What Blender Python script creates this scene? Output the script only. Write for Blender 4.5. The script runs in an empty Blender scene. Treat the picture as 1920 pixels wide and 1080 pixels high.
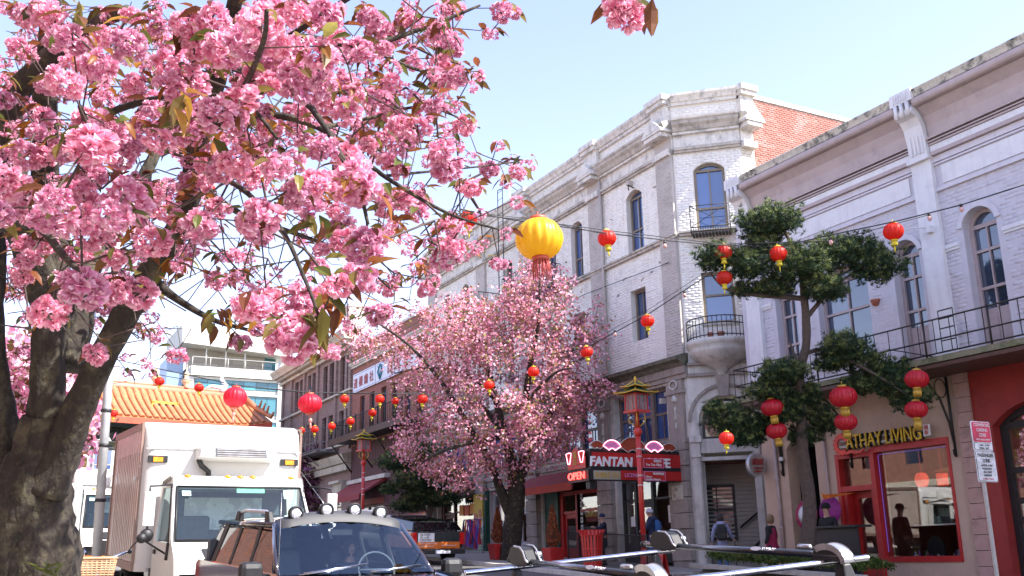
import bpy, math, random
import numpy as np
from mathutils import Vector, Matrix
random.seed(7); rng = np.random.default_rng(7)
scene = bpy.context.scene
COL = scene.collection
rad = math.radians
# ------------------------------------------------------------------ camera
YAW, PITCH, ROLL, FPX, CAMH = rad(28.4), rad(15.1), rad(1.15), 1870.0, 1.65
FW = Vector((math.sin(YAW)*math.cos(PITCH), math.cos(YAW)*math.cos(PITCH), math.sin(PITCH)))
RT0 = Vector((math.cos(YAW), -math.sin(YAW), 0)); UP0 = RT0.cross(FW)
RT = RT0*math.cos(ROLL) - UP0*math.sin(ROLL); UP = RT0*math.sin(ROLL) + UP0*math.cos(ROLL)
cam_data = bpy.data.cameras.new('camera'); cam = bpy.data.objects.new('camera', cam_data); COL.objects.link(cam)
cam.matrix_world = Matrix(((RT.x, UP.x, -FW.x, 0), (RT.y, UP.y, -FW.y, 0), (RT.z, UP.z, -FW.z, CAMH), (0, 0, 0, 1)))
cam_data.sensor_width = 36.0; cam_data.lens = FPX/1920*36; cam_data.clip_start = 0.05; cam_data.clip_end = 4000
scene.camera = cam
CO = Vector((0, 0, CAMH))
def ray(px, py):
    return (FW + RT*((px-960)/FPX) - UP*((py-540)/FPX)).normalized()
def at(px, py, X=None, Y=None, Z=None, D=None):
    d = ray(px, py)
    if X is not None: return CO + d*(X/d.x)
    if Y is not None: return CO + d*(Y/d.y)
    if Z is not None: return CO + d*((Z-CAMH)/d.z)
    return CO + d*(D/d.dot(FW))
# ------------------------------------------------------------------ world, sun, exposure
TOSUN = Vector((.42, -.52, .76)).normalized()
SUN_EL = math.asin(TOSUN.z); SUN_AZ = math.atan2(TOSUN.x, TOSUN.y)
world = bpy.data.worlds.new('World'); scene.world = world; world.use_nodes = True
wn = world.node_tree; wn.nodes.clear()
sky = wn.nodes.new('ShaderNodeTexSky'); sky.sky_type = 'NISHITA'; sky.sun_disc = False
sky.sun_elevation = SUN_EL; sky.sun_rotation = SUN_AZ
sky.altitude = 0; sky.air_density = 1.0; sky.dust_density = 0.5; sky.ozone_density = 1.3
bg = wn.nodes.new('ShaderNodeBackground'); bg.inputs['Strength'].default_value = 0.14
wo = wn.nodes.new('ShaderNodeOutputWorld')
hsv = wn.nodes.new('ShaderNodeHueSaturation'); hsv.inputs['Saturation'].default_value = .94
skm = wn.nodes.new('ShaderNodeMix'); skm.data_type = 'RGBA'; skm.blend_type = 'MULTIPLY'; skm.inputs[0].default_value = 1; skm.inputs[7].default_value = (.96, .815, .87, 1)
wn.links.new(sky.outputs[0], hsv.inputs['Color']); wn.links.new(hsv.outputs[0], skm.inputs[6]); wn.links.new(skm.outputs[2], bg.inputs[0]); wn.links.new(bg.outputs[0], wo.inputs[0])
sd = bpy.data.lights.new('sun', 'SUN'); sd.energy = 3.4; sd.angle = rad(.53); sd.color = (1, .95, .88)
sun = bpy.data.objects.new('sun', sd); COL.objects.link(sun); sun.location = (20, -30, 40)
sun.rotation_euler = (-TOSUN).to_track_quat('-Z', 'Y').to_euler()
scene.view_settings.view_transform = 'Standard'; scene.view_settings.look = 'None'
scene.view_settings.exposure = 1.95; scene.view_settings.gamma = 1.0; scene.view_settings.use_curve_mapping = False
try:
    scene.cycles.max_bounces = 8; scene.cycles.transparent_max_bounces = 16; scene.cycles.caustics_reflective = False; scene.cycles.caustics_refractive = False
    scene.cycles.use_denoising = True
except Exception: pass
SL = 0.05          # the street climbs 5 cm a metre
def gz(y): return SL*max(-30, min(y, 74))
# ------------------------------------------------------------------ materials
MATS = {}
def mat(name, col, col2=None, scale=6, amt=.5, rough=.65, metal=0, bump=0, bscale=None, streak=0, dirt=0, dirtcol=(.05,.05,.035), dscale=1.2, rand=0, trans=0, emit=0, spec=.5, coat=0, grid=None, stretch=None, hue=0):
    if name in MATS: return MATS[name]
    m = bpy.data.materials.new(name); m.use_nodes = True; nt = m.node_tree; N = nt.nodes; L = nt.links; N.clear()
    out = N.new('ShaderNodeOutputMaterial'); b = N.new('ShaderNodeBsdfPrincipled')
    c4 = (*col, 1); d4 = (*(col2 or tuple(x*.72 for x in col)), 1)
    tc = N.new('ShaderNodeTexCoord'); vec = tc.outputs['Object']
    if stretch:
        mp = N.new('ShaderNodeMapping'); mp.inputs['Scale'].default_value = stretch; L.new(vec, mp.inputs[0]); vecs = mp.outputs[0]
    else: vecs = vec
    nz = N.new('ShaderNodeTexNoise'); nz.inputs['Scale'].default_value = scale; nz.inputs['Detail'].default_value = 5; nz.inputs['Roughness'].default_value = .65
    L.new(vecs, nz.inputs['Vector'])
    r = N.new('ShaderNodeValToRGB'); r.color_ramp.elements[0].position = .5-.28*amt-.02; r.color_ramp.elements[1].position = .5+.28*amt+.02
    r.color_ramp.elements[0].color = d4; r.color_ramp.elements[1].color = c4
    if amt <= 0: r.color_ramp.elements[0].color = c4
    L.new(nz.outputs[0], r.inputs[0]); cur = r.outputs[0]
    def mix(fac, a, bcol, mode='MIX'):
        x = N.new('ShaderNodeMix'); x.data_type = 'RGBA'; x.blend_type = mode
        if isinstance(fac, float): x.inputs[0].default_value = fac
        else: L.new(fac, x.inputs[0])
        L.new(a, x.inputs[6])
        if isinstance(bcol, tuple): x.inputs[7].default_value = (*bcol, 1)
        else: L.new(bcol, x.inputs[7])
        return x.outputs[2]
    if streak:
        mp = N.new('ShaderNodeMapping'); mp.inputs['Scale'].default_value = (5, 5, .35); L.new(vec, mp.inputs[0])
        n2 = N.new('ShaderNodeTexNoise'); n2.inputs['Scale'].default_value = 1.6; n2.inputs['Detail'].default_value = 6; L.new(mp.outputs[0], n2.inputs['Vector'])
        r2 = N.new('ShaderNodeValToRGB'); r2.color_ramp.elements[0].position = .5; r2.color_ramp.elements[1].position = .75
        r2.color_ramp.elements[0].color = (0,0,0,1); r2.color_ramp.elements[1].color = (streak,)*3+(1,)
        L.new(n2.outputs[0], r2.inputs[0]); cur = mix(r2.outputs[0], cur, dirtcol)
    if dirt:
        n3 = N.new('ShaderNodeTexNoise'); n3.inputs['Scale'].default_value = dscale; n3.inputs['Detail'].default_value = 9; n3.inputs['Roughness'].default_value = .72; L.new(vec, n3.inputs['Vector'])
        r3 = N.new('ShaderNodeValToRGB'); r3.color_ramp.elements[0].position = .5; r3.color_ramp.elements[1].position = .64
        r3.color_ramp.elements[0].color = (0,0,0,1); r3.color_ramp.elements[1].color = (dirt,)*3+(1,)
        L.new(n3.outputs[0], r3.inputs[0]); cur = mix(r3.outputs[0], cur, dirtcol)
    if grid:      # brick pattern for walls too far off for single bricks: (bw, bh, mortar colour, axis 'y' or 'x')
        sx = N.new('ShaderNodeSeparateXYZ'); L.new(vec, sx.inputs[0]); cx = N.new('ShaderNodeCombineXYZ')
        L.new(sx.outputs['Y' if grid[3] == 'y' else 'X'], cx.inputs[0]); L.new(sx.outputs['Z'], cx.inputs[1])
        bt = N.new('ShaderNodeTexBrick'); bt.inputs['Scale'].default_value = 1; bt.inputs['Brick Width'].default_value = grid[0]; bt.inputs['Row Height'].default_value = grid[1]
        bt.inputs['Mortar Size'].default_value = grid[1]*.13; bt.inputs['Mortar'].default_value = (*grid[2], 1)
        L.new(cx.outputs[0], bt.inputs['Vector']); L.new(cur, bt.inputs['Color1'])
        dk = mix(1.0, cur, (.72, .68, .68), 'MULTIPLY'); L.new(dk, bt.inputs['Color2']); cur = bt.outputs[0]
    if rand or hue:
        oi = N.new('ShaderNodeObjectInfo'); hs = N.new('ShaderNodeHueSaturation')
        mr = N.new('ShaderNodeMapRange'); mr.inputs[3].default_value = 1-rand; mr.inputs[4].default_value = 1+rand
        L.new(oi.outputs['Random'], mr.inputs[0]); L.new(mr.outputs[0], hs.inputs['Value'])
        if hue:
            m2 = N.new('ShaderNodeMapRange'); m2.inputs[3].default_value = .5-hue; m2.inputs[4].default_value = .5+hue
            L.new(oi.outputs['Random'], m2.inputs[0]); L.new(m2.outputs[0], hs.inputs['Hue'])
        L.new(cur, hs.inputs['Color']); cur = hs.outputs[0]
    L.new(cur, b.inputs['Base Color']); b.inputs['Metallic'].default_value = metal
    b.inputs['Specular IOR Level'].default_value = spec; b.inputs['Coat Weight'].default_value = coat
    rr = N.new('ShaderNodeMapRange'); rr.inputs[3].default_value = max(0, rough-.08); rr.inputs[4].default_value = min(1, rough+.08)
    L.new(nz.outputs[0], rr.inputs[0]); L.new(rr.outputs[0], b.inputs['Roughness'])
    if bump:
        n4 = N.new('ShaderNodeTexNoise'); n4.inputs['Scale'].default_value = bscale or scale*3; n4.inputs['Detail'].default_value = 6; L.new(vecs, n4.inputs['Vector'])
        bp = N.new('ShaderNodeBump'); bp.inputs['Strength'].default_value = min(1, bump); bp.inputs['Distance'].default_value = .02; L.new(n4.outputs[0], bp.inputs['Height']); L.new(bp.outputs[0], b.inputs['Normal'])
    sh = b.outputs[0]
    if trans:
        t = N.new('ShaderNodeBsdfTranslucent'); L.new(cur, t.inputs[0]); ms = N.new('ShaderNodeMixShader'); ms.inputs[0].default_value = trans
        L.new(sh, ms.inputs[1]); L.new(t.outputs[0], ms.inputs[2]); sh = ms.outputs[0]
    if emit:
        L.new(cur, b.inputs['Emission Color']); b.inputs['Emission Strength'].default_value = emit
    L.new(sh, out.inputs[0]); MATS[name] = m; return m
def attr_mat(name, trans=.35, rough=.6, rand=.12, hue=.006):
    """petals and leaves: the colour of each face is stored with the mesh"""
    m = bpy.data.materials.new(name); m.use_nodes = True; nt = m.node_tree; N = nt.nodes; L = nt.links; N.clear()
    out = N.new('ShaderNodeOutputMaterial'); b = N.new('ShaderNodeBsdfPrincipled'); a = N.new('ShaderNodeAttribute'); a.attribute_name = 'tint'
    oi = N.new('ShaderNodeObjectInfo'); hs = N.new('ShaderNodeHueSaturation'); mr = N.new('ShaderNodeMapRange'); mr.inputs[3].default_value = 1-rand; mr.inputs[4].default_value = 1+rand
    m2 = N.new('ShaderNodeMapRange'); m2.inputs[3].default_value = .5-hue; m2.inputs[4].default_value = .5+hue
    L.new(oi.outputs['Random'], mr.inputs[0]); L.new(oi.outputs['Random'], m2.inputs[0]); L.new(mr.outputs[0], hs.inputs['Value']); L.new(m2.outputs[0], hs.inputs['Hue'])
    L.new(a.outputs['Color'], hs.inputs['Color']); L.new(hs.outputs[0], b.inputs['Base Color']); b.inputs['Roughness'].default_value = rough; b.inputs['Specular IOR Level'].default_value = .25
    t = N.new('ShaderNodeBsdfTranslucent'); L.new(hs.outputs[0], t.inputs[0]); ms = N.new('ShaderNodeMixShader'); ms.inputs[0].default_value = trans
    L.new(b.outputs[0], ms.inputs[1]); L.new(t.outputs[0], ms.inputs[2]); L.new(ms.outputs[0], out.inputs[0]); MATS[name] = m; return m
def clear_glass(name, tint=(.75, .82, .82), ior=1.55, gcol=(1,1,1)):
    m = bpy.data.materials.new(name); m.use_nodes = True; nt = m.node_tree; N = nt.nodes; L = nt.links; N.clear()
    out = N.new('ShaderNodeOutputMaterial'); t = N.new('ShaderNodeBsdfTransparent'); t.inputs[0].default_value = (*tint, 1)
    g = N.new('ShaderNodeBsdfGlossy'); g.inputs['Roughness'].default_value = .01; g.inputs[0].default_value = (*gcol, 1)
    geo = N.new('ShaderNodeNewGeometry'); dt = N.new('ShaderNodeVectorMath'); dt.operation = 'DOT_PRODUCT'; L.new(geo.outputs['Normal'], dt.inputs[0]); L.new(geo.outputs['Incoming'], dt.inputs[1])
    def mth(op, a, b=None):
        x = N.new('ShaderNodeMath'); x.operation = op
        for i, q in enumerate((a, b)):
            if q is None: continue
            if isinstance(q, (int, float)): x.inputs[i].default_value = q
            else: L.new(q, x.inputs[i])
        return x.outputs[0]
    f0 = ((ior-1)/(ior+1))**2     # Schlick's reflectance, the same from both sides of the pane
    fr = mth('ADD', mth('MULTIPLY', mth('POWER', mth('SUBTRACT', 1.0, mth('ABSOLUTE', dt.outputs['Value'])), 5), 1-f0), f0)
    ms = N.new('ShaderNodeMixShader'); L.new(fr, ms.inputs[0]); L.new(t.outputs[0], ms.inputs[1]); L.new(g.outputs[0], ms.inputs[2]); L.new(ms.outputs[0], out.inputs[0]); MATS[name] = m; return m
def dark_glass(name, col, ior=2.0, rough=.02, rand=.3):
    m = bpy.data.materials.new(name); m.use_nodes = True; nt = m.node_tree; N = nt.nodes; L = nt.links; b = N['Principled BSDF']
    b.inputs['Roughness'].default_value = rough; b.inputs['IOR'].default_value = ior
    oi = N.new('ShaderNodeObjectInfo'); hs = N.new('ShaderNodeHueSaturation'); mr = N.new('ShaderNodeMapRange'); mr.inputs[3].default_value = 1-rand; mr.inputs[4].default_value = 1+rand*2
    L.new(oi.outputs['Random'], mr.inputs[0]); L.new(mr.outputs[0], hs.inputs['Value']); hs.inputs['Color'].default_value = (*col, 1); L.new(hs.outputs[0], b.inputs['Base Color'])
    n = N.new('ShaderNodeTexNoise'); n.inputs['Scale'].default_value = 1.1; tc = N.new('ShaderNodeTexCoord'); L.new(tc.outputs['Object'], n.inputs['Vector'])
    bp = N.new('ShaderNodeBump'); bp.inputs['Strength'].default_value = .12; bp.inputs['Distance'].default_value = .05; L.new(n.outputs[0], bp.inputs['Height']); L.new(bp.outputs[0], b.inputs['Normal'])
    MATS[name] = m; return m
# ------------------------------------------------------------------ objects
WM = {}
def tagp(o, label=None, cat=None, group=None, kind=None, category=None):
    cat = cat or category
    if label: o['label'] = label
    if cat: o['category'] = cat
    if group: o['group'] = group
    if kind: o['kind'] = kind
    return o
def thing(name, label, cat, loc=(0,0,0), rz=0, group=None, M=None):
    o = bpy.data.objects.new(name, None); o.empty_display_size = .2; COL.objects.link(o)
    m = M if M is not None else Matrix.Translation(Vector(loc)) @ Matrix.Rotation(rz, 4, 'Z')
    o.matrix_world = m; WM[o.name] = m.copy(); return tagp(o, label, cat, group)
class Fr:
    """a facade frame: u along the wall, d outwards, z up"""
    def __init__(s, o, u, n): s.o = Vector(o); s.u = Vector(u).normalized(); s.n = Vector(n).normalized()
    def p(s, u, d, z): return s.o + s.u*u + s.n*d + Vector((0, 0, z))
class MB:
    def __init__(s, fr=None): s.v = []; s.f = []; s.m = []; s.fr = fr; s.sm = []
    def P(s, a): return a if isinstance(a, Vector) else (s.fr.p(*a) if s.fr else Vector(a))   # a Vector is already a world point
    def add(s, vs, fs, mi=0, smooth=False):
        k = len(s.v); s.v += [s.P(v) for v in vs]
        for f in fs: s.f.append([k+i for i in f]); s.m.append(mi); s.sm.append(smooth)
        return s
    def box(s, a0, a1, b0, b1, c0, c1, mi=0):
        vs = [(x, y, z) for z in (c0, c1) for y in (b0, b1) for x in (a0, a1)]
        return s.add(vs, [(0,2,3,1), (4,5,7,6), (0,1,5,4), (2,6,7,3), (0,4,6,2), (1,3,7,5)], mi)
    def hexa(s, bot, top, mi=0):   # two quads, corners in the same order
        return s.add(list(bot)+list(top), [(3,2,1,0), (4,5,6,7), (0,1,5,4), (1,2,6,5), (2,3,7,6), (3,0,4,7)], mi)
    def prism(s, poly, d0, d1, mi=0, ax=1):  # polygon in (u,z) pushed from d0 to d1 (ax=1), or in (u,d) from z0 to z1 (ax=2), or (d,z) along u (ax=0)
        n = len(poly)
        mk = {1: lambda p, d: (p[0], d, p[1]), 2: lambda p, d: (p[0], p[1], d), 0: lambda p, d: (d, p[0], p[1])}[ax]
        vs = [mk(p, d0) for p in poly]+[mk(p, d1) for p in poly]
        return s.add(vs, [tuple(range(n)), tuple(range(2*n-1, n-1, -1))]+[(i, (i+1) % n, n+(i+1) % n, n+i) for i in range(n)], mi)
    def tube(s, pts, r, n=8, mi=0, cap=True, smooth=True):
        pts = [Vector(p) for p in pts]; k = len(pts); rs = r if hasattr(r, '__len__') else [r]*k
        vs = []; prev = None
        for i, p in enumerate(pts):
            t = (pts[min(i+1, k-1)]-pts[max(i-1, 0)]); t = t.normalized() if t.length > 1e-9 else Vector((0,0,1))
            if prev is None:
                a = Vector((0, 0, 1)) if abs(t.z) < .9 else Vector((1, 0, 0)); x = t.cross(a).normalized()
            else:
                x = (prev - t*prev.dot(t)); x = x.normalized() if x.length > 1e-6 else t.orthogonal().normalized()
            prev = x; y = t.cross(x)
            for j in range(n):
                a = 2*math.pi*j/n; vs.append(p + x*(rs[i]*math.cos(a)) + y*(rs[i]*math.sin(a)))
        fs = [(i*n+j, i*n+(j+1) % n, (i+1)*n+(j+1) % n, (i+1)*n+j) for i in range(k-1) for j in range(n)]
        if cap: fs += [tuple(range(n-1, -1, -1)), tuple((k-1)*n+j for j in range(n))]
        return s.add(vs, fs, mi, smooth)
    def lathe(s, prof, n=16, c=(0,0,0), mi=0, smooth=True, a0=0, a1=None, M=None, ribs=None):
        full = a1 is None; a1 = 2*math.pi if full else a1; m = n if full else n+1; vs = []
        c = Vector(c)
        for (r, z) in prof:
            for j in range(m):
                a = a0+(a1-a0)*j/n; rr = r*(ribs(a) if ribs else 1)
                v = Vector((rr*math.cos(a), rr*math.sin(a), z)); v = (M @ v if M else v) + c; vs.append(v)
        fs = []
        for i in range(len(prof)-1):
            for j in range(n): fs.append((i*m+j, i*m+(j+1) % m, (i+1)*m+(j+1) % m, (i+1)*m+j))
        if full:
            if prof[0][0] > 1e-4: fs.append(tuple(range(m-1, -1, -1)))
            if prof[-1][0] > 1e-4: fs.append(tuple((len(prof)-1)*m+j for j in range(m)))
        return s.add(vs, fs, mi, smooth)
    def loft(s, rings, mi=0, close=True, cap=True, smooth=True):
        n = len(rings[0]); vs = [v for r in rings for v in r]; fs = []
        for i in range(len(rings)-1):
            for j in range(n if close else n-1): fs.append((i*n+j, i*n+(j+1) % n, (i+1)*n+(j+1) % n, (i+1)*n+j))
        if cap: fs += [tuple(range(n-1, -1, -1)), tuple((len(rings)-1)*n+j for j in range(n))]
        return s.add(vs, fs, mi, smooth)
    def obj(s, name, mats, parent=None, local=False, bevel=0, **tg):
        if not isinstance(mats, (list, tuple)): mats = [mats]
        me = bpy.data.meshes.new(name)
        vs = s.v
        if parent is not None and not local:
            Mi = WM[parent.name].inverted(); vs = [Mi @ v for v in vs]
        me.from_pydata([tuple(v) for v in vs], [], s.f); me.update()
        for m in mats: me.materials.append(m)
        if len(mats) > 1: me.polygons.foreach_set('material_index', s.m)
        me.polygons.foreach_set('use_smooth', s.sm)
        o = bpy.data.objects.new(name, me); COL.objects.link(o)
        if parent is not None: o.parent = parent; WM[o.name] = WM[parent.name]
        else: WM[o.name] = Matrix.Identity(4)
        if bevel:
            bv = o.modifiers.new('bevel', 'BEVEL'); bv.width = bevel; bv.segments = 2; bv.limit_method = 'ANGLE'
        return tagp(o, **tg)
def inst(name, me, parent, M, **tg):
    """a child at world matrix M that shares mesh data"""
    o = bpy.data.objects.new(name, me); COL.objects.link(o)
    if parent is not None: o.parent = parent; o.matrix_basis = WM[parent.name].inverted() @ M; WM[o.name] = M
    else: o.matrix_basis = M; WM[o.name] = M.copy()
    return tagp(o, **tg)
def copy_tree(src, M, label=None):
    """copy a thing, its parts and their sub-parts to world matrix M"""
    def cp(o, par):
        c = o.copy(); COL.objects.link(c)
        if par is not None: c.parent = par; c.matrix_parent_inverse = Matrix.Identity(4); c.matrix_basis = o.matrix_basis
        for ch in list(kids.get(o.name, [])): cp(ch, c)
        return c
    kids = {}
    for o in src_children(src): kids.setdefault(o.parent.name, []).append(o)
    c = cp(src, None); c.matrix_basis = M; WM[c.name] = M.copy()
    if label: c['label'] = label
    return c
def src_children(src):
    out = []; st = list(src.children)
    while st:
        o = st.pop(); out.append(o); st += list(o.children)
    return out
def np_mesh(name, verts, faces, nper, mats, parent=None, tint=None, smooth=False, **tg):
    """verts (N,3) world, faces flat index array with nper corners each"""
    me = bpy.data.meshes.new(name); V = np.asarray(verts, np.float32)
    if parent is not None:
        Mi = np.array(WM[parent.name].inverted()); V = V @ Mi[:3, :3].T + Mi[:3, 3]
    nf = len(faces)//nper
    me.vertices.add(len(V)); me.vertices.foreach_set('co', V.astype(np.float32).ravel())
    me.loops.add(len(faces)); me.loops.foreach_set('vertex_index', np.asarray(faces, np.int32))
    me.polygons.add(nf); me.polygons.foreach_set('loop_start', np.arange(0, nf*nper, nper, dtype=np.int32))
    if smooth: me.polygons.foreach_set('use_smooth', np.ones(nf, bool))
    me.update(calc_edges=True)
    if tint is not None:
        a = me.color_attributes.new('tint', 'FLOAT_COLOR', 'POINT'); t = np.ones((len(V), 4), np.float32); t[:, :3] = tint; a.data.foreach_set('color', t.ravel())
    for m in (mats if isinstance(mats, (list, tuple)) else [mats]): me.materials.append(m)
    o = bpy.data.objects.new(name, me); COL.objects.link(o)
    if parent is not None: o.parent = parent; WM[o.name] = WM[parent.name]
    else: WM[o.name] = Matrix.Identity(4)
    return tagp(o, **tg)
def text(name, s, h, org, right, up, m, parent, ext=.01, sx=1.0, width=None, align='CENTER', bold=0.0, shear=0, **tg):
    cu = bpy.data.curves.new('t', 'FONT'); cu.body = s; cu.align_x = align; cu.align_y = 'CENTER'; cu.size = 1; cu.extrude = .5; cu.offset = bold; cu.resolution_u = 3; cu.shear = shear
    to = bpy.data.objects.new('t', cu); me = bpy.data.meshes.new_from_object(to); bpy.data.objects.remove(to); bpy.data.curves.remove(cu)
    n = len(me.vertices); co = np.empty(n*3, np.float32); me.vertices.foreach_get('co', co); co = co.reshape(-1, 3)
    hh = co[:, 1].max()-co[:, 1].min(); ww = co[:, 0].max()-co[:, 0].min(); k = h/hh
    kx = width/ww if width else k*sx
    r = np.array(Vector(right).normalized()); u = np.array(Vector(up).normalized()); nn = np.cross(r, u)
    cx = (co[:, 0].max()+co[:, 0].min())/2 if align == 'CENTER' else co[:, 0].min(); cy = (co[:, 1].max()+co[:, 1].min())/2
    W = np.array(org)+np.outer((co[:, 0]-cx)*kx, r)+np.outer((co[:, 1]-cy)*k, u)+np.outer(co[:, 2]*ext, nn)
    if parent is not None:
        Mi = np.array(WM[parent.name].inverted()); W = W @ Mi[:3, :3].T + Mi[:3, 3]
    me.vertices.foreach_set('co', W.astype(np.float32).ravel()); me.update(); me.name = name
    me.materials.clear(); me.materials.append(m)
    o = bpy.data.objects.new(name, me); COL.objects.link(o)
    if parent is not None: o.parent = parent; WM[o.name] = WM[parent.name]
    return tagp(o, **tg)
# arch helpers ------------------------------------------------------
def arc_pts(u0, u1, zs, rise, n=10, inset=0):
    """points of a segmental (or round) arch from (u0,zs) to (u1,zs)"""
    w = (u1-u0)/2; c = (u0+u1)/2; R = (w*w+rise*rise)/(2*rise); zc = zs+rise-R; a = math.asin(min(1, w/R))
    return [(c+R*math.sin(-a+2*a*i/n)*(1), zc+R*math.cos(-a+2*a*i/n)) for i in range(n+1)]
def wall(mb, u0, u1, z0, z1, d0, d1, ops=(), mi=0):
    us = sorted({u0, u1, *[min(max(o[0], u0), u1) for o in ops], *[min(max(o[1], u0), u1) for o in ops]})
    for a, b in zip(us, us[1:]):
        m = (a+b)/2; cuts = sorted((max(o[2], z0), min(o[3], z1)) for o in ops if o[0] < m < o[1]); z = z0
        for c0, c1 in cuts:
            if c0 > z+1e-5: mb.box(a, b, d0, d1, z, c0, mi)
            z = max(z, c1)
        if z < z1-1e-5: mb.box(a, b, d0, d1, z, z1, mi)
    for o in ops:
        if len(o) > 4 and o[4] > 0:
            pts = arc_pts(o[0], o[1], o[3]-o[4], o[4])
            for (ua, za), (ub, zb) in zip(pts, pts[1:]):
                mb.prism([(ua, za), (ub, zb), (ub, o[3]), (ua, o[3])], d0, d1, mi)
def arc_band(mb, o, t, d0, d1, mi=0, n=12, ext=0):
    """an arched strip of thickness t outside the opening's arch"""
    a = arc_pts(o[0], o[1], o[3]-o[4], o[4], n); c = (o[0]+o[1])/2; zc = o[3]-o[4]-.0
    w = (o[1]-o[0])/2; R = (w*w+o[4]**2)/(2*o[4]); zc = o[3]-R
    b = [(c+(p[0]-c)*(R+t)/R, zc+(p[1]-zc)*(R+t)/R) for p in a]
    for i in range(n): mb.prism([a[i], a[i+1], b[i+1], b[i]], d0, d1, mi)
def window(F, parent, o, fm, gm, rec=.2, fw=.06, cols=1, rows=(.5,), bar=.03, name='window', panel=0, pm=None, fan=None, sillm=None, mun=None, **tg):
    """o=(u0,u1,z0,z1,rise); rows = heights (fractions) of the horizontal bars below the springing; a frame with panes as sub-parts"""
    u0, u1, z0, z1 = o[:4]; rise = o[4] if len(o) > 4 else 0; zs = z1-rise
    mb = MB(F); d1, d0 = -rec+.035, -rec-.05
    mb.box(u0, u0+fw, d0, d1, z0, zs); mb.box(u1-fw, u1, d0, d1, z0, zs); mb.box(u0+fw, u1-fw, d0, d1, z0, z0+fw)
    if rise:
        a = arc_pts(u0, u1, zs, rise, 10); b = arc_pts(u0+fw, u1-fw, zs, max(.01, rise-fw), 10)
        for i in range(10): mb.prism([a[i], a[i+1], b[i+1], b[i]], d0, d1)
        zt = zs
        mb.box(u0+fw, u1-fw, d0, d1-.004, zs-fw/2, zs+fw/2)
    else:
        mb.box(u0+fw, u1-fw, d0, d1, z1-fw, z1); zt = z1-fw
    H = (zs if rise else z1)-z0; edges = [z0+fw]+[z0+H*r for r in rows]+[(zs-fw/2) if rise else z1-fw]
    if panel: edges[0] = z0+panel
    for r in rows: mb.box(u0+fw, u1-fw, d0+.01, d1-.004, z0+H*r-bar, z0+H*r+bar)
    cw = (u1-u0-2*fw)/cols
    for i in range(1, cols): mb.box(u0+fw+cw*i-bar*.6, u0+fw+cw*i+bar*.6, d0+.015, d1-.008, z0+(panel or fw), zt if not fan else zs)
    wo_ = mb.obj(name, fm, parent, **tg)
    if panel:
        pb = MB(F); w2 = (u1-u0-2*fw)/2
        pb.box(u0+fw, u1-fw, -rec-.04, -rec, z0+fw, z0+panel)
        for i in range(2): pb.box(u0+fw+.05+w2*i, u0+fw-.05+w2*(i+1), -rec, -rec+.015, z0+fw+.08, z0+panel-.1)
        pb.obj('door_panel', pm or fm, wo_)
    for i in range(cols):
        for k in range(len(edges)-1):
            g = MB(F); x0, x1 = u0+fw+cw*i, u0+fw+cw*(i+1); g.box(x0, x1, -rec-.03, -rec-.02, edges[k], edges[k+1])
            g.obj('pane', gm, wo_)
    if rise:
        g = MB(F); a = arc_pts(u0+fw/2, u1-fw/2, zs, rise-fw/2, 10); g.prism([(u1-fw/2, zs)]+a[::-1]+[(u0+fw/2, zs)] if False else a, -rec-.03, -rec-.02)
        g.obj('pane', gm if fan is None else fan, wo_)
    if sillm:
        sb = MB(F); sb.box(u0-.06, u1+.06, -rec+.036, .07, z0-.09, z0-.003); sb.obj('window_sill', sillm, wo_)
    return wo_
_brick = {}
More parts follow.
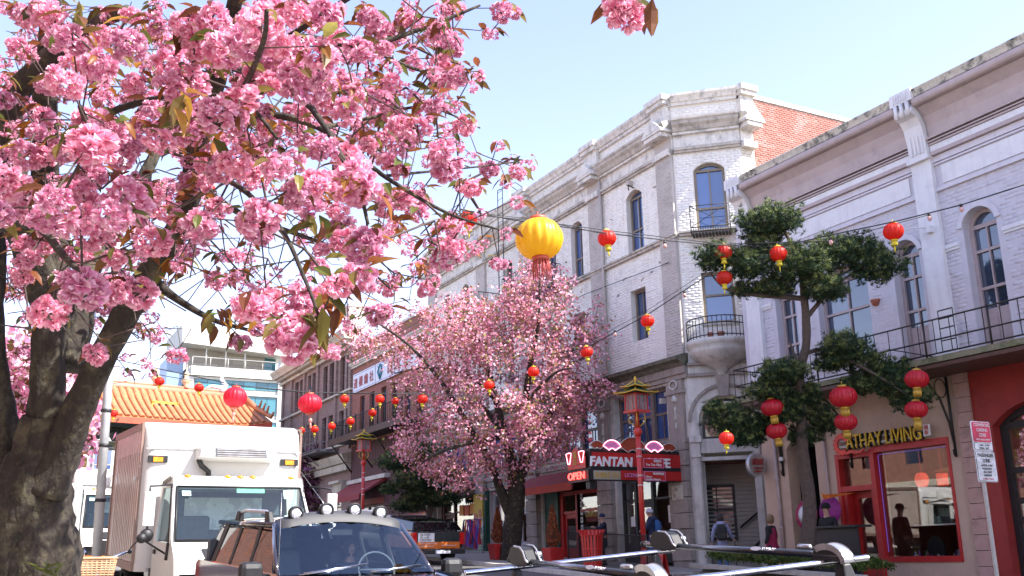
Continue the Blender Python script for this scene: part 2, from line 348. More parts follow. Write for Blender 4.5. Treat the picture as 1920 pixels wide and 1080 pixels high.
def bricks(F, parent, u0, u1, z0, z1, ops, m, singles=0, L=.215, H=.075, J=.011, proud=.009, key=None, bands=(), nearest=False):
    """running bond of real bricks standing a little proud of the bed of mortar; the first `singles` are objects of their own"""
    lst = []
    nz_ = int((z1-z0)/(H+J)); off = 0
    for r in range(nz_):
        z = z0+r*(H+J)+J/2; zc = z+H/2; off = (L+J)/2 if r % 2 else 0
        if any(b[0] < zc < b[1] for b in bands): continue
        blk = []
        for o in ops:
            rise = o[4] if len(o) > 4 else 0
            if o[2]-.02 < zc < o[3]+.01:
                a, b = o[0], o[1]
                if rise and zc > o[3]-rise:
                    w = (b-a)/2; R = (w*w+rise*rise)/(2*rise); dz = zc-(o[3]-R); hw = math.sqrt(max(0, R*R-dz*dz)); c = (a+b)/2; a, b = c-hw, c+hw
                blk.append((a-.01, b+.01))
        u = u0-off
        while u < u1:
            segs = [(max(u, u0), min(u+L, u1))]
            for a, b in blk:
                segs = [t for s_ in segs for t in ((s_[0], min(s_[1], a)), (max(s_[0], b), s_[1]))]
            for s_ in segs:
                if s_[1]-s_[0] > .03: lst.append((s_[0], s_[1], z, z+H))
            u += L+J
    if nearest: lst.sort(key=lambda q: (F.p(q[0], 0, q[2])-CO).length)
    if singles:
        if 'm' not in _brick:
            t = MB(); t.add([(0,0,0),(1,0,0),(1,0,1),(0,0,1),(.02,1,.05),(.98,1,.05),(.98,1,.95),(.02,1,.95)], [(4,7,6,5),(0,4,5,1),(1,5,6,2),(2,6,7,3),(3,7,4,0)])
            _brick['m'] = (t.v, t.f)
        if m.name not in _brick:
            me = bpy.data.meshes.new('brick'); me.from_pydata([tuple(v) for v in _brick['m'][0]], [], _brick['m'][1]); me.materials.append(m); _brick[m.name] = me
        for (a, b, c, d) in lst[:singles]:
            pr = proud+random.uniform(-.004, .005); o_ = F.p(a, 0, c)
            M = Matrix.Identity(4); cu = F.u*(b-a); cn = F.n*pr
            for i in range(3): M[i][0] = cu[i]; M[i][1] = cn[i]; M[i][2] = (0, 0, d-c)[i]; M[i][3] = o_[i]
            inst('brick', _brick[m.name], parent, M)
    rest = lst[singles:]
    if rest:
        A = np.array(rest); n = len(A); pr = proud+rng.uniform(-.004, .005, n)
        o_ = np.array(F.o); uu = np.array(F.u); nn = np.array(F.n); zz = np.array((0, 0, 1.))
        V = np.empty((n, 8, 3))
        for k, (iu, iz, dd) in enumerate([(0,2,0),(1,2,0),(1,3,0),(0,3,0),(0,2,1),(1,2,1),(1,3,1),(0,3,1)]):
            e = .004 if dd else 0
            ua = A[:, iu]+(e if iu == 0 else -e); za = A[:, iz]+(e if iz == 2 else -e)
            V[:, k] = o_+ua[:, None]*uu+za[:, None]*zz+(pr*dd)[:, None]*nn
        fq = np.array([(4,7,6,5),(0,4,5,1),(1,5,6,2),(2,6,7,3),(3,7,4,0)])
        Fx = (np.arange(n)[:, None, None]*8+fq[None]).ravel()
        np_mesh('brickwork', V.reshape(-1, 3), Fx, 4, m, parent, kind='stuff')
# ------------------------------------------------------------------ materials used by the buildings
m_asph = mat('asphalt', (.125,.12,.115), (.09,.087,.083), 30, .6, .85, bump=.5, bscale=120, dirt=.4, dscale=.5)
m_conc = mat('pavement_concrete', (.44,.41,.36), (.33,.31,.27), 8, .6, .85, bump=.3, bscale=60, dirt=.4)
m_ground = mat('earth', (.16,.15,.12), (.1,.1,.08), .5, .6, .9)
m_lilac = mat('lilac_paint', (.63,.60,.635), (.57,.54,.58), 2.5, .6, .6, bump=.25, bscale=40, dirt=.12, dscale=2, dirtcol=(.35,.3,.33), rand=.05, streak=.22)
m_lilacw = mat('pale_lilac_trim', (.76,.745,.745), (.68,.665,.67), 2, .6, .6, streak=.25, bump=.2, bscale=35, dirt=.25, dscale=2.2, dirtcol=(.4,.38,.38))
m_mauve = mat('mauve_paint', (.47,.38,.365), (.41,.33,.32), 2, .5, .55, bump=.15, dirt=.15, dscale=3)
m_weather = mat('weathered_cream', (.62,.58,.48), (.48,.45,.38), 5, .6, .8, bump=.5, dirt=1.0, dscale=3.2, dirtcol=(.06,.055,.045), stretch=(1,1,1))
m_salmon = mat('salmon_stucco', (.60,.44,.33), (.52,.375,.28), 3, .6, .85, bump=.6, bscale=70, dirt=.25, dscale=1.2, dirtcol=(.3,.2,.17))
m_redp = mat('red_paint', (.48,.025,.02), (.38,.015,.015), 4, .5, .45, bump=.1)
m_redw = mat('red_wall', (.31,.03,.022), (.24,.02,.016), 3, .5, .6, bump=.2)
m_iron = mat('black_iron', (.02,.02,.022), (.035,.028,.022), 14, .5, .5, metal=.3, bump=.2)
m_moss = mat('mossy_concrete', (.30,.27,.19), (.12,.13,.05), 5, .8, .9, bump=.7, dirt=.7, dscale=3, dirtcol=(.06,.08,.02))
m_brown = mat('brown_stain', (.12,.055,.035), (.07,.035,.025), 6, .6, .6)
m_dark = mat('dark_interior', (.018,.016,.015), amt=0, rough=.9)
m_pane = dark_glass('window_glass', (.035,.05,.08), 2.1)
m_pane2 = dark_glass('blue_glass', (.03,.07,.2), 2.2)
m_shopglass = clear_glass('shop_glass', (.85,.88,.86), 2.0)
m_roof = mat('roof_felt', (.12,.12,.12), (.09,.09,.09), 5, .5, .9)
m_white = mat('white_painted_brick', (.85,.83,.76), (.77,.755,.70), 3, .7, .7, bump=.35, bscale=50, dirt=.4, dscale=2.2, dirtcol=(.46,.42,.37), streak=.3, rand=.04)
m_mortar = mat('painted_mortar', (.76,.725,.66), (.66,.63,.57), 5, .6, .8, bump=.3)
m_grey = mat('grey_painted_brick', (.52,.475,.43), (.44,.40,.365), 4, .6, .7, bump=.35, bscale=50, dirt=.25, dscale=2)
m_cream = mat('cream_painted_brick', (.72,.66,.52), (.62,.56,.44), 4, .6, .7, bump=.3, bscale=50, dirt=.3, dscale=2)
m_trimg = mat('grey_cornice', (.56,.52,.45), (.45,.415,.36), 4, .7, .75, bump=.4, streak=.45, dirt=.6, dscale=2.6, dirtcol=(.09,.09,.085))
m_trimw = mat('pale_cornice', (.78,.75,.68), (.64,.615,.56), 4, .7, .75, bump=.3, streak=.4, dirt=.5, dscale=3, dirtcol=(.12,.12,.12))
m_stone = mat('grey_sandstone', (.38,.33,.285), (.29,.25,.22), 3, .8, .85, bump=.8, bscale=30, streak=.3, dirt=.3, dscale=2, rand=.1)
m_stonel = mat('pale_stone', (.66,.635,.57), (.56,.53,.48), 3, .6, .75, bump=.3, streak=.35, dirt=.3)
m_mossled = mat('mossy_ledge', (.22,.20,.16), (.07,.08,.04), 7, .8, .9, bump=.9, dirt=.9, dscale=4, dirtcol=(.03,.035,.02))
m_rbrick = mat('orange_red_brick', (.54,.235,.155), (.44,.17,.11), 7, .8, .8, bump=.5, bscale=60, dirt=.55, dscale=1.6, dirtcol=(.62,.42,.36), rand=.22, hue=.012)
m_rmort = mat('pale_mortar', (.55,.47,.42), (.4,.34,.31), 8, .6, .9, bump=.4)
m_olive = mat('olive_window_wood', (.25,.21,.155), (.18,.15,.115), 10, .6, .6, streak=.2)
m_wood = mat('brown_window_wood', (.21,.165,.14), (.15,.12,.1), 10, .6, .6)
m_curtain = mat('curtain_cloth', (.6,.58,.52), (.45,.43,.4), 8, .5, .9, stretch=(8,8,.3))
m_maroon = mat('maroon_canvas', (.33,.05,.055), (.22,.03,.035), 3, .6, .85, streak=.35, dirt=.3, dirtcol=(.16,.08,.08))
m_black = mat('black_paint', (.015,.015,.016), amt=0, rough=.5)
m_clap = mat('cream_clapboard', (.50,.47,.41), (.42,.39,.34), 3, .5, .7, bump=.15)
m_paper = mat('white_paper', (.75,.75,.74), amt=0, rough=.8)
m_whitep = mat('white_paint', (.78,.77,.75), (.7,.69,.67), 4, .4, .5)

# ------------------------------------------------------------------ ground, road, pavements
def strip(name, x0, x1, ys, lift, m, thick=None, **tg):
    mb = MB()
    for a, b in zip(ys, ys[1:]):
        za, zb = gz(a)+lift, gz(b)+lift; t = thick or .0
        if t: mb.hexa([(x0,a,za-t),(x1,a,za-t),(x1,b,zb-t),(x0,b,zb-t)], [(x0,a,za),(x1,a,za),(x1,b,zb),(x0,b,zb)])
        else: mb.add([(x0,a,za),(x1,a,za),(x1,b,zb),(x0,b,zb)], [(0,1,2,3)])
    return mb.obj(name, m, None, **tg)
YS = [-30, -10, 0, 10, 20, 30, 40, 50, 60, 74, 140]
strip('ground', -1500, 1500, [-1500]+YS+[1800], -.02, m_ground, kind='structure')
strip('road', 2.2, 14.0, YS, 0, m_asph, kind='structure')
strip('cross_road', -120, 120, [78, 90], .004, m_asph, kind='structure')
strip('sidewalk', 14.15, 18.2, YS[:-1], .10, m_conc, .09, kind='structure')
strip('sidewalk', -3.0, 2.05, YS[:-1], .13, m_conc, .12, kind='structure')
strip('kerb', 14.0, 14.147, YS[:-1], .11, m_stonel, .13, kind='structure')
strip('kerb', 2.053, 2.2, YS[:-1], .14, m_stonel, .16, kind='structure')
m_line = mat('road_paint', (.7,.68,.6), (.5,.5,.45), 20, .8, .8)
mb = MB()
for y in range(-6, 58, 6): mb.add([(8.0,y,gz(y)+.004),(8.12,y,gz(y)+.004),(8.12,y+3,gz(y+3)+.004),(8.0,y+3,gz(y+3)+.004)], [(0,1,2,3)])
mb.obj('road_markings', m_line, None, kind='structure')

F1 = Fr((18.2, 0, 0), (0, 1, 0), (-1, 0, 0))
def rail(mb, F, pts, z0, z1, step=.14, r=.011, rr=.018, posts=None, mid=()):
    """iron railing through frame points (u,d): top rail, bottom rail, bars"""
    for (a, b) in zip(pts, pts[1:]):
        A, B = Vector((a[0], a[1], 0)), Vector((b[0], b[1], 0)); n = max(1, int((B-A).length/step))
        for z in (z0+.06, z1)+tuple(mid): mb.tube([F.p(a[0], a[1], z), F.p(b[0], b[1], z)], rr, 6)
        for i in range(n+1):
            q = A.lerp(B, i/n); mb.tube([F.p(q.x, q.y, z0+.06), F.p(q.x, q.y, z1)], r, 4, cap=False)
# =================================================================== A: lilac building
A = thing('lilac_commercial_building', 'two storey lilac brick building with long iron balcony over a salmon shop', 'building', (18.2, 12, gz(12)))
opA = [(12.5,13.3,5.42,8.62,.36), (14.48,15.24,5.42,8.45,.33), (16.02,17.64,6.0,8.35,.3), (18.38,19.12,5.42,8.4,.33), (10.75,11.55,5.42,8.62,.36), (8.9,9.7,5.42,8.62,.36)]
mb = MB(F1); wall(mb, 5.0, 20.4, 5.4, 11.3, -.35, 0, opA); mb.box(5.0, 20.1, -12, -.36, 5.0, 11.2); mb.obj('wall', m_lilac, A)
mb = MB(F1); mb.box(4.9, 20.5, -12, -.352, 11.2, 11.32); mb.obj('roof', m_roof, A)
pa = [(13.78, 14.3), (19.6, 20.12), (7.9, 8.4)]
for a, b in pa:
    mb = MB(F1); mb.box(a, b, .001, .12, 5.42, 10.05); mb.obj('pilaster', m_lilacw, A)
bays = [(8.4, 13.78), (14.3, 19.6)]
opx = [(o[0]-.13, o[1]+.13, o[2], o[3]+.13, o[4]) for o in opA]
bricks(F1, A, 8.4, 13.78, 5.45, 9.24, opx, m_lilac, 150, bands=[(7.88, 8.06)], proud=.0035, nearest=True)
bricks(F1, A, 14.3, 19.6, 5.45, 9.24, opx, m_lilac, 150, bands=[(7.88, 8.06)], proud=.0035, nearest=True)
lil, whi, mau, wea = MB(F1), MB(F1), MB(F1), MB(F1)
for a, b in bays:
    # string course at springing, split around the openings
    us = [a]+[x for o in sorted(opx) if o[0] > a and o[1] < b for x in (o[0], o[1])]+[b]
    for i in range(0, len(us), 2): whi.box(us[i], us[i+1], .001, .06, 7.92, 8.0); whi.box(us[i], us[i+1], .001, .035, 7.86, 7.92)
    lil.box(a, b, .001, .07, 9.25, 9.34)
    whi.box(a+.18, b-.18, .001, .03, 9.40, 9.82); lil.box(a, b, .001, .05, 9.86, 9.90)
    lil.box(a, b, .001, .05, 9.93, 10.07); mau.box(a, b, .001, .13, 10.08, 10.13); mau.box(a, b, .001, .10, 10.13, 10.18)
    whi.box(a, b, .001, .07, 10.18, 10.33)
    mau.box(a, b, .001, .10, 10.34, 10.38); mau.box(a, b, .001, .13, 10.40, 10.43); mau.box(a, b, .001, .16, 10.47, 10.51)
    mau.prism([(.001,10.52),(.06,10.52),(.09,10.8),(.16,11.02),(.32,11.22),(.001,11.22)], a, b, ax=0)
    mau.prism([(.2,11.225)]+[(.40+.09*math.cos(t), 11.33+.105*math.sin(t)) for t in [-1.57,-1,-.5,0,.5,1,1.5]]+[(.2,11.43)], a, b, ax=0)
    wea.prism([(-.3,11.44),(.44,11.44),(.46,11.52),(.50,11.6),(.48,11.63),(-.3,11.63)], a, b, ax=0)
for o in opA:
    arc_band(lil, (o[0]-.003, o[1]+.003)+o[2:], .12, .001, .045)
lil.obj('string_course', m_lilac, A); whi.obj('panel_trim', m_lilacw, A); mau.obj('cornice_moulding', m_mauve, A); wea.obj('cornice_cap', m_weather, A)
for a, b in pa:
    mb = MB(F1); cc = .04
    mb.box(a-.04, b+.04, .001, .52, 11.38, 11.66)
    for i in range(7): mb.box(a+.03+i*.068, a+.06+i*.068, .521, .535, 11.43, 11.6)
    prof = [(.001,10.12),(.16,10.12),(.18,10.5),(.24,10.85),(.34,11.02)]+[(.38+.12*math.cos(t), 11.16+.12*math.sin(t)) for t in [-1.3,-.8,-.3,.2,.7,1.2]]+[(.34,11.37),(.001,11.37)]
    mb.prism(prof, a+.02, b-.02, ax=0)
    mb.box(a-.03, b+.03, .001, .22, 10.03, 10.13)
    for i in range(4): mb.box(a+.075+i*.1, a+.105+i*.1, .14, .215, 10.2, 10.75)
    for i in range(3): mb.tube([F1.p(a+.1+i*.16, .5, 11.05), F1.p(a+.1+i*.16, .52, 11.36)], .05, 6)
    mb.obj('console_bracket', m_lilacw, A)
for i, o in enumerate(opA):
    if i == 2: window(F1, A, o, m_mauve, m_pane, cols=2, rows=(.62,), sillm=m_lilacw, rec=.22, fw=.08)
    else: window(F1, A, o, m_mauve, m_pane, cols=2, rows=(.525, .81), panel=1.05, rec=.24, fw=.09, pm=m_mauve, name='balcony_door')
mb = MB(F1); mb.lathe([(.0,-.13),(.08,-.1),(.13,0),(.135,.03)], 10, F1.p(15.83, .0, 7.25)); mb.obj('flower_pot', mat('terracotta', (.42,.14,.08), amt=.4), A)
mb = MB(F1); mb.box(13.93, 14.06, .12, .24, 8.35, 8.5); mb.tube([F1.p(14.0,.2,8.45), F1.p(14.2,.4,8.5), F1.p(14.6,.6,8.5)], .012, 5); mb.obj('wire_anchor', m_lilacw, A)
# ground floor
m_sal2 = mat('salmon_block', (.50,.32,.27), (.42,.26,.22), 4, .6, .85, bump=.5, dirt=.3, dscale=3, rand=.06)
opS = [(14.42,16.42,1.47,3.88,0), (16.5,17.5,.3,3.8,0), (18.2,19.2,.3,4.4,.25)]
mb = MB(F1); wall(mb, 14.04, 20.1, -.2, 5.3, -.35, 0, opS); mb.obj('shop_wall', m_salmon, A)
opR = [(11.2,13.28,.3,4.45,.42), (7.2,9.6,.3,4.45,.42)]
mb = MB(F1); wall(mb, 5.0, 13.68, -.4, 5.3, -.35, 0, opR); mb.obj('red_wall', m_redw, A)
tmp = MB(F1)
z = .35
while z < 5.2:
    b_ = MB(F1); h = .31; b_.box(13.69, 14.03, -.3, .06+random.uniform(-.005,.005), z+.012, min(5.28, z+h)); b_.obj('stone_block', m_sal2, A); z += h
mb = MB(F1); mb.box(13.70, 14.02, -.3, .04, -.2, 5.27); mb.obj('pilaster_core', m_dark, A)
mb = MB(F1); mb.tube([F1.p(19.55,.06,5.2), F1.p(19.55,.06,1.2)], .045, 8)
for z in (2.2, 3.4, 4.6): mb.tube([F1.p(19.55,.06,z), F1.p(19.55,.06,z+.07)], .058, 8)
mb.tube([F1.p(17.85,.05,5.2), F1.p(17.85,.05,1.2)], .03, 8); mb.obj('drain_pipe', m_mauve, A)
# red timber shopfront
mb = MB(F1)
mb.box(14.36, 16.46, -.28, .03, 3.80, 3.94); mb.box(14.36, 16.46, -.28, .03, 1.38, 1.50); mb.box(16.40, 16.53, -.28, .035, .85, 3.90); mb.box(14.36, 14.43, -.28, .02, 1.50, 3.80)
mb.box(17.48, 17.58, -.28, .03, .85, 3.86); mb.box(16.53, 17.48, -.28, .025, 3.74, 3.86); mb.box(16.53, 17.48, -.28, .02, 2.98, 3.10)
mb.box(17.36, 17.48, -.34, -.02, .85, 2.98); mb.box(16.53, 16.62, -.34, -.02, .85, 2.98)
so = mb.obj('shopfront_frame', m_redp, A)
mb = MB(F1); mb.box(14.43, 16.40, -.12, -.112, 1.50, 3.80); mb.obj('shop_window_pane', m_shopglass, so)
mb = MB(F1); mb.box(16.53, 17.48, -.16, -.152, 3.10, 3.74); mb.obj('transom_pane', m_shopglass, so)
mb = MB(F1); wall(mb, 16.63, 17.35, .95, 2.96, -.3, -.22, [(16.75,17.22,1.25,2.82,0)]); do = mb.obj('shop_door', m_redp, A)
mb = MB(F1); mb.box(16.75, 17.22, -.27, -.262, 1.25, 2.82); mb.obj('pane', m_shopglass, do)
mb = MB(F1); mb.tube([F1.p(16.7,-.18,1.8), F1.p(16.7,-.18,2.15)], .015, 6); mb.obj('handle', mat('steel', (.55,.55,.56), amt=.2, rough=.25, metal=1), do)
# interior of the shop
m_int = mat('shop_back_wall', (.45,.2,.15), (.2,.07,.05), 2, .8, .8)
mb = MB(F1); mb.box(14.2, 20.0, -4.0, -3.9, .5, 5.2, 0); mb.box(14.2, 20.0, -4.0, -.4, .75, .8, 0); mb.box(14.2, 20, -4, -.4, 4.3, 4.35, 0); mb.box(14.1, 14.2, -4, -.4, .5, 5.2); mb.box(17.6, 17.65, -4, -.4, .5, 5.2)
mb.obj('shop_interior', m_int, A)
mb = MB(F1); mb.box(14.45, 16.38, -1.0, -.36, 1.32, 1.45); mb.box(14.45, 16.38, -1.05, -1.0, 2.15, 2.19); mb.obj('display_shelf', m_whitep, A)
cols_ = [(.6,.1,.1),(.1,.15,.6),(.75,.7,.6),(.1,.4,.2),(.8,.6,.1),(.6,.6,.65),(.35,.1,.4),(.8,.3,.4)]
for i in range(26):
    u = 14.55+i*.07+random.uniform(-.02,.02); h = random.uniform(.05,.2); r = random.uniform(.02,.05)
    t = MB(F1); t.lathe([(r*.7,0),(r,h*.3),(r*.5,h*.6),(r*.7,h*.8),(0.001,h)], 8, F1.p(u, -.45-random.random()*.4, 1.452))
    c = cols_[i % 8]; t.obj('figurine', mat('ware_%d' % (i % 8), c, amt=.3, rough=.25), None, label=['red','blue','ivory','green','yellow','silver','purple','pink'][i%8]+' figurine, '+['1st','2nd','3rd','4th','5th','6th','7th','8th','9th','10th','11th','12th','13th','14th','15th','16th','17th','18th','19th','20th','21st','22nd','23rd','24th','25th','26th'][i]+' from the red wall behind the shop window', category='ornament', group='small ornaments in the shop window')
m_mir = mat('polished_tray', (.7,.7,.68), amt=.1, rough=.15, metal=1)
t = MB(F1); t.prism(arc_pts(15.28, 15.72, 1.46, .219, 14)+[(15.72,1.455),(15.28,1.455)] if False else [(15.28,1.455)]+arc_pts(15.28,15.72,1.7,.215,14)+[(15.72,1.455)], -.62, -.58); t.obj('arched_display_board', m_black, None, label='black arched display board standing in the shop window', category='display board')
for k in range(3):
    c = MB(F1); mz = 3.15-.03*k; u = 15.75-.55*k
    prof = [(.03,.16),(.1,.15),(.14,.07),(.15,0),(.14,-.07),(.1,-.15),(.03,-.16)] if k != 1 else [(.12,.13),(.12,-.13)]
    c.lathe(prof, 14, F1.p(u, -.7, mz)); c.tube([F1.p(u,-.7,mz+.15), F1.p(u,-.7,3.79)], .004, 4)
    c.obj('paper_lantern', mat('lantern_lit', (.75,.08,.05), amt=.2, rough=.6, trans=.3, emit=.35), None, label=['round red lantern hanging inside the shop window near the door jamb','square red lantern hanging in the middle of the shop window','round red lantern inside the shop window farthest from the door'][k], category='lantern', group='lanterns inside the shop window') if False else c.obj('paper_lantern', mat('lantern_lit', (.75,.08,.05), amt=.2, rough=.6, trans=.3, emit=.35), None, label=['round red lantern inside the shop window nearest the red door','square red lantern in the middle of the shop window','round red lantern inside the shop window farthest from the door'][::1][2-k] if k != 1 else 'square red lantern in the middle of the shop window', category='lantern', group='lanterns inside the shop window')
c = MB(F1); c.lathe([(.001,.1),(.34,0),(.33,-.01),(.001,.08)], 18, F1.p(15.0,-.75,3.3)); c.tube([F1.p(15.0,-.75,3.38), F1.p(15,-.75,3.79)], .006, 4)
c.obj('parasol', mat('yellow_paper', (.8,.55,.08), amt=.3, trans=.3), None, label='yellow paper parasol hanging open in the shop window', category='parasol')
mb = MB(F1); mb.box(16.37, 16.382, -.10, -.09, 1.6, 3.75); mb.box(14.5, 16.36, -.10, -.09, 3.745, 3.755); mb.obj('light_string', mat('violet_led', (.35,.2,.9), amt=0, emit=.05), A)
# dark recess behind the arch at the left and the red arch windows at the right
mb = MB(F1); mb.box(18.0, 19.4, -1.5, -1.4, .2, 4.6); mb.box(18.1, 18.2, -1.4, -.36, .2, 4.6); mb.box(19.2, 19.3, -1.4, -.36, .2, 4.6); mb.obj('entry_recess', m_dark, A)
for o in opR:
    w_ = window(F1, A, o, m_black, m_shopglass, rec=.26, fw=.13, cols=2, rows=(.50, .60, .76), bar=.06, name='arched_shop_window')
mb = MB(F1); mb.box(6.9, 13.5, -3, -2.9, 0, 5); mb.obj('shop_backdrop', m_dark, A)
m_gold = mat('gold_paint', (.62,.40,.05), (.5,.3,.03), 8, .4, .4)
mb = MB(F1); mb.box(12.3, 13.12, -.34, -.32, 2.98, 3.26); mb.obj('house_number_plate', mat('mustard', (.55,.42,.12), amt=.4), A)
text('lettering', '541', .24, F1.p(12.62,-.27,3.12), (0,-1,0), (0,0,1), m_paper, A, sx=1.1)
# balcony
bal = MB(F1); bal.prism([(-.0,5.28),(.1,5.28),(1.18,5.30),(1.18,5.42),(0.001,5.44)], 4.5, 19.7, ax=0); bal.obj('balcony_slab', m_moss, A)
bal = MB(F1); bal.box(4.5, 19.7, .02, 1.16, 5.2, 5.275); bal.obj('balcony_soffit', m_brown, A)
bal = MB(F1); rail(bal, F1, [(19.65,.02),(19.65,1.13),(4.6,1.13)], 5.42, 6.18, .38, .012, .018, mid=(5.76,))
for u in np.arange(4.6, 19.7, 1.52): bal.tube([F1.p(u,1.13,5.42), F1.p(u,1.13,6.22)], .022, 6)
rail(bal, F1, [(12.95,1.16),(13.3,1.16)], 5.42, 6.32, .35, .012, .014, mid=(5.7,5.95,6.15)); bal.tube([F1.p(13.6,1.1,5.44), F1.p(14.7,1.1,5.8)], .012, 5)
bal.obj('balcony_railing', m_iron, A)
for u in (19.35, 17.05, 14.2, 11.1, 8.0):
    mb = MB(F1); zb = 3.75
    c0 = [(.03, zb), (.10, zb+.45), (.30, zb+.95), (.62, zb+1.28), (1.05, 5.19)]
    mb.tube([F1.p(u, a, b) for a, b in c0], .028, 6); mb.tube([F1.p(u, .03, zb-.25), F1.p(u, .03, 5.19)], .03, 6)
    mb.tube([F1.p(u, .25+.18*math.cos(t), 4.93+.2*math.sin(t)) for t in np.linspace(0, 6.28, 14)], .014, 5)
    mb.tube([F1.p(u, .03, zb-.25), F1.p(u, .09, zb-.2), F1.p(u, .1, zb-.1)], .014, 5)
    mb.obj('balcony_bracket', m_iron, A)
mb = MB(F1)
for (u, d, z) in [(14.95,1.0,5.44),(14.35,1.0,5.44)]: mb.tube([F1.p(u,d,z), F1.p(u,d,z+.16)], .018, 6)
mb.tube([F1.p(14.95,1.0,5.47), F1.p(14.35,1.0,5.47)], .02, 6); mb.obj('metal_bracket', m_whitep, A)

# =================================================================== B: white three storey corner building
B = thing('white_brick_building', 'white painted brick three storey building with an angled corner bay and grey stone ground floor', 'building', (18.2, 24, gz(24)))
P0 = Vector((18.2, 22.95, 0)); P1 = Vector((19.7, 21.57, 0)); CL = (P1-P0).length; cu = (P1-P0).normalized()
F2 = Fr(P0, cu, (cu.y, -cu.x, 0)); F3 = Fr(P1, (1, 0, 0), (0, -1, 0))
PB = [(23.0,23.78), (27.0,27.78), (32.0,32.85), (35.9,36.7), (41.0,41.8)]
opB = [(24.72,25.6,11.07,13.2,.22), (28.36,29.12,11.07,13.22,.22), (30.2,30.95,11.07,13.2,.22), (33.6,34.35,11.07,13.2,.22), (37.6,38.3,11.07,13.2,.22), (39.5,40.2,11.07,13.2,.22),
       (24.8,25.62,8.18,9.85,0), (28.4,29.15,8.18,9.85,0), (30.2,30.95,8.18,9.85,0), (33.6,34.35,8.18,9.85,0), (37.6,38.3,8.18,9.85,0), (39.5,40.2,8.18,9.85,0)]
mb = MB(F1); wall(mb, 22.95, 41.8, 7.0, 15.3, -.4, 0, opB); mb.box(23.5, 41.75, -14, -.41, 6.9, 14.6); mb.obj('wall', m_mortar, B)
opC = [(.56,1.50,11.07,13.24,.22), (.58,1.50,8.2,9.75,0)]
mb = MB(F2); wall(mb, 0.0, CL, 7.0, 15.3, -.35, 0, opC); mb.obj('bay_wall', m_mortar, B)
mb = MB(F3); mb.box(0.0, .5, -.5, .0, 7, 15.3); mb.obj('return_pilaster_core', m_mortar, B)
mb = MB(F3); mb.box(.5, 14, -.35, 0, 7, 15.35); mb.obj('side_wall', m_rmort, B)
mb = MB(F3); mb.box(.5, 14, -.4, .05, 15.35, 15.5); mb.obj('side_coping', m_trimw, B)
bricks(F3, B, .55, 6.2, 11.2, 15.33, [], m_rbrick, 110, L=.2, H=.062, J=.009, proud=.009, nearest=True)
bricks(F2, B, 0.02, CL-.02, 7.3, 15.2, [(o[0]-.02, o[1]+.02)+o[2:] for o in opC], m_white, 110, bands=[(10.9,11.07),(13.6,14.9)], nearest=True, proud=.006)
bricks(F3, B, .02, .5, 7.3, 13.6, [], m_cream, 0)
BN = [(10.9, 11.07), (13.6, 14.85), (9.9, 9.9)]
bricks(F1, B, 23.78, 27.0, 7.35, 15.2, opB, m_white, 80, bands=BN, nearest=True, proud=.006)
for a, b in ((27.78,32.0), (32.85,35.9), (36.7,41.0)): bricks(F1, B, a, b, 7.35, 15.2, opB, m_white, 0, bands=BN, proud=.006)
for a, b in PB:
    mb = MB(F1); mb.box(a, b, .002, .10, 7.32, 14.2); mb.obj('pilaster', m_grey, B)
Fp = Fr((18.2-.10, 0, 0), (0, 1, 0), (-1, 0, 0))
for a, b in PB[:3]: bricks(Fp, B, a+.01, b-.01, 7.4, 13.6, [], m_grey, 0, proud=.006)
# mouldings run on three faces
def mouldings(F, u0, u1, piers):
    g, w = MB(F), MB(F)
    q = MB(F); q.prism([(.002,10.92),(.12,10.92),(.12,11.0),(.17,11.0),(.17,11.06),(.002,11.06)], u0, u1, ax=0); q.obj('sill_course', m_trimg, B)
    q = MB(F); q.prism([(.002,13.62),(.10,13.62),(.10,13.69),(.15,13.69),(.15,13.78),(.002,13.78)], u0, u1, ax=0); q.obj('architrave', m_trimg, B)
    q = MB(F); q.prism([(.002,13.79),(.05,13.79),(.05,14.2),(.16,14.2),(.16,14.28),(.002,14.28)], u0, u1, ax=0); q.obj('frieze', m_trimw, B)
    g.prism([(.002,14.281),(.2,14.281),(.26,14.4),(.34,14.48),(.36,14.56),(.40,14.6),(.40,14.66),(.15,14.74),(.002,14.76)], u0, u1, ax=0)
    w.prism([(-.42,15.22),(.08,15.22),(.08,15.33),(.12,15.33),(.16,15.42),(.22,15.5),(.22,15.58),(-.42,15.58)], u0, u1, ax=0)
    g.obj('cornice', m_trimg, B); w.obj('parapet_cap', m_trimw, B)
    for a, b in piers:
        q = MB(F); q.box(a, b, .002, .18, 14.76, 15.3); q.box(a-.05, b+.05, .003, .30, 15.3, 15.44); q.box(a-.09, b+.09, .004, .36, 15.44, 15.62)
        q.box(a-.02, b+.02, .002, .20, 13.6, 13.8); q.box(a-.04, b+.04, .002, .46, 14.19, 14.32)
        c = (a+b)/2; q.prism([(a-.12,14.33),(b+.12,14.33),(b+.12,14.4),(c,14.86),(a-.12,14.4)], .004, .50)
        q.prism([(a+.08,14.42),(b-.08,14.42),(c,14.68)], .501, .512)
        q.obj('parapet_pier', m_trimw, B)
mouldings(F1, 22.93, 41.8, PB)
mouldings(F2, 0.02, CL-.0, [])
mouldings(F3, 0.0, .5, [(.0,.5)])
mb = MB(F1); mb.box(23.2, 41.7, -13.8, -.5, 14.6, 14.75); mb.obj('roof', m_roof, B)
for o in opB:
    if o[4]: window(F1, B, o, m_olive, m_pane2 if o[0] < 31 else m_pane, cols=2, rows=(.42,), rec=.2, fw=.07, fan=None)
    else: window(F1, B, o, m_olive, m_pane2 if o[0] < 30 else m_pane, cols=2, rows=(.5,), rec=.22, fw=.07)
window(F2, B, opC[0], m_olive, m_pane2, cols=2, rows=(.37,), rec=.16, fw=.08, sillm=m_trimg)
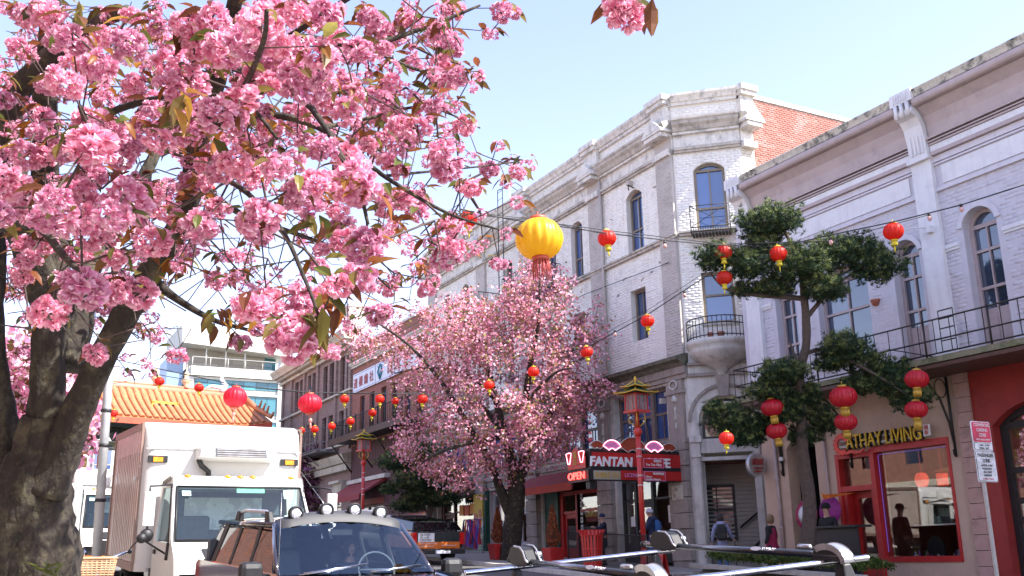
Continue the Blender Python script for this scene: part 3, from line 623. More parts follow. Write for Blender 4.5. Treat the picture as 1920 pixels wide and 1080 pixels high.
window(F2, B, opC[1], m_olive, m_pane2, cols=1, rows=(.55,), rec=.16, fw=.08, sillm=m_trimg)
# small iron balconet under the upper bay window
mb = MB(F2); rail(mb, F2, [(.40,.0),(.40,.42),(1.56,.42),(1.56,.0)], 10.86, 11.05, .07, .012, .016)
mb.tube([F2.p(.40,.42,11.05), F2.p(.40,.42,11.72)], .012, 5); mb.tube([F2.p(1.56,.42,11.05), F2.p(1.56,.42,11.72)], .012, 5)
mb.tube([F2.p(.40,.42,11.72), F2.p(1.56,.42,11.72)], .012, 5); mb.tube([F2.p(.40,.42,11.05), F2.p(1.56,.42,11.72)], .01, 5); mb.tube([F2.p(1.56,.42,11.05), F2.p(.40,.42,11.72)], .01, 5)
mb.tube([F2.p(.4,0,11.72), F2.p(.4,.42,11.72)], .012, 5)
for i in range(12): mb.box(.42+i*.098, .49+i*.098, .02, .42, 10.84, 10.87)
mb.obj('iron_balconet', m_iron, B)
# round balcony
cB = F2.p(.98, 0, 0); ang = math.atan2(F2.n.y, F2.n.x)
mb = MB(); mb.lathe([(.10,6.35),(.16,6.62),(.20,6.78),(.42,6.9),(.72,7.06),(.86,7.22),(.9,7.3),(.88,7.36),(.96,7.42),(1.0,7.5),(1.0,7.58),(.001,7.6)], 28, (cB.x, cB.y, 0), a0=ang-math.pi/2, a1=ang+math.pi/2); mb.obj('balcony_bowl', m_stonel, B)
mb = MB()
hp = [cB+Vector((.94*math.cos(ang-math.pi/2+math.pi*i/22), .94*math.sin(ang-math.pi/2+math.pi*i/22), 0)) for i in range(23)]
for z in (7.66, 8.0, 8.2): mb.tube([p+Vector((0,0,z)) for p in hp], .016, 6)
for p in hp: mb.tube([p+Vector((0,0,7.6)), p+Vector((0,0,8.2))], .011, 5)
mb.obj('balcony_railing', m_iron, B)
for k, (a, r) in enumerate(((.75,.09), (1.05,.11))):
    p = F2.p(a, .5, 7.60); t = MB(); t.lathe([(r*.7,0),(r,.16),(r*1.05,.2),(r*.9,.2),(.001,.17)], 12, p); t.obj('flower_pot', mat('terracotta', (.4,.12,.07)), None, label=['smaller clay pot on the round balcony, nearer the street wall','larger clay pot on the round balcony, nearer the lilac building'][k], category='flower pot')
# fire escape
FE = thing('fire_escape', 'black iron fire escape with ladder on the white facade behind the pink tree', 'fire escape', F1.p(32, .6, 11), group=None)
for (a, b) in ((29.9,32.6), (34.6,36.9)):
    mb = MB(F1); mb.box(a, b, .02, 1.0, 11.0, 11.05); rail(mb, F1, [(a,.02),(a,1.0),(b,1.0),(b,.02)], 11.05, 11.95, .17, .012, .018, mid=(11.45,))
    mb.tube([F1.p(a,1,11), F1.p(a,.02,10.3)], .02, 5); mb.tube([F1.p(b,1,11), F1.p(b,.02,10.3)], .02, 5)
    mb.tube([F1.p(a,1.0,11.1), F1.p((a+b)/2,1.0,11.95), F1.p(b,1.0,11.1)], .014, 5); mb.obj('landing', m_iron, FE)
mb = MB(F1)
for u in (33.0, 33.42): mb.tube([F1.p(u,.7,8.0), F1.p(u,.7,15.9)], .02, 5)
for z in np.arange(8.1, 15.9, .32): mb.tube([F1.p(33.0,.7,z), F1.p(33.42,.7,z)], .012, 4)
mb.tube([F1.p(33,.7,15.9), F1.p(33,.1,16.2), F1.p(33,-.5,15.9)], .02, 5); mb.tube([F1.p(33.42,.7,15.9), F1.p(33.42,.1,16.2), F1.p(33.42,-.5,15.9)], .02, 5)
mb.obj('ladder', m_iron, FE)
# TV aerial on the roof
t = MB(); a0 = at(957, 420, X=19.5); t.tube([a0-Vector((0,0,1.0)), a0+Vector((0,0,3.0))], .02, 6)
for k in range(6): t.tube([a0+Vector((-.4+.02*k,-.8+.3*k,2.9-.02*k)), a0+Vector((.4-.02*k,-.8+.3*k,2.9-.02*k))], .01, 4)
t.tube([a0+Vector((0,-.9,2.9)), a0+Vector((0,.9,2.85))], .012, 4); t.obj('tv_aerial', mat('aluminium', (.6,.6,.62), amt=.1, rough=.4, metal=.8), None, label='thin metal television aerial on the roof of the white building', category='aerial')
# ground floor of B
bayg = [(23.95,27.0), (27.8,31.8), (32.6,36.0), (36.8,41.0)]; piers = [(23.1,23.95), (27.0,27.8), (31.8,32.6), (36.0,36.8), (41.0,41.8)]
mb = MB(F1)
for a, b in bayg: pass
opG = [(a+.1, b-.12, 4.93, 6.56, 0) for a, b in bayg]+[(a+.1, b-.1, .2, 4.2, 0) for a, b in bayg]
wall(mb, 22.95, 41.8, 0, 6.75, -.4, -.0, opG); mb.obj('ground_floor_wall', m_stonel, B)
mb = MB(F1); mb.box(22.93, 41.8, .002, .10, 6.62, 6.76); mb.obj('architrave', m_stone, B)
mb = MB(F1); mb.box(22.93, 41.8, .0, .16, 6.76, 6.98); mb.obj('frieze', m_stone, B)
mb = MB(F1); mb.prism([(.0,6.981),(.2,6.981),(.28,7.08),(.42,7.14),(.44,7.24),(.14,7.33),(.0,7.34)], 22.9, 41.8, ax=0); mb.obj('ledge', m_mossled, B)
for (a, b) in piers:
    mb = MB(F1); mb.box(a+.06, b-.06, .002, .10, 4.9, 6.6); mb.box(a, b, .003, .16, 6.2, 6.32); mb.box(a, b, .003, .15, 4.75, 4.9); mb.obj('pier', m_stone, B)
    z = 1.0; i = 0
    while z < 4.7:
        q = MB(F1); h = .44; q.box(a+random.uniform(0,.02), b-random.uniform(0,.02), .002, .2+random.uniform(-.012,.012), z+.018, min(z+h, 4.74)); q.obj('stone_block', m_stone, B, bevel=.015); z += h
    mb = MB(F1); c = (a+b)/2
    mb.lathe([(.001,0),(.09,.02),(.10,.1),(.06,.2),(.001,.24)], 8, F1.p(c, .1, 5.95)); mb.lathe([(.001,0),(.07,.05),(.03,.3),(.05,.35),(.001,.45)], 6, F1.p(c, .1, 5.4)); mb.lathe([(.001,0),(.05,.05),(.02,.2),(.001,.24)], 6, F1.p(c, .1, 5.15))
    mb.tube([F1.p(c+.18*math.cos(t), .13, 6.47+.13*math.sin(t)) for t in np.linspace(0, 6.28, 12)], .03, 5)
    mb.obj('carved_ornament', m_stonel, B)
for a, b in bayg:
    o = (a+.1, b-.12, 4.93, 6.56); w_ = window(F1, B, o, m_wood, m_pane2, rec=.25, fw=.11, cols=3, rows=(.52,), bar=.04, sillm=m_stone, name='mezzanine_window')
    mb = MB(F1); k = (o[1]-o[0])/3
    for j in (1, 2): mb.box(o[0]+k*j-.09, o[0]+k*j+.09, -.25, -.15, o[2], o[3]-.1)
    for j in range(3): mb.box(o[0]+k*(j+.5)-.012, o[0]+k*(j+.5)+.012, -.235, -.2, o[2]+.1, o[2]+(o[3]-o[2])*.5)
    mb.obj('mullion', m_wood, w_)
    mb = MB(F1); mb.box(a, b, .002, .12, 4.55, 4.72); mb.box(a, b, .002, .07, 4.3, 4.5); mb.obj('string_course', m_stone, B)
# arch in the bay, ground floor
opE = [(.22, 1.78, .3, 6.08, .779)]
mb = MB(F2); wall(mb, -.05, CL+.2, 0, 6.7, -.35, 0, opE); mb.obj('arch_wall', m_stonel, B)
mb = MB(F2); arc_band(mb, (-.0, 2.0, 0, 6.3, .99), .09, .002, .07); mb.box(-.0, CL+.1, .002, .09, 6.62, 6.72); mb.box(0, CL+.1, .002, .14, 6.95, 7.02)
mb.obj('arch_moulding', m_stone, B)
mb = MB(F2); mb.box(0, CL+.1, -.3, .02, 6.72, 7.3); mb.obj('bay_frieze', m_stonel, B)
mb = MB(F2); mb.prism([(.84,6.0),(1.12,6.0),(1.18,6.62),(.78,6.62)], .003, .16); mb.obj('keystone', m_stone, B)
mb = MB(F2); mb.box(-.08, .26, .002, .12, 4.72, 4.9); mb.box(-.04, .2, .002, .07, 4.35, 4.72); mb.box(-.06,.22,.002,.1,4.3,4.36); mb.box(-.02, .18, .002, .06, .8, 4.3); mb.box(1.62, 1.95, .002, .12, 4.72, 4.9); mb.box(1.66, 1.86, .002, .06, .8, 4.7); mb.obj('impost', m_stonel, B)
window(F2, B, (.3, 1.7, 4.82, 5.98, .69), m_black, m_pane, rec=.2, fw=.07, cols=1, rows=(), name='fanlight')
mb = MB(F2); mb.box(.22, 1.78, -.3, -.05, 4.42, 4.82); mb.box(.22, 1.78, -.3, .0, 4.2, 4.3); mb.obj('transom', m_stonel, B)
mb = MB(F2); mb.box(-.6, 2.6, -1.75, -1.7, .3, 4.6); mb.obj('recess_back', m_clap, B)
for k in range(30):
    z = .9+k*.12; q = MB(F2); q.prism([(-1.699,z),(-1.67,z+.002),(-1.69,z+.112),(-1.699,z+.112)], -.6, 2.6, ax=0); q.obj('clapboard', m_clap, B)
mb = MB(F2); mb.box(-.6, 2.6, -1.7, -.36, 4.3, 4.34); mb.box(2.55, 2.6, -1.7, -.36, .3, 4.3); mb.box(-.6, -.55, -1.7, -.36, .3, 4.3); mb.obj('recess_lining', m_clap, B)
wr = window(F2, B, (-.05, 1.02, 2.0, 3.62), m_black, m_pane, rec=-1.64+.0 if False else 1.66, fw=.08, cols=2, rows=(.55,), name='alley_window')
wr.location = (0, 0, 0)
mb = MB(F2); mb.tube([F2.p(1.1,-1.55,2.35), F2.p(2.3,-1.55,3.3)], .03, 6); mb.tube([F2.p(1.3,-1.2,1.6), F2.p(2.3,-1.2,2.6)], .05, 6); mb.obj('stair_handrail', m_black, B)
# =================================================================== storefronts under B
m_green = mat('dark_green_paint', (.02,.09,.06), (.015,.06,.04), 5, .4, .5)
m_neon = mat('pink_neon', (1,.06,.05), amt=0, emit=1.5)
m_neonp = mat('pale_pink_neon', (1,.35,.45), amt=0, emit=1.3)
m_wht = mat('white_lettering', (.8,.8,.78), amt=0, rough=.5)
m_signred = mat('sign_red', (.5,.025,.02), (.42,.02,.018), 5, .4, .4)
m_fanred = mat('fan_red', (.42,.07,.03), (.3,.05,.02), 8, .5, .5)
m_fanpink = mat('fan_pink', (.72,.30,.55), (.6,.25,.5), 8, .5, .5)
m_tile = mat('green_tile', (.03,.22,.15), (.02,.15,.11), 6, .6, .25, grid=(.2,.1,(.3,.35,.3),'y'))
m_yel = mat('yellow_wall', (.62,.40,.05), (.5,.33,.05), 5, .5, .7)
def shopfront(F, par, u0, u1, z0, z1, fm, doors=(), stall=.6, d=-.25, name='shop_window'):
    w_ = MB(F); x = [u0]+[q for dd in doors for q in dd]+[u1]
    w_.box(u0, u1, d-.05, d+.05, z1-.12, z1); w_.box(u0, u1, d-.05, d+.05, z0, z0+.1)
    for q in x: w_.box(q-.06, q+.06, d-.06, d+.06, z0+.1, z1-.12)
    segs = list(zip(x, x[1:]))
    for a, b in segs:
        if (a, b) not in doors: w_.box(a+.06, b-.06, d-.05, d+.04, z0+.1, z0+stall); w_.box(a+.06, b-.06, d-.04, d+.03, z1-.7, z1-.63)
    fr = w_.obj(name, fm, par)
    for a, b in segs:
        if (a, b) in doors:
            w_ = MB(F); wall(w_, a+.07, b-.07, z0+.1, z1-.75, d-.08, d-.02, [(a+.2, b-.2, z0+.5, z1-.9, 0)]); w_.box(a+.07, b-.07, d-.04, d+.03, z1-.745, z1-.66); dr = w_.obj('door', fm, par)
            g = MB(F); g.box(a+.2, b-.2, d-.055, d-.045, z0+.5, z1-.9); g.obj('pane', m_shopglass, dr)
            g = MB(F); g.box(a+.06, b-.06, d-.01, d, z1-.66, z1-.12); g.obj('pane', m_shopglass, dr)
        else:
            g = MB(F); g.box(a+.06, b-.06, d-.01, d, z0+stall, z1-.7); g.obj('pane', m_shopglass, fr)
            g = MB(F); g.box(a+.06, b-.06, d-.01, d, z1-.63, z1-.12); g.obj('pane', m_shopglass, fr)
    return fr
mb = MB(F1); mb.box(23.0, 41.7, -3.6, -3.5, .6, 4.6); mb.box(23.0, 41.7, -3.5, -.41, 4.21, 4.25); mb.box(23.0, 41.7, -3.5, -.41, .7, .9); mb.obj('shop_backdrop', m_int, B)
z0 = .15+gz(25)
shopfront(F1, B, 24.05, 26.9, z0, 3.95, m_black, doors=((25.3,26.2),))
shopfront(F1, B, 27.9, 29.6, z0, 3.8, m_redp); shopfront(F1, B, 29.6, 30.8, z0, 3.8, m_redp, doors=((29.7,30.68),)); mb = MB(F1); mb.box(30.8, 31.7, -.4, -.1, z0, 4.2); mb.obj('door_surround', m_green, B)
shopfront(F1, B, 32.7, 35.9, z0+.3, 4.1, m_whitep, doors=((32.9,33.9),))
shopfront(F1, B, 36.9, 40.9, z0+.5, 4.2, m_brown, doors=((39.6,40.7),))
# window film and posters in the cafe windows
for i in range(6):
    p = MB(F1); p.box(29.38, 29.52, -.235, -.23, 2.2+i*.26, 2.4+i*.26); p.box(29.42, 29.48, -.2295, -.229, 2.26+i*.26, 2.34+i*.26, 1); p.obj('window_card', [m_paper, m_black], B)
p = MB(F1); p.box(28.1, 29.25, -.32, -.30, 2.75, 2.95); p.obj('red_counter', m_signred, B)
text('lettering', 'CHINATOWN', .3, F1.p(28.7, -.23, 3.05), (0,-1,0), (0,0,1), m_gold, B, width=1.0)
p = MB(F1); p.lathe([(.001,0),(.11,.03),(.13,.3),(.08,.5),(.001,.55)], 10, F1.p(28.6,-.6,2.55)); p.obj('paper_dragon', mat('orange_decor', (.6,.16,.03), amt=.5), B)
p = MB(F1); p.box(26.3, 26.55, -.235, -.23, 2.5, 2.8); p.obj('paper_notice', m_paper, B)
p = MB(F1); p.box(24.25, 24.6, -.24, -.232, 2.55, 3.05); p.box(24.25, 24.55, -.24, -.232, 2.0, 2.3); p.obj('paper_notice', m_paper, B)
# bronze style plaque on the corner pier
p = MB(F1); p.box(23.25, 23.75, .215, .235, 3.15, 3.55); p.obj('wall_plaque', m_weather, B)
# maroon awning over the cafe
mb = MB(F1)
aw = MB(F1); aw.prism([(.01,4.42),(.05,4.47),(1.1,3.95),(1.12,3.72),(1.08,3.72),(1.06,3.92),(.01,4.38)], 27.85, 32.2, ax=0)
awo = aw.obj('cafe_awning', m_maroon, None, label='maroon canvas awning with red valance over the cafe beside the pink tree trunk', category='awning')
aw = MB(F1); aw.box(27.85, 32.2, 1.121, 1.13, 3.70, 3.95); aw.obj('valance', mat('orange_red_canvas', (.5,.06,.03), (.35,.05,.03), 4, .6, .8), awo)
# FANTAN marquee -----------------------------------------------------
MQ = thing('cafe_marquee', 'black projecting cafe marquee with red fan shaped neon panels and FANTAN CAFE letters', 'sign', (16.5, 23.8, 3.6))
mb = MB(); mb.box(14.92, 18.15, 23.3, 24.4, 3.93, 4.02); mb.box(14.95, 18.15, 23.35, 24.35, 4.02, 4.5); mb.box(14.93, 18.15, 23.32, 23.6, 3.64, 3.93); mb.box(14.88, 14.93, 23.35, 24.4, 3.62, 3.93); mb.obj('box', m_black, MQ)
Fm = Fr((0, 23.345, 0), (1, 0, 0), (0, -1, 0))
mb = MB(Fm); mb.box(15.0, 18.0, .004, .03, 4.03, 4.40); mb.obj('red_panel', m_signred, MQ)
def fan(F, par, c, zc, r, fm, nm, a=1.05, ri=.32):
    ps = [(c+r*math.sin(t), zc+r*math.cos(t)) for t in np.linspace(-a, a, 13)]; pi_ = [(c+r*ri*math.sin(t), zc+r*ri*math.cos(t)) for t in np.linspace(a, -a, 7)]
    f_ = MB(F)
    for i in range(12):
        t0, t1 = -a+2*a*i/12, -a+2*a*(i+1)/12; q = .035 if i % 2 else .028
        f_.prism([(c+r*ri*math.sin(t0), zc+r*ri*math.cos(t0)), (c+r*ri*math.sin(t1), zc+r*ri*math.cos(t1)), (c+r*math.sin(t1), zc+r*math.cos(t1)), (c+r*math.sin(t0), zc+r*math.cos(t0))], .005, q)
    fo = f_.obj('fan_panel', fm, par); t_ = MB(F); t_.tube([F.p(u, .05, z) for u, z in ps+pi_+[ps[0]]], .012, 5); t_.obj('neon_tube', nm, fo)
for c, r, pk in ((15.17,.27,0), (15.66,.34,1), (16.35,.52,0), (17.1,.36,1), (17.62,.29,0)): fan(Fm, MQ, c, 4.46+.10-r*.45, r, m_fanpink if pk else m_fanred, m_neonp if pk else m_stonel)
text('lettering', 'FANTAN', .27, (15.62, 23.30, 4.15), (1,0,0), (0,0,1), m_wht, MQ, ext=.03, width=1.42, bold=.035, shear=.12)
text('lettering', 'CAFE', .27, (17.18, 23.30, 4.15), (1,0,0), (0,0,1), m_wht, MQ, ext=.03, width=.9, bold=.03)
mb = MB(Fm); mb.box(15.02, 15.9, .03, .05, 3.66, 3.90); mb.obj('drinks_board', mat('beige_board', (.42,.38,.28), (.33,.33,.27), 6, .5, .5), MQ)
text('lettering', 'BUBBLE TEA', .14, (15.46, 23.285, 3.78), (1,0,0), (0,0,1), m_gold, MQ, width=.78)
mb = MB(Fm); mb.box(15.92, 18.1, .03, .045, 3.66, 3.92); mb.obj('red_fascia', m_signred, MQ)
text('lettering', 'LICENSED', .11, (16.35, 23.285, 3.79), (1,0,0), (0,0,1), m_fanpink, MQ, width=.62)
# street side of the marquee: fans and OPEN
Fo = Fr((14.88, 0, 0), (0, 1, 0), (-1, 0, 0))
mb = MB(Fo); mb.box(23.45, 24.38, .004, .03, 3.98, 4.3); mb.obj('red_panel', m_signred, MQ)
fan(Fo, MQ, 23.6, 4.0, .45, m_signred, m_neonp, a=.32); fan(Fo, MQ, 24.27, 4.0, .45, m_signred, m_neonp, a=.32)
mb = MB(Fo); mb.prism([(23.7,4.1),(24.15,4.1),(24.15,4.35)]+[(23.925+.225*math.cos(t), 4.35+.2*math.sin(t)) for t in np.linspace(0,3.14,8)], .03, .05); mb.obj('tombstone_panel', m_signred, MQ)
text('lettering', '飯\n店', .36, (14.82, 23.93, 4.27), (0,-1,0), (0,0,1), m_gold, MQ)
text('lettering', 'OPEN', .2, (14.84, 23.92, 3.79), (0,-1,0), (0,0,1), m_neon, MQ, ext=.03, width=.86)
mb = MB(Fo); mb.box(23.45, 23.65, -.3, -.1, 3.42, 3.62); mb.obj('speaker', m_black, MQ)
mb = MB()
for x in (15.6, 17.4): mb.tube([(x,23.9,4.5), (18.1,25.0,5.6)], .018, 5)
mb.obj('stay_rod', m_brown, MQ)
# green awning, yellow pier, green tiles (left shops of B)
aw = MB(F1); aw.prism([(.2,4.75),(.25,4.78),(1.0,4.3),(1.0,4.05),(.97,4.05),(.96,4.28),(.2,4.7)], 36.9, 41.2, ax=0)
for i in range(22): aw.prism([(36.9+i*.195,4.055),(36.9+i*.195+.19,4.055),(36.9+i*.195+.095,3.95)], .975, .995)
aw.obj('shop_awning', mat('teal_green_canvas', (.03,.24,.16), (.02,.18,.12), 4, .5, .8), None, label='teal green awning with scalloped edge above the gift shop', category='awning')
mb = MB(F1); mb.box(36.0, 36.8, .21, .26, 2.9, 4.1); mb.obj('yellow_pier_panel', m_yel, B)
mb = MB(F1); mb.box(36.0, 36.8, .21, .27, 1.6, 2.9); mb.obj('tiled_pier_panel', m_tile, B)
mb = MB(F1); mb.box(35.88, 36.0, .0, .2, 1.6, 4.2); mb.obj('green_post', m_green, B)
mb = MB(F1); mb.box(36.1, 36.3, .262, .275, 3.1, 3.5); mb.box(36.45,36.75,.262,.275,3.1,3.35); mb.obj('menu_poster', m_fanred, B)
mb = MB(F1); mb.box(34.0, 34.9, .0, .06, 2.0, 3.9); wd = mb.obj('red_door_frame', m_redp, B)
mb = MB(F1); mb.box(34.1, 34.8, .061, .09, 2.0, 3.85); wd = mb.obj('white_door', m_whitep, B)
mb = MB(F1)
for a, b, c, d in ((34.2,34.42,3.0,3.7),(34.48,34.7,3.0,3.7)): mb.box(a, b, .091, .095, c, d)
mb.obj('pane', m_pane, wd)
# red goods in the gift shop
for i, (u, z, c) in enumerate([(37.3,3.7,(.6,.08,.03)),(37.8,3.75,(.7,.25,.03)),(38.3,3.7,(.6,.08,.03)),(38.8,3.72,(.7,.2,.03))]):
    t = MB(F1); t.box(u-.2, u+.2, -.2, -.15, z-.35, z+.08); t.obj('shop_banner', mat('banner_%d' % (i % 2), c, amt=.6, scale=14), B)
# =================================================================== C: red brick building with white sign boards
Cb = thing('red_brick_clubhouse', 'red brick building with white Chinese sign boards above a black iron balcony', 'building', (18.2, 47, gz(47)))
m_cbrick = mat('deep_red_brick', (.36,.10,.065), (.27,.07,.045), 5, .7, .8, grid=(.22,.08,(.3,.2,.16),'y'))
opCc = [(u, u+.75, 8.2, 10.2, 0) for u in (42.6, 44.1, 45.8, 47.3, 49.0, 50.5)]
mb = MB(F1); wall(mb, 41.8, 52.5, 7.6, 13.0, -.35, 0, opCc); mb.box(41.8, 52.5, -12, -.36, 0, 12.6); mb.obj('wall', m_cbrick, Cb)
mb = MB(F1); mb.box(41.8, 52.5, -.4, .1, 13.0, 13.12); mb.obj('coping', m_trimw, Cb)
mb = MB(F1); mb.box(41.8, 52.4, .002, .14, 11.9, 12.0); mb.box(41.8, 52.4, .002, .22, 12.0, 12.08); mb.box(41.8, 52.4, .002, .3, 12.08, 12.15); mb.obj('cornice', m_trimw, Cb)
for o in opCc: window(F1, Cb, o, m_brown, m_pane, cols=1, rows=(.5,), rec=.15)
m_board = mat('white_signboard', (.70,.73,.80), (.64,.67,.75), 3, .4, .5)
m_cjk = mat('red_brush_paint', (.45,.08,.09), amt=.2)
for a, b in ((42.3, 48.6), (48.7, 52.1)):
    mb = MB(F1); mb.box(a, b, .05, .11, 10.5, 11.52); sb_ = mb.obj('sign_board', m_board, Cb)
    mb = MB(F1)
    mb.box(a+.07, b-.07, .111, .116, 10.56, 10.58); mb.box(a+.07, b-.07, .111, .116, 11.44, 11.46); mb.obj('sign_border', mat('blue_line', (.1,.15,.4), amt=0), sb_)
for i, ch in enumerate('達權總社'): text('lettering', ch, .55, F1.p(51.65-i*.82, .13, 11.0), (0,-1,0), (0,0,1), m_cjk, Cb, bold=.01)
mb = MB(F1)
for s_ in (1, -1): mb.tube([F1.p(47.9, .14, 11.4), F1.p(47.9+s_*.35, .14, 11.05), F1.p(47.9, .14, 10.62)], .035, 5); mb.tube([F1.p(47.9+s_*.3,.15,11.35), F1.p(47.9, .15, 10.8)], .02, 5)
mb.obj('lodge_emblem', mat('teal_paint', (.03,.25,.35), amt=.1), Cb)
for i, ch in enumerate('民治黨'): text('lettering', ch, .55, F1.p(46.6-i*1.1, .13, 11.0), (0,-1,0), (0,0,1), m_cjk, Cb, bold=.01)
mb = MB(F1); mb.box(41.9, 52.4, .0, 1.32, 7.72, 7.86); mb.box(41.9, 52.4, 1.25, 1.33, 7.6, 7.9); mb.obj('balcony_slab', m_iron, Cb)
mb = MB(F1); rail(mb, F1, [(52.3,.02),(52.3,1.28),(41.95,1.28)], 7.86, 8.75, .2, .014, .025)
for u in np.arange(42, 52.4, 1.04): mb.tube([F1.p(u,1.28,7.7), F1.p(u,1.28,8.82)], .035, 5)
mb.obj('balcony_railing', m_iron, Cb)
for u in (52.2, 49, 46, 43): mb = MB(F1); mb.tube([F1.p(u,1.25,7.7), F1.p(u,.03,6.2)], .04, 5); mb.obj('balcony_brace', m_iron, Cb)
m_corr = mat('dark_red_corrugated', (.10,.03,.035), (.07,.02,.025), 5, .5, .6, streak=.3)
for k in range(44):
    u = 42.5+k*.225; q = MB(F1); zb = 4.7 if u > 47.3 else 3.7; q.prism([(u,.02),(u+.11,.06),(u+.225,.02)], zb, 7.6, ax=2) if False else q.prism([(u,.0),(u+.06,.05),(u+.16,.05),(u+.222,.0)], zb, 7.6, ax=2); q.obj('corrugated_panel', m_corr, Cb)
mb = MB(F1); wall(mb, 41.8, 52.5, 0, 7.6, -.35, -.01, [(42.3,45.2,1.9,3.5,0),(47.6,51.8,2.3,4.4,0)]); mb.obj('lower_wall', m_redw, Cb)
shopfront(F1, Cb, 47.6, 51.8, 2.3, 4.4, m_brown, doors=((49.2,50.1),)); shopfront(F1, Cb, 42.3, 45.2, 2.2, 3.5, m_redp, doors=((43.2,44.0),))
mb = MB(F1); mb.box(45.3, 47.4, .0, .12, 1.6, 3.7); mb.obj('red_pier', m_redw, Cb)
aw = MB(F1); aw.prism([(.01,5.6),(.06,5.65),(1.5,4.75),(1.5,4.5),(1.46,4.5),(1.44,4.72),(.01,5.5)], 46.9, 52.0, ax=0); aw.obj('shop_awning', m_maroon, None, label='faded maroon awning with pale top rail behind the farther red lamp post', category='awning')
mb = MB(F1); mb.box(46.5, 52.1, .0, .35, 5.55, 5.75); mb.obj('awning_housing', m_stonel, Cb)
# yellow poster columns and clutter
mb = MB(F1); mb.box(41.3, 42.1, .0, .2, 1.9, 3.6); mb.obj('yellow_poster_panel', m_yel, Cb)
# =================================================================== D: brown brick building with dentil cornice
Db = thing('brown_brick_block', 'brown brick block with cream dentil cornice and tall paired windows down the street', 'building', (18.2, 60, gz(60)))
m_dbrick = mat('mauve_brown_brick', (.36,.26,.22), (.28,.19,.165), 5, .7, .85, grid=(.24,.085,(.2,.14,.13),'y'))
m_dcream = mat('cream_stone', (.60,.55,.44), (.5,.45,.36), 3, .7, .8, bump=.3, streak=.3, dirt=.3)
Dp = [(52.75,53.55),(53.9,54.7),(55.85,56.65),(57.05,57.85),(59.4,60.1),(60.35,61.0),(62.1,62.8),(63.05,63.85)]
opD = [(a, b, 10.95, 12.95, 0) for a, b in Dp]+[(a, b, 8.0, 9.85, 0) for a, b in Dp]
mb = MB(F1); wall(mb, 52.5, 66.9, 7.2, 13.6, -.35, 0, opD); mb.box(52.5, 66.9, -12, -.36, 0, 13.5); wall(mb, 52.5, 66.9, 0, 6.4, -.35, -.02, [(54,56,2.5,5.2,.5),(57,59.5,2.5,5.2,.5),(60.5,63,2.5,5.2,.5)]); mb.obj('wall', m_dbrick, Db)
for o in opD: window(F1, Db, o, m_brown, m_pane, cols=1, rows=(.5,), rec=.2, fw=.06, sillm=m_dcream)
for u in (52.55, 55.1, 58.6, 61.4, 64.3, 66.3):
    mb = MB(F1); mb.box(u, u+.35, .002, .12, 7.6, 13.2); mb.obj('pilaster', m_dbrick, Db)
mb = MB(F1); mb.box(52.4, 66.9, .003, .18, 10.78, 10.9); mb.box(52.4, 66.9, .003, .16, 7.84, 7.95); mb.obj('sill_band', m_dcream, Db)
mb = MB(F1); mb.box(52.3, 67, .004, .22, 13.2, 13.38); mb.prism([(.0,13.62),(.62,13.62),(.7,13.8),(.82,13.95),(.85,14.1),(0,14.2)], 52.2, 67.2, ax=0); mb.box(52.3, 67, .004, .14, 13.38, 13.62); mb.obj('cornice', m_dcream, Db)
for k in range(48): q = MB(F1); u = 52.4+k*.3; q.box(u, u+.15, .141, .5, 13.42, 13.6); q.obj('dentil', m_dcream, Db)
mb = MB(F1); mb.box(52.6, 66.9, -.5, .1, 14.2, 14.5); mb.obj('parapet', m_trimg, Db)
mb = MB(F1); mb.box(52.7, 53.7, -.7, .2, 14.2, 15.6); mb.box(52.65, 53.75, -.75, .25, 15.6, 15.75); mb.obj('chimney', m_stonel, Db)
mb = MB(F1); mb.box(52.4, 66.9, .0, .3, 6.4, 6.75); mb.prism([(.0,6.75),(.4,6.8),(.55,7.1),(.6,7.25),(0,7.35)], 52.3, 66.9, ax=0); mb.box(52.5, 54.2, .0, .7, 5.7, 5.85); mb.prism([(52.7,5.0),(53.9,5.0),(54.1,5.7),(52.5,5.7)], .0, .5); mb.obj('lower_cornice', m_dcream, Db)
shopfront(F1, Db, 54, 56, 2.5, 5.2, m_brown); shopfront(F1, Db, 57, 59.5, 2.5, 5.2, m_brown); shopfront(F1, Db, 60.5, 63, 2.5, 5.2, m_brown)
fe = thing('fire_escape', 'grey steel fire escape platform on the brown brick block', 'fire escape', F1.p(57, .6, 7.6))
mb = MB(F1); mb.box(54.6, 58.8, .02, 1.3, 7.55, 7.62); rail(mb, F1, [(54.6,.02),(54.6,1.3),(58.8,1.3),(58.8,.02)], 7.62, 8.9, .7, .02, .03, mid=(8.1,)); mb.tube([F1.p(56.7,1.2,7.5), F1.p(56.7,.02,6.6)], .03, 5); mb.obj('platform', mat('grey_steel', (.22,.22,.23), (.15,.14,.14), 8, .5, .5, metal=.5), fe)
mb = MB(F1); mb.tube([F1.p(57.6,1.2,7.6), F1.p(56.2,1.2,11.5)], .03, 5); mb.tube([F1.p(58.1,1.2,7.6), F1.p(56.7,1.2,11.5)], .03, 5)
for k in range(13): t = k/13; mb.tube([F1.p(57.6-1.4*t,1.2,7.6+3.9*t), F1.p(58.1-1.4*t,1.2,7.6+3.9*t)], .018, 4)
mb.tube([F1.p(55.0,1.2,11.0), F1.p(55.0,1.2,8.9)], .02, 4); mb.obj('ladder', MATS['grey_steel'], fe)
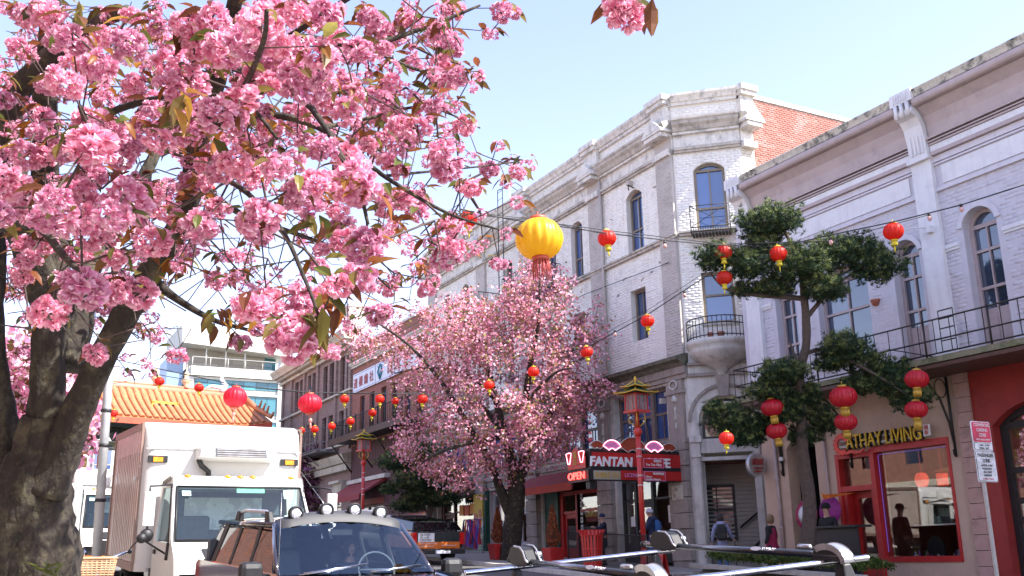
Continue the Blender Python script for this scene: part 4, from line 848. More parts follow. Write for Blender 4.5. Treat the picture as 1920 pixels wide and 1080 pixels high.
# =================================================================== far white apartment building with teal glass
E_ = thing('modern_apartment_block', 'white modern block with teal glass bands and open top terrace beyond the gate', 'building', (26, 112, 4))
m_ewhite = mat('white_render', (.60,.585,.53), (.52,.51,.46), 1, .4, .6)
m_tan = mat('tan_panel', (.45,.43,.36), (.38,.36,.3), .8, .5, .7, grid=(3.0,.5,(.3,.28,.24),'x'))
m_teal = dark_glass('teal_glass', (.05,.20,.24), 1.6)
FE2 = Fr((0, 110, 0), (1, 0, 0), (0, -1, 0))
def ep(px, py): p = at(px, py, Y=110); return p.x, p.z
xL, xR = 19.6, 31.3
mb = MB(FE2); mb.box(xL, xR, -9, -.3, 3, 22.3); mb.box(xR-1.9, xR, -.3, -.0, 3, 23.6); mb.box(xL, xL+.6, -.3, 0, 3, 22.3); mb.obj('wall', m_ewhite, E_)
zl = [ep(450, y)[1] for y in (628, 650, 689, 705, 712, 724, 730, 753, 766, 786)]
mb = MB(FE2); mb.prism([(xL-1.2, zl[0]+.4), (xR-.4, zl[0]-.1), (xR-1.2, zl[1]-.9), (xL-1.0, zl[1]-.2)], -8.5, 1.0); mb.obj('roof', m_ewhite, E_)
mb = MB(FE2); mb.box(xL, xR-3.2, -1.7, -1.4, 22.3, zl[1]); mb.obj('terrace_wall', m_tan, E_)
mb = MB(FE2); mb.box(xR-3.2, xR-1.9, -1.6, -1.5, 22.3, zl[1]-.6); tw = mb.obj('terrace_window', m_teal, E_)
mb = MB(FE2); mb.box(xL+.2, xR-1.9, -1.4, .3, 21.8, 22.3); mb.box(xL+.2, xR-1.0, -.3, .35, 21.3, 21.8); mb.obj('terrace_slab', m_ewhite, E_)
for x in (21.3, 23.4, 25.5): mb = MB(); mb.tube([(x, 109.75, 22.3), (x, 109.75, zl[1]+.3)], .09, 6); mb.obj('column', m_ewhite, E_)
mb = MB(); mb.tube([(xL+.3,109.75,23.3), (xR-1.9,109.75,23.3)], .06, 5)
for x in np.arange(xL+.3, xR-1.9, 1.9): mb.tube([(x,109.75,22.3),(x,109.75,23.3)], .04, 4)
mb.obj('terrace_railing', m_ewhite, E_)
for (a, b) in ((19.9+.2, 21.0), (17.4, 19.4), (14.6, 16.6), (11.6, 13.8), (8.5, 10.8)):
    for k in range(7):
        x0 = xL+.8+k*1.32; q = MB(FE2); q.box(x0, x0+1.26, -.28, -.2, a, b); wq = q.obj('window', m_teal, E_)
    mb = MB(FE2); mb.box(xL+.6, xR-1.9, -.2, .02, b, b+.25); mb.obj('slab_band', m_ewhite, E_)
mb = MB(FE2); mb.box(17.5, 19.2, -6, -1, 3, 23.3); mb.obj('blue_tower', mat('blue_grey_panel', (.25,.36,.5), amt=.3, rough=.4), E_)
# small white building under the gate
W_ = thing('white_rendered_building', 'small white building with blue glass window seen below the gate roof', 'building', (9, 96, 4))
FW2 = Fr((0, 96, 0), (1, 0, 0), (0, -1, 0))
mb = MB(FW2); wall(mb, 0.5, 15.5, 0, 13.2, -8, -.0, []); mb.obj('wall', m_ewhite, W_)
for k in range(5):
    window(Fr((0, 95.7, 0), (1,0,0), (0,-1,0)), W_, (1.6+k*2.6, 3.2+k*2.6, 8.1, 12.0), m_ewhite, m_pane2, cols=2, rows=(.55,), rec=.05, fw=.1)
# opposite side of the street (behind the camera's left shoulder, seen in the window reflections)
Op = thing('opposite_brick_block', 'orange brick block with cream window heads on the camera side of the street', 'building', (-3, 15, 0))
Fq = Fr((-3.2, 0, 0), (0, 1, 0), (1, 0, 0)); m_ob = mat('orange_brick', (.42,.17,.11), (.33,.12,.08), 5, .6, .8, grid=(.22,.08,(.35,.25,.2),'y'))
opo = [(u, u+1.2, 5.6, 8.0, .3) for u in np.arange(-6, 44, 2.6)]
mb = MB(Fq); wall(mb, -8, 46, 4.6, 10.5, -.35, 0, opo); mb.box(-8, 46, -10, -.36, 0, 10.2); wall(mb, -8, 46, -1, 4.6, -.35, 0, [(u, u+3.6, .5, 3.6, 0) for u in np.arange(-7, 44, 4.4)]); mb.obj('wall', m_ob, Op)
mb = MB(Fq)
for o in opo: mb.prism([(o[0]-.35,7.3),(o[0]-.02,7.3),(o[0]-.02,7.75),(o[0]+.6,8.05),(o[1]+.02,7.75),(o[1]+.02,7.3),(o[1]+.35,7.3),(o[1]+.35,8.0),(o[0]+.6,8.6),(o[0]-.35,8.0)], .002, .08)
mb.box(-8, 46, .002, .4, 10.0, 10.5); mb.box(-8, 46, .002, .15, 4.5, 4.8); mb.obj('cream_trim', m_cream, Op)
for o in opo: q = MB(Fq); q.box(o[0], o[1], -.3, -.25, o[2], o[3]); q.obj('window', m_pane, Op)
for u in np.arange(-7, 44, 4.4): q = MB(Fq); q.box(u, u+3.6, -.3, -.25, .5, 3.6); q.obj('shop_window', m_pane, Op)

# conduits, downpipes and small fittings on the white building
mb = MB(F1); mb.tube([F1.p(26.93,.14,14.1), F1.p(26.93,.14,7.4)], .045, 8); mb.obj('downpipe', m_grey, B)
mb = MB(F1); mb.tube([F1.p(41.5,.13,10.4), F1.p(36,.13,10.3), F1.p(27.9,.16,10.35), F1.p(23.3,.16,10.2)], .012, 5); mb.tube([F1.p(31.9,.16,10.33), F1.p(31.9,.16,7.4)], .012, 5); mb.obj('facade_cable', m_plas if 'm_plas' in globals() else m_black, B)
for u, z in ((27.3,9.0), (24.1,6.0), (25.2,13.35)):
    mb = MB(F1); mb.box(u-.06, u+.06, .101 if u > 27 else .002, .2, z, z+.16); mb.obj('junction_box', m_grey, B)
mb = MB(F1); mb.tube([F1.p(25.1,.02,13.25), F1.p(25.1,.25,13.32), F1.p(25.0,.3,13.1)], .02, 5); mb.obj('iron_hook', m_iron, B)
mb = MB(F1)
for k, (u, z) in enumerate(((24.4,10.2),(25.9,10.35),(24.9,10.1),(26.3,9.9),(23.95,10.4),(26.5,12.6),(24.0,12.9))): mb.prism([(u+.09*math.cos(t+k)*(1+.4*math.sin(3*t+k)), z+.05*math.sin(t)*(1+.3*math.cos(2*t+k))) for t in np.linspace(0,6.28,9)[:-1]], .010, .0145)
mb.obj('peeled_paint', m_stone, B, kind='stuff')
# =================================================================== Chinese gate across the street
G = thing('chinatown_gate', 'Chinese gate across the street with orange tiled roof and painted beams', 'gate', (7.4, 64, gz(64)))
m_gt = mat('orange_glazed_tile', (.52,.21,.09), (.38,.14,.06), 3, .6, .35, rand=.12)
m_gred = mat('gate_red', (.55,.10,.05), (.45,.08,.04), 3, .4, .5)
m_gteal = mat('painted_beam', (.03,.10,.12), (.35,.28,.1), 5, .35, .5)
m_gdark = mat('bracket_dark', (.03,.06,.06), (.1,.12,.1), 6, .4, .6)
m_ggold = mat('gate_gold', (.65,.42,.08), (.4,.24,.03), 7, .6, .4)
m_terr = mat('ridge_red', (.60,.22,.13), (.5,.17,.1), 4, .5, .5)
gx0, gx1, gy = -1.8, 16.2, 64.0
ze, zr = 9.95, 12.0   # eave, ridge
t = MB(); 
tn = [(0.16*math.cos(a), 0.12*math.sin(a)) for a in np.linspace(0, math.pi, 6)]
rings = [[(x, 0, z) for x, z in tn]+[], [(x*.93, -.44, z*.93) for x, z in tn]]
tm = MB(); tm.loft([rings[0], rings[1]], close=False, cap=False); tm.add([rings[1][i] for i in range(6)], [(0,1,2,3,4,5)])
tile_me = bpy.data.meshes.new('roof_tile'); tile_me.from_pydata([tuple(v) for v in tm.v], [], tm.f); tile_me.materials.append(m_gt)
ncol, nrow = 40, 9
def roof_z(s): return zr-(zr-ze)*(s**.8)     # s 0 ridge..1 eave, slightly hollow
RH = 2.6
rest = []
for c in range(ncol):
    x = gx0+.3+(gx1-gx0-.6)*(c+.5)/ncol; lift = .75*max(0, abs((x-(gx0+gx1)/2)/((gx1-gx0)/2))-.72)**1.6*4
    for r in range(nrow):
        s0, s1 = r/nrow, (r+1.05)/nrow
        p0 = Vector((x, gy-.2-RH*s0, roof_z(s0)+lift*s0)); p1 = Vector((x, gy-.2-RH*s1, roof_z(s1)+lift*s1))
        d = p1-p0; yv = -d/.44; zv = Vector((1,0,0)).cross(yv).normalized()
        M = Matrix(((1, yv.x, zv.x, p0.x), (0, yv.y, zv.y, p0.y), (0, yv.z, zv.z, p0.z+.03), (0,0,0,1)))
        if c >= 8 and len(rest) < 10**9 and (c-8)*nrow+r < 288: inst('roof_tile', tile_me, G, M)
        else: rest.append((M, p0))
rv, rf = [], []
for M, _ in rest:
    k = len(rv); rv += [M @ v for v in tm.v]; rf += [tuple(k+i for i in f) for f in tm.f]
o_ = MB(); o_.v = rv; o_.f = rf; o_.m = [0]*len(rf); o_.sm = [False]*len(rf); o_.obj('roof_tiling', m_gt, G, kind='stuff')
rb = MB(); N_ = 24
for side in (-1, 1):
    grid = []
    for i in range(N_+1):
        x = gx0+(gx1-gx0)*i/N_; lift = .75*max(0, abs((x-(gx0+gx1)/2)/((gx1-gx0)/2))-.72)**1.6*4
        grid.append([(x, gy+side*(.2+RH*s), roof_z(s)+lift*s-.02) for s in np.linspace(0, 1.04, 6)])
    rb.loft(grid, close=False, cap=False, smooth=False)
rb.obj('roof_deck', m_gt, G)
mb = MB()
pts = []
for i in range(N_+1):
    x = gx0+(gx1-gx0)*i/N_; lift = .75*max(0, abs((x-(gx0+gx1)/2)/((gx1-gx0)/2))-.72)**1.6*4; pts.append((x, lift))
for (xa, la), (xb, lb) in zip(pts, pts[1:]):
    y = gy-.2-RH*1.04
    mb.hexa([(xa,y-.02,ze+la-.42),(xb,y-.02,ze+lb-.42),(xb,y+.15,ze+lb-.42),(xa,y+.15,ze+la-.42)], [(xa,y-.02,ze+la-.06),(xb,y-.02,ze+lb-.06),(xb,y+.15,ze+lb-.06),(xa,y+.15,ze+la-.06)])
mb.obj('fascia', m_gred, G)
mb = MB()
for (xa, la), (xb, lb) in zip(pts, pts[1:]):
    for s_ in (-1, 1): mb.add([(xa, gy+s_*2.7, ze+la-.4), (xb, gy+s_*2.7, ze+lb-.4), (xb, gy+s_*.3, ze+.5), (xa, gy+s_*.3, ze+.5)], [(0,1,2,3)])
mb.obj('soffit', m_gdark, G)
mb = MB(); mb.tube([(gx0+.5, gy, zr+.12), (gx1-.5, gy, zr+.12)], .26, 8); mb.tube([(gx0+.4,gy,zr+.4),(gx1-.4,gy,zr+.4)], .1, 6); mb.obj('ridge', m_terr, G)
for x, h in ((gx1-4.6, .9), (9.6, 1.5)):
    mb = MB(); mb.lathe([(.2,0),(.12,.15),(.26,.35),(.3,.5),(.12,.7),(.2,.9),(.05,1.1),(.001,1.6)], 10, (x, gy, zr+.4)); mb.obj('finial', mat('finial_cream', (.7,.5,.3), amt=.4), G) if h > 1 else mb.obj('finial', MATS['finial_cream'] if 'finial_cream' in MATS else mat('finial_cream', (.7,.5,.3), amt=.4), G)
for k, (dx, dz, s_) in enumerate([(0,0,1.0)]):   # dragon fish at the ridge end
    mb = MB(); b = Vector((gx1-2.2, gy, zr+.35)); mb.tube([b, b+Vector((.3,0,.5)), b+Vector((-.05,0,.9)), b+Vector((.25,0,1.25))], [.22,.2,.12,.03], 7); mb.tube([b+Vector((.1,0,.3)), b+Vector((-.7,0,.35)), b+Vector((-1.1,0,.15))], [.16,.1,.04], 6); mb.obj('ridge_ornament', m_whitep, G)
for s_ in (-1, 1):   # hip ridge at the roof end
    mb = MB(); x = gx1-.1 if s_ > 0 else gx0+.1; l_ = .75*.28**1.6*4
    mb.tube([(x-s_*.5, gy-.2, zr+.1), (x-s_*.2, gy-1.4, roof_z(.5)+.25+l_*.5), (x, gy-2.9, ze+l_+.25), (x+s_*.1, gy-3.1, ze+l_+.55)], [.2,.17,.15,.06], 7)
    for q in range(3): mb.tube([(x-s_*.1, gy-1.5-q*.5, roof_z(.5+q*.17)+.35+l_*(.5+.17*q)), (x, gy-1.6-q*.5, roof_z(.5+q*.17)+.8+l_*(.5+.17*q))], [.1,.05], 5)
    mb.obj('hip_ridge', m_gt, G)
# brackets, beams, columns
mb = MB(); mb.box(gx0+1.5, gx1-1.5, gy-.5, gy+.5, 8.3, 8.75); mb.box(gx0+1.5, gx1-1.5, gy-.35, gy+.35, 6.7, 7.1); mb.box(gx0+1.4,gx1-1.4,gy-.3,gy+.3,9.3,9.6); mb.obj('painted_beam', m_gteal, G)
mb = MB(); mb.box(gx0+1.5, gx1-1.5, gy-.53, gy-.5, 8.68, 8.74); mb.box(gx0+1.5, gx1-1.5, gy-.53, gy-.5, 8.31, 8.37); mb.obj('beam_edging', m_ewhite, G)
for k in range(13):
    x = gx0+2+k*1.17; q = MB(); q.prism([(x-.1,8.76),(x+.1,8.76),(x+.5,9.3),(x-.5,9.3)], gy-.9, gy-.3); q.box(x-.42, x+.42, gy-1.2, gy-.3, 9.05, 9.15); q.box(x-.15, x+.15, gy-1.0, gy-.3, 8.85, 9.4); q.obj('bracket_set', m_gdark, G)
for k in range(12):
    x = gx0+2.6+k*1.17; q = MB(); q.box(x-.3, x+.3, gy-.34, gy-.3, 7.15, 8.25); q.obj('carved_panel', m_ggold if k % 2 == 0 else m_gred, G)
    q = MB()
    for j in range(5): a = j*1.25+k; q.tube([(x+.2*math.cos(a+t), gy-.36, 7.7+.28*math.sin(a+t*1.3)) for t in np.linspace(0, 2.2, 6)], .05, 5)
    q.obj('gold_carving', m_ggold, G)
mb = MB(); c = at(296, 783, Y=gy); mb.box(c.x-.7, c.x+.7, gy-1.3, gy-1.2, c.z-.7, c.z+.75); mb.obj('name_board', mat('deep_blue_paint', (.02,.03,.16), amt=.3), G)
mb = MB(); q = c
for a, b, e, f in ((-.85,-.7,-.8,.85), (.7,.85,-.8,.85), (-.85,.85,.75,.9), (-.85,.85,-.85,-.7)): mb.box(c.x+a, c.x+b, gy-1.38, gy-1.2, c.z+e, c.z+f)
mb.obj('board_frame', m_ggold, G)
text('lettering', '同\n濟\n門', 1.1, (c.x, gy-1.32, c.z), (1,0,0), (0,0,1), m_ggold, G)
for x in (1.6, 4.4, 11.2, 14.2):
    mb = MB(); mb.tube([(x, gy, 2.8), (x, gy, 9.4)], .32, 14); mb.obj('column', m_gred, G); mb = MB(); mb.box(x-.6, x+.6, gy-.6, gy+.6, 2.6, 3.9); mb.obj('plinth', m_stonel, G)
# =================================================================== lanterns
m_lant = mat('red_silk', (.80,.045,.02), (.70,.03,.015), 9, .4, .45, trans=.5, rand=.06)
m_lant2 = mat('dark_red_silk', (.62,.015,.03), (.5,.01,.02), 9, .4, .4, trans=.3)
m_lpink = mat('big_red_silk', (.80,.03,.07), (.72,.02,.05), 6, .4, .45, trans=.45)
m_lyel = mat('yellow_silk', (.90,.62,.035), (.85,.54,.025), 6, .4, .4, trans=.45)
m_ltas = mat('yellow_tassel', (.80,.68,.05), (.6,.45,.03), 30, .5, .6, stretch=(8,8,1))
m_lgold = mat('lantern_gold', (.6,.38,.06), (.4,.24,.03), 20, .4, .35, metal=.4)
def lantern(kind, c, r, label, group, asp=.82, name='paper_lantern', ms=None, tas=1.0, rot=0):
    t = thing(name, label, 'lantern', M=Matrix.Translation(Vector(c))@Matrix.Rotation(random.uniform(-.09,.09), 4, 'X')@Matrix.Rotation(random.uniform(-.09,.09), 4, 'Y')@Matrix.Rotation(rot, 4, 'Z'), group=group)
    nrib = {'small': 16, 'big': 18, 'store': 20, 'yellow': 16}[kind]; fm = {'small': m_lant, 'big': m_lpink, 'store': m_lant2, 'yellow': m_lyel}[kind]
    prof = [(r*math.cos(a)**.85 if abs(a) < 1.5 else .01, r*asp*math.sin(a)) for a in np.linspace(-1.22, 1.22, 13)]
    b = MB(); b.lathe(prof, nrib*4, (0,0,0), ribs=lambda a: 1-.075*abs(math.cos(a*nrib/2))**5); b.obj('shade', fm, t, local=True)
    k = MB(); zt = r*asp*math.sin(1.22); rc = r*.36
    k.lathe([(rc,zt-.02*r),(rc,zt+.14*r),(.001,zt+.14*r)], 14); k.lathe([(rc,-zt+.02*r),(rc*.95,-zt-.16*r),(rc*.6,-zt-.17*r)], 14)
    k.tube([(0,0,zt+.14*r),(0,0,zt+.4*r)], .03*r, 5)
    k.obj('collar', m_lgold if kind in ('store',) else (m_ltas if kind == 'small' else m_gred), t, local=True)
    s = MB()
    if kind == 'small':
        s.lathe([(rc*.6,-zt-.1*r),(rc*1.0,-zt-.55*r),(rc*.6,-zt-.62*r)], 12); s.tube([(0,0,-zt-.6*r),(.03*r,0,-zt-.9*r),(0,.02*r,-zt-1.25*r)], [.05*r,.1*r,.06*r], 6); s.obj('tassel', m_ltas, t, local=True)
    elif kind == 'store':
        for j in range(24): a = j*math.pi/12; s.tube([(rc*.8*math.cos(a), rc*.8*math.sin(a), -zt-.1*r), (rc*.85*math.cos(a), rc*.85*math.sin(a), -zt-.75*r*tas)], .06*r, 4)
        s.obj('tassel', m_lgold, t, local=True)
    elif kind == 'big':
        s.tube([(0,0,-zt-.1*r),(0,0,-zt-.5*r)], .04*r, 5); s.lathe([(.02,-zt-.45*r),(.17*r,-zt-.6*r),(.12*r,-zt-.75*r),(.02,-zt-.8*r)], 8); s.lathe([(.05*r,-zt-.78*r),(.1*r,-zt-1.25*r),(.04*r,-zt-1.3*r)], 8); s.obj('tassel', mat('pale_coral_tassel', (.75,.3,.25), amt=.4), t, local=True)
    else:
        for j in range(60):
            a = j*.42; rr_ = rc*random.uniform(.5, .95); s.tube([(rr_*math.cos(a), rr_*math.sin(a), -zt-.12*r), (rr_*math.cos(a)*1.1, rr_*math.sin(a)*1.1, -zt-.35*r), (rr_*math.cos(a)*1.25, rr_*math.sin(a)*1.25, -zt-random.uniform(.55,.95)*r)], .014*r, 4)
        s.obj('tassel', mat('coral_fringe', (.7,.14,.12), amt=.4), t, local=True)
    return t
wires = MB(); bulbs = []
def cat_line(a, b, sag, n=16):
    return [a.lerp(b, i/n)-Vector((0,0,4*sag*(i/n)*(1-i/n))) for i in range(n+1)]
m_wire = mat('black_cable', (.02,.02,.022), amt=.3, rough=.6)
WIRES = []
def wire(pts, r=.012, label='', group='overhead cables'):
    w_ = MB(); w_.tube(pts, r, 5); w_.obj('overhead_cable', m_wire, None, label=label, category='cable', group=group)
# string with the small lanterns: from far left top across to the lilac building
def wpt(px, py, D): return at(px, py, D=D)
W1 = [wpt(*q) for q in [(862,392,16),(960,412,17),(1138,437,18.5),(1260,452,20),(1357,460,20.5),(1459,463,20.5),(1560,440,20),(1680,415,19.3),(1800,385,18.4),(1925,345,17.4)]]
W2 = [wpt(*q) for q in [(862,400,16),(1010,415,17.4),(1138,432,18.6),(1357,458,20.6),(1560,452,20.1),(1740,403,19)]]
wire(W1, .013, 'upper black cable carrying small lanterns past the white building to the lilac facade'); wire(W2, .009, 'thin steel wire twisting beside the upper lantern cable')
W3 = [wpt(*q) for q in [(700,1000,60),(1100,640,30)]]
W3 = [wpt(*q) for q in [(1030,665,24.5),(1100,652,24),(1155,622,23.5),(1214,590,23),(1290,540,22),(1357,497,21),(1420,470,20.6)]]
wire(W3, .012, 'lower black cable running from the pink tree up to the pine'); wire([p+Vector((0,0,.1)) for p in W3], .006, 'thin wire just above the lower lantern cable')
SMALL = [  # px, py, radius px, depth, what sets it apart
 (1138,447,17.5,18.6,'small red lantern with yellow tassel hanging before the white facade beside the big yellow lantern'),
 (1357,473,16,20.6,'small red lantern on the upper cable directly above another small lantern by the pine'),
 (1358,521,15,20.6,'small red lantern hanging lower, beneath its twin at the left of the pine'),
 (1459,476,16.5,20.4,'small red lantern in front of the pine top on the upper cable'),
 (1675,434,19,19.4,'small red lantern against the lilac facade at the right of the pine'),
 (1214,602,13,23,'small red lantern before the lower window of the white building'),
 (1100,660,12,24.5,'small red lantern at the right edge of the round pink tree'),
 (1000,697,11,24,'small red lantern in front of the round pink tree blossom, right one'),
 (877,411,18,16.5,'small red lantern half hidden by blossom left of the big yellow lantern'),
 (917,722,10,23,'small red lantern in the middle of the round pink tree blossom'),
 (792,748,10,30,'small red lantern at the left edge of the round pink tree'),
 (712,748,9,30,'small red lantern on the cable before the clubhouse windows, right one'),
 (741,752,7,34,'small dark red lantern between two others before the clubhouse balcony'),
 (646,748,9,30,'small red lantern on the cable before the brown brick block'),
 (698,774,8,34,'small red lantern hanging over the clubhouse balcony rail, upper one'),
 (657,790,8,36,'small red lantern hanging over the clubhouse balcony rail, middle one'),
 (622,799,7.5,38,'small red lantern at the far left end of the clubhouse balcony'),
 (590,805,7.5,40,'small red lantern by the grey fire escape'),
 (566,807,6,42,'small red lantern just right of the truck box top'),
 (299,715,9,34,'small red lantern before the gate roof ridge, left one'),
 (373,727,9,34,'small red lantern before the gate roof tiles, right one'),
 (213,775,8,30,'small red lantern by the pole under the gate roof'),
 (389,355,15,14,'small red lantern glimpsed through the cherry blossom, upper one'),
 (340,466,13,15,'small red lantern glimpsed through the cherry blossom, lower one'),
 (1362,822,14,19,'small red lantern with yellow tassel under the dark pine by the arch'),
]
for px, py, r, D, lb in SMALL:
    lantern('small', at(px, py, D=D), r*D/FPX, lb, 'small red street lanterns', asp=.86, rot=random.random()*3)
lantern('yellow', at(1011, 448, D=12), 45.5*12/FPX, 'very large yellow silk lantern hanging over the street', None, asp=.86, name='giant_lantern')
lantern('big', at(441, 745, D=17), 22*17/FPX, 'large red lantern hanging in front of the gate roof', 'large red lanterns', asp=.86)
lantern('big', at(581, 757, D=18), 22.5*18/FPX, 'large red lantern hanging in front of the brown brick block', 'large red lanterns', asp=.8)
for px, py, r, D, lb, tas in [(1581,744,25.5,20.0,'dark red festival lantern, upper of the pair by the shop name letters',1),(1586,791,21,20.0,'dark red festival lantern, lower of the pair by the shop name letters',1),
    (1719,711,22,19.2,'dark red festival lantern, upper of the right pair under the balcony',1),(1718,768,21,19.2,'dark red festival lantern, lower of the right pair under the balcony',1.5),
    (1448,764,21,20.8,'dark red festival lantern, upper of the left pair under the pines',1),(1456,808,19.5,20.8,'dark red festival lantern, lower of the left pair under the pines',1)]:
    lantern('store', at(px, py, D=D), r*D/FPX, lb, 'gold tasselled lanterns under the balcony', asp=.78, tas=tas)
E1 = [wpt(*q) for q in [(640,732,30),(561,733,29),(400,725,29)]]
wire([wpt(*q) for q in [(200,722,34),(299,703,34),(373,716,34),(470,727,34),(561,735,32),(646,738,30),(712,738,30),(800,737,30)]], .012, 'far cable with lanterns crossing in front of the gate and brown block')
wire([wpt(*q) for q in [(150,660,20),(441,722,17),(581,736,18),(740,738,20),(900,742,24)]], .009, 'middle cable holding the two large red lanterns')
wire([wpt(*q) for q in [(862,395,15),(1011,413,12),(1138,440,18)]], .006, 'short wire holding the giant yellow lantern')
wire([wpt(*q) for q in [(560,700,50),(720,640,45),(860,560,43)]], .01, 'cable across the far end before the clubhouse parapet')
# festoon bulbs
for k, (px, py, D) in enumerate([(1246,455,19.8),(1802,386,18.6),(1557,448,20),(1153,622,23.5),(1283,548,22.2),(1742,403,19)]):
    t = thing('festoon_bulb', ['bare bulb on the cable in front of the grey pilaster','bare bulb on the cable near the right frame edge','bare bulb on the cable above the right pine pad','bare bulb on the lower cable by the white wall','bare bulb on the lower cable before the bay','bare bulb on the cable before the lilac pilaster'][k], 'light bulb', at(px, py, D=D), 0, 'festoon bulbs on the cables')
    b = MB(); b.lathe([(.001,-.13),(.035,-.1),(.04,-.06),(.025,-.02)], 8); b.obj('glass_bulb', mat('pinkish_bulb', (.7,.4,.35), amt=.1, rough=.15), t, local=True); b = MB(); b.lathe([(.028,-.03),(.03,.03),(.001,.04)], 8); b.obj('socket', m_black, t, local=True)
# =================================================================== plants
m_bark = mat('cherry_bark', (.05,.037,.027), (.007,.006,.005), 18, .8, .9, bump=1.0, bscale=34, dirt=.5, dscale=9, dirtcol=(.14,.125,.07), stretch=(1,1,.5))
m_bark2 = mat('pine_bark', (.13,.095,.075), (.06,.045,.038), 16, .8, .9, bump=1, bscale=30)
m_twig = mat('twig_bark', (.09,.06,.05), (.05,.035,.03), 8, .5, .85)
m_petal = attr_mat('cherry_petal', .28, .6, .13, .010); m_leaf = attr_mat('cherry_leaf', .45, .4, .2, .02); m_needle = attr_mat('pine_needle', .15, .55, .1, .01)
def unit(v): return v/np.maximum(1e-9, np.linalg.norm(v, axis=-1, keepdims=True))
def rand_dirs(n): return unit(rng.normal(size=(n, 3)))
def frames(d):
    r = rng.normal(size=d.shape); a = unit(np.cross(d, r)); b = np.cross(d, a); return a, b
def quad_mesh(P0_, P1_, A, w0, w1, cup=None):
    """quads from P0 to P1 with half widths; A = side direction"""
    V = np.stack([P0_-A*w0[:, None], P0_+A*w0[:, None], P1_+A*w1[:, None], P1_-A*w1[:, None]], 1)
    return V
def pompom(nf, npet, R, hi=True):
    """a cluster of double blossoms: returns quads (n,4,3) and tints (n,4,3)"""
    Vs, Ts = [], []
    fd = rand_dirs(nf*3); keep = []
    for d in fd:
        if all(np.dot(d, k) < (.70 if hi else .6) for k in keep): keep.append(d)
        if len(keep) >= nf: break
    for d in keep:
        c = d*R*rng.uniform(.52, .7)*np.array([1, 1, .88]); rf = R*rng.uniform(.36, .48)
        dirs = unit(rand_dirs(npet)+d*.75); a, b = frames(dirs)
        base = c+dirs*(rf*.25); tip = c+dirs*(rf*rng.uniform(.85, 1.15, npet))[:, None]+b*(rf*rng.uniform(-.3, .3, npet))[:, None]
        Vs.append(quad_mesh(base, tip, a, np.full(npet, rf*.12), rf*rng.uniform(.20, .34, npet)))
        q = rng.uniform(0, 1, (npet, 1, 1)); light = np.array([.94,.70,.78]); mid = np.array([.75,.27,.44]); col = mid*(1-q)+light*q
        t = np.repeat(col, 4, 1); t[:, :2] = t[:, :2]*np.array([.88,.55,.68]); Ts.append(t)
    return np.concatenate(Vs), np.concatenate(Ts)
def leaf_mesh(L, W, droop=.3):
    """one folded leaf along +x, 6 quads"""
    xs = [0, .3, .65, 1.0]; ws = [.12, .95, .85, .04]; V = []; 
    for x, w in zip(xs, ws): z = -droop*L*x*x; V += [(x*L, -W*w/2, z+W*w*.18), (x*L, 0, z), (x*L, W*w/2, z+W*w*.18)]
    F_ = []
    for i in range(3):
        k = i*3; F_ += [(k, k+3, k+4, k+1), (k+1, k+4, k+5, k+2)]
    return np.array(V), F_
LEAFCOL = [(.24,.10,.03),(.15,.10,.03),(.33,.15,.025),(.12,.14,.035),(.17,.07,.03),(.22,.19,.05)]
def tinted_mesh(name, V, F_, T, m):
    me = bpy.data.meshes.new(name); me.from_pydata([tuple(v) for v in V], [], F_); a = me.color_attributes.new('tint', 'FLOAT_COLOR', 'POINT')
    t = np.ones((len(V), 4), np.float32); t[:, :3] = T; a.data.foreach_set('color', t.ravel()); me.materials.append(m); return me
pom_me = []
for k in range(6):
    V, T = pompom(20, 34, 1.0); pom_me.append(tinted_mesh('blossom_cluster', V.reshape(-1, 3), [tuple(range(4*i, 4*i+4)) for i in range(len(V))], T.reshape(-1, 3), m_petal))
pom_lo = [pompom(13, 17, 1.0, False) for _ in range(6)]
leaf_me = []
for k, c in enumerate(LEAFCOL):
    V, F_ = leaf_mesh(1.0, .42, .25+.1*(k % 3)); leaf_me.append(tinted_mesh('leaf', V, F_, np.array(c)[None]*np.linspace(.8, 1.15, len(V))[:, None], m_leaf))
def grow(nodes, tips, step=.3, sag=.12, jit=.06, pref=None):
    """attach every tip to the nearest wood already there; returns paths [(node index list)], positions, parents"""
    pos = [np.array(p) for p in nodes]; par = [-1]*len(pos); P = np.array(pos); cap = len(P)+len(tips)*14; buf = np.zeros((cap, 3)); buf[:len(P)] = P; n = len(P); tipidx = []; cnt = [0]*n
    order = np.argsort([np.min(np.linalg.norm(P-t, axis=1)) for t in tips])
    for ti in order:
        t = tips[ti]; d = np.linalg.norm(buf[:n]-t, axis=1); j = int(np.argmin(d+rng.uniform(0, .12, n))); a = buf[j].copy(); L_ = np.linalg.norm(t-a); k = max(1, min(12, int(L_/step)))
        off = rng.normal(size=3)*jit*L_; last = j
        for q in range(1, k+1):
            s = q/k; p = a*(1-s)+t*s+off*math.sin(math.pi*s)+np.array([0, 0, sag*L_*math.sin(math.pi*s)])+rng.normal(size=3)*.012*(q < k)
            if n >= cap: break
            buf[n] = p; par.append(last); last = n; n += 1
        tipidx.append((ti, last))
    return buf[:n], par, tipidx
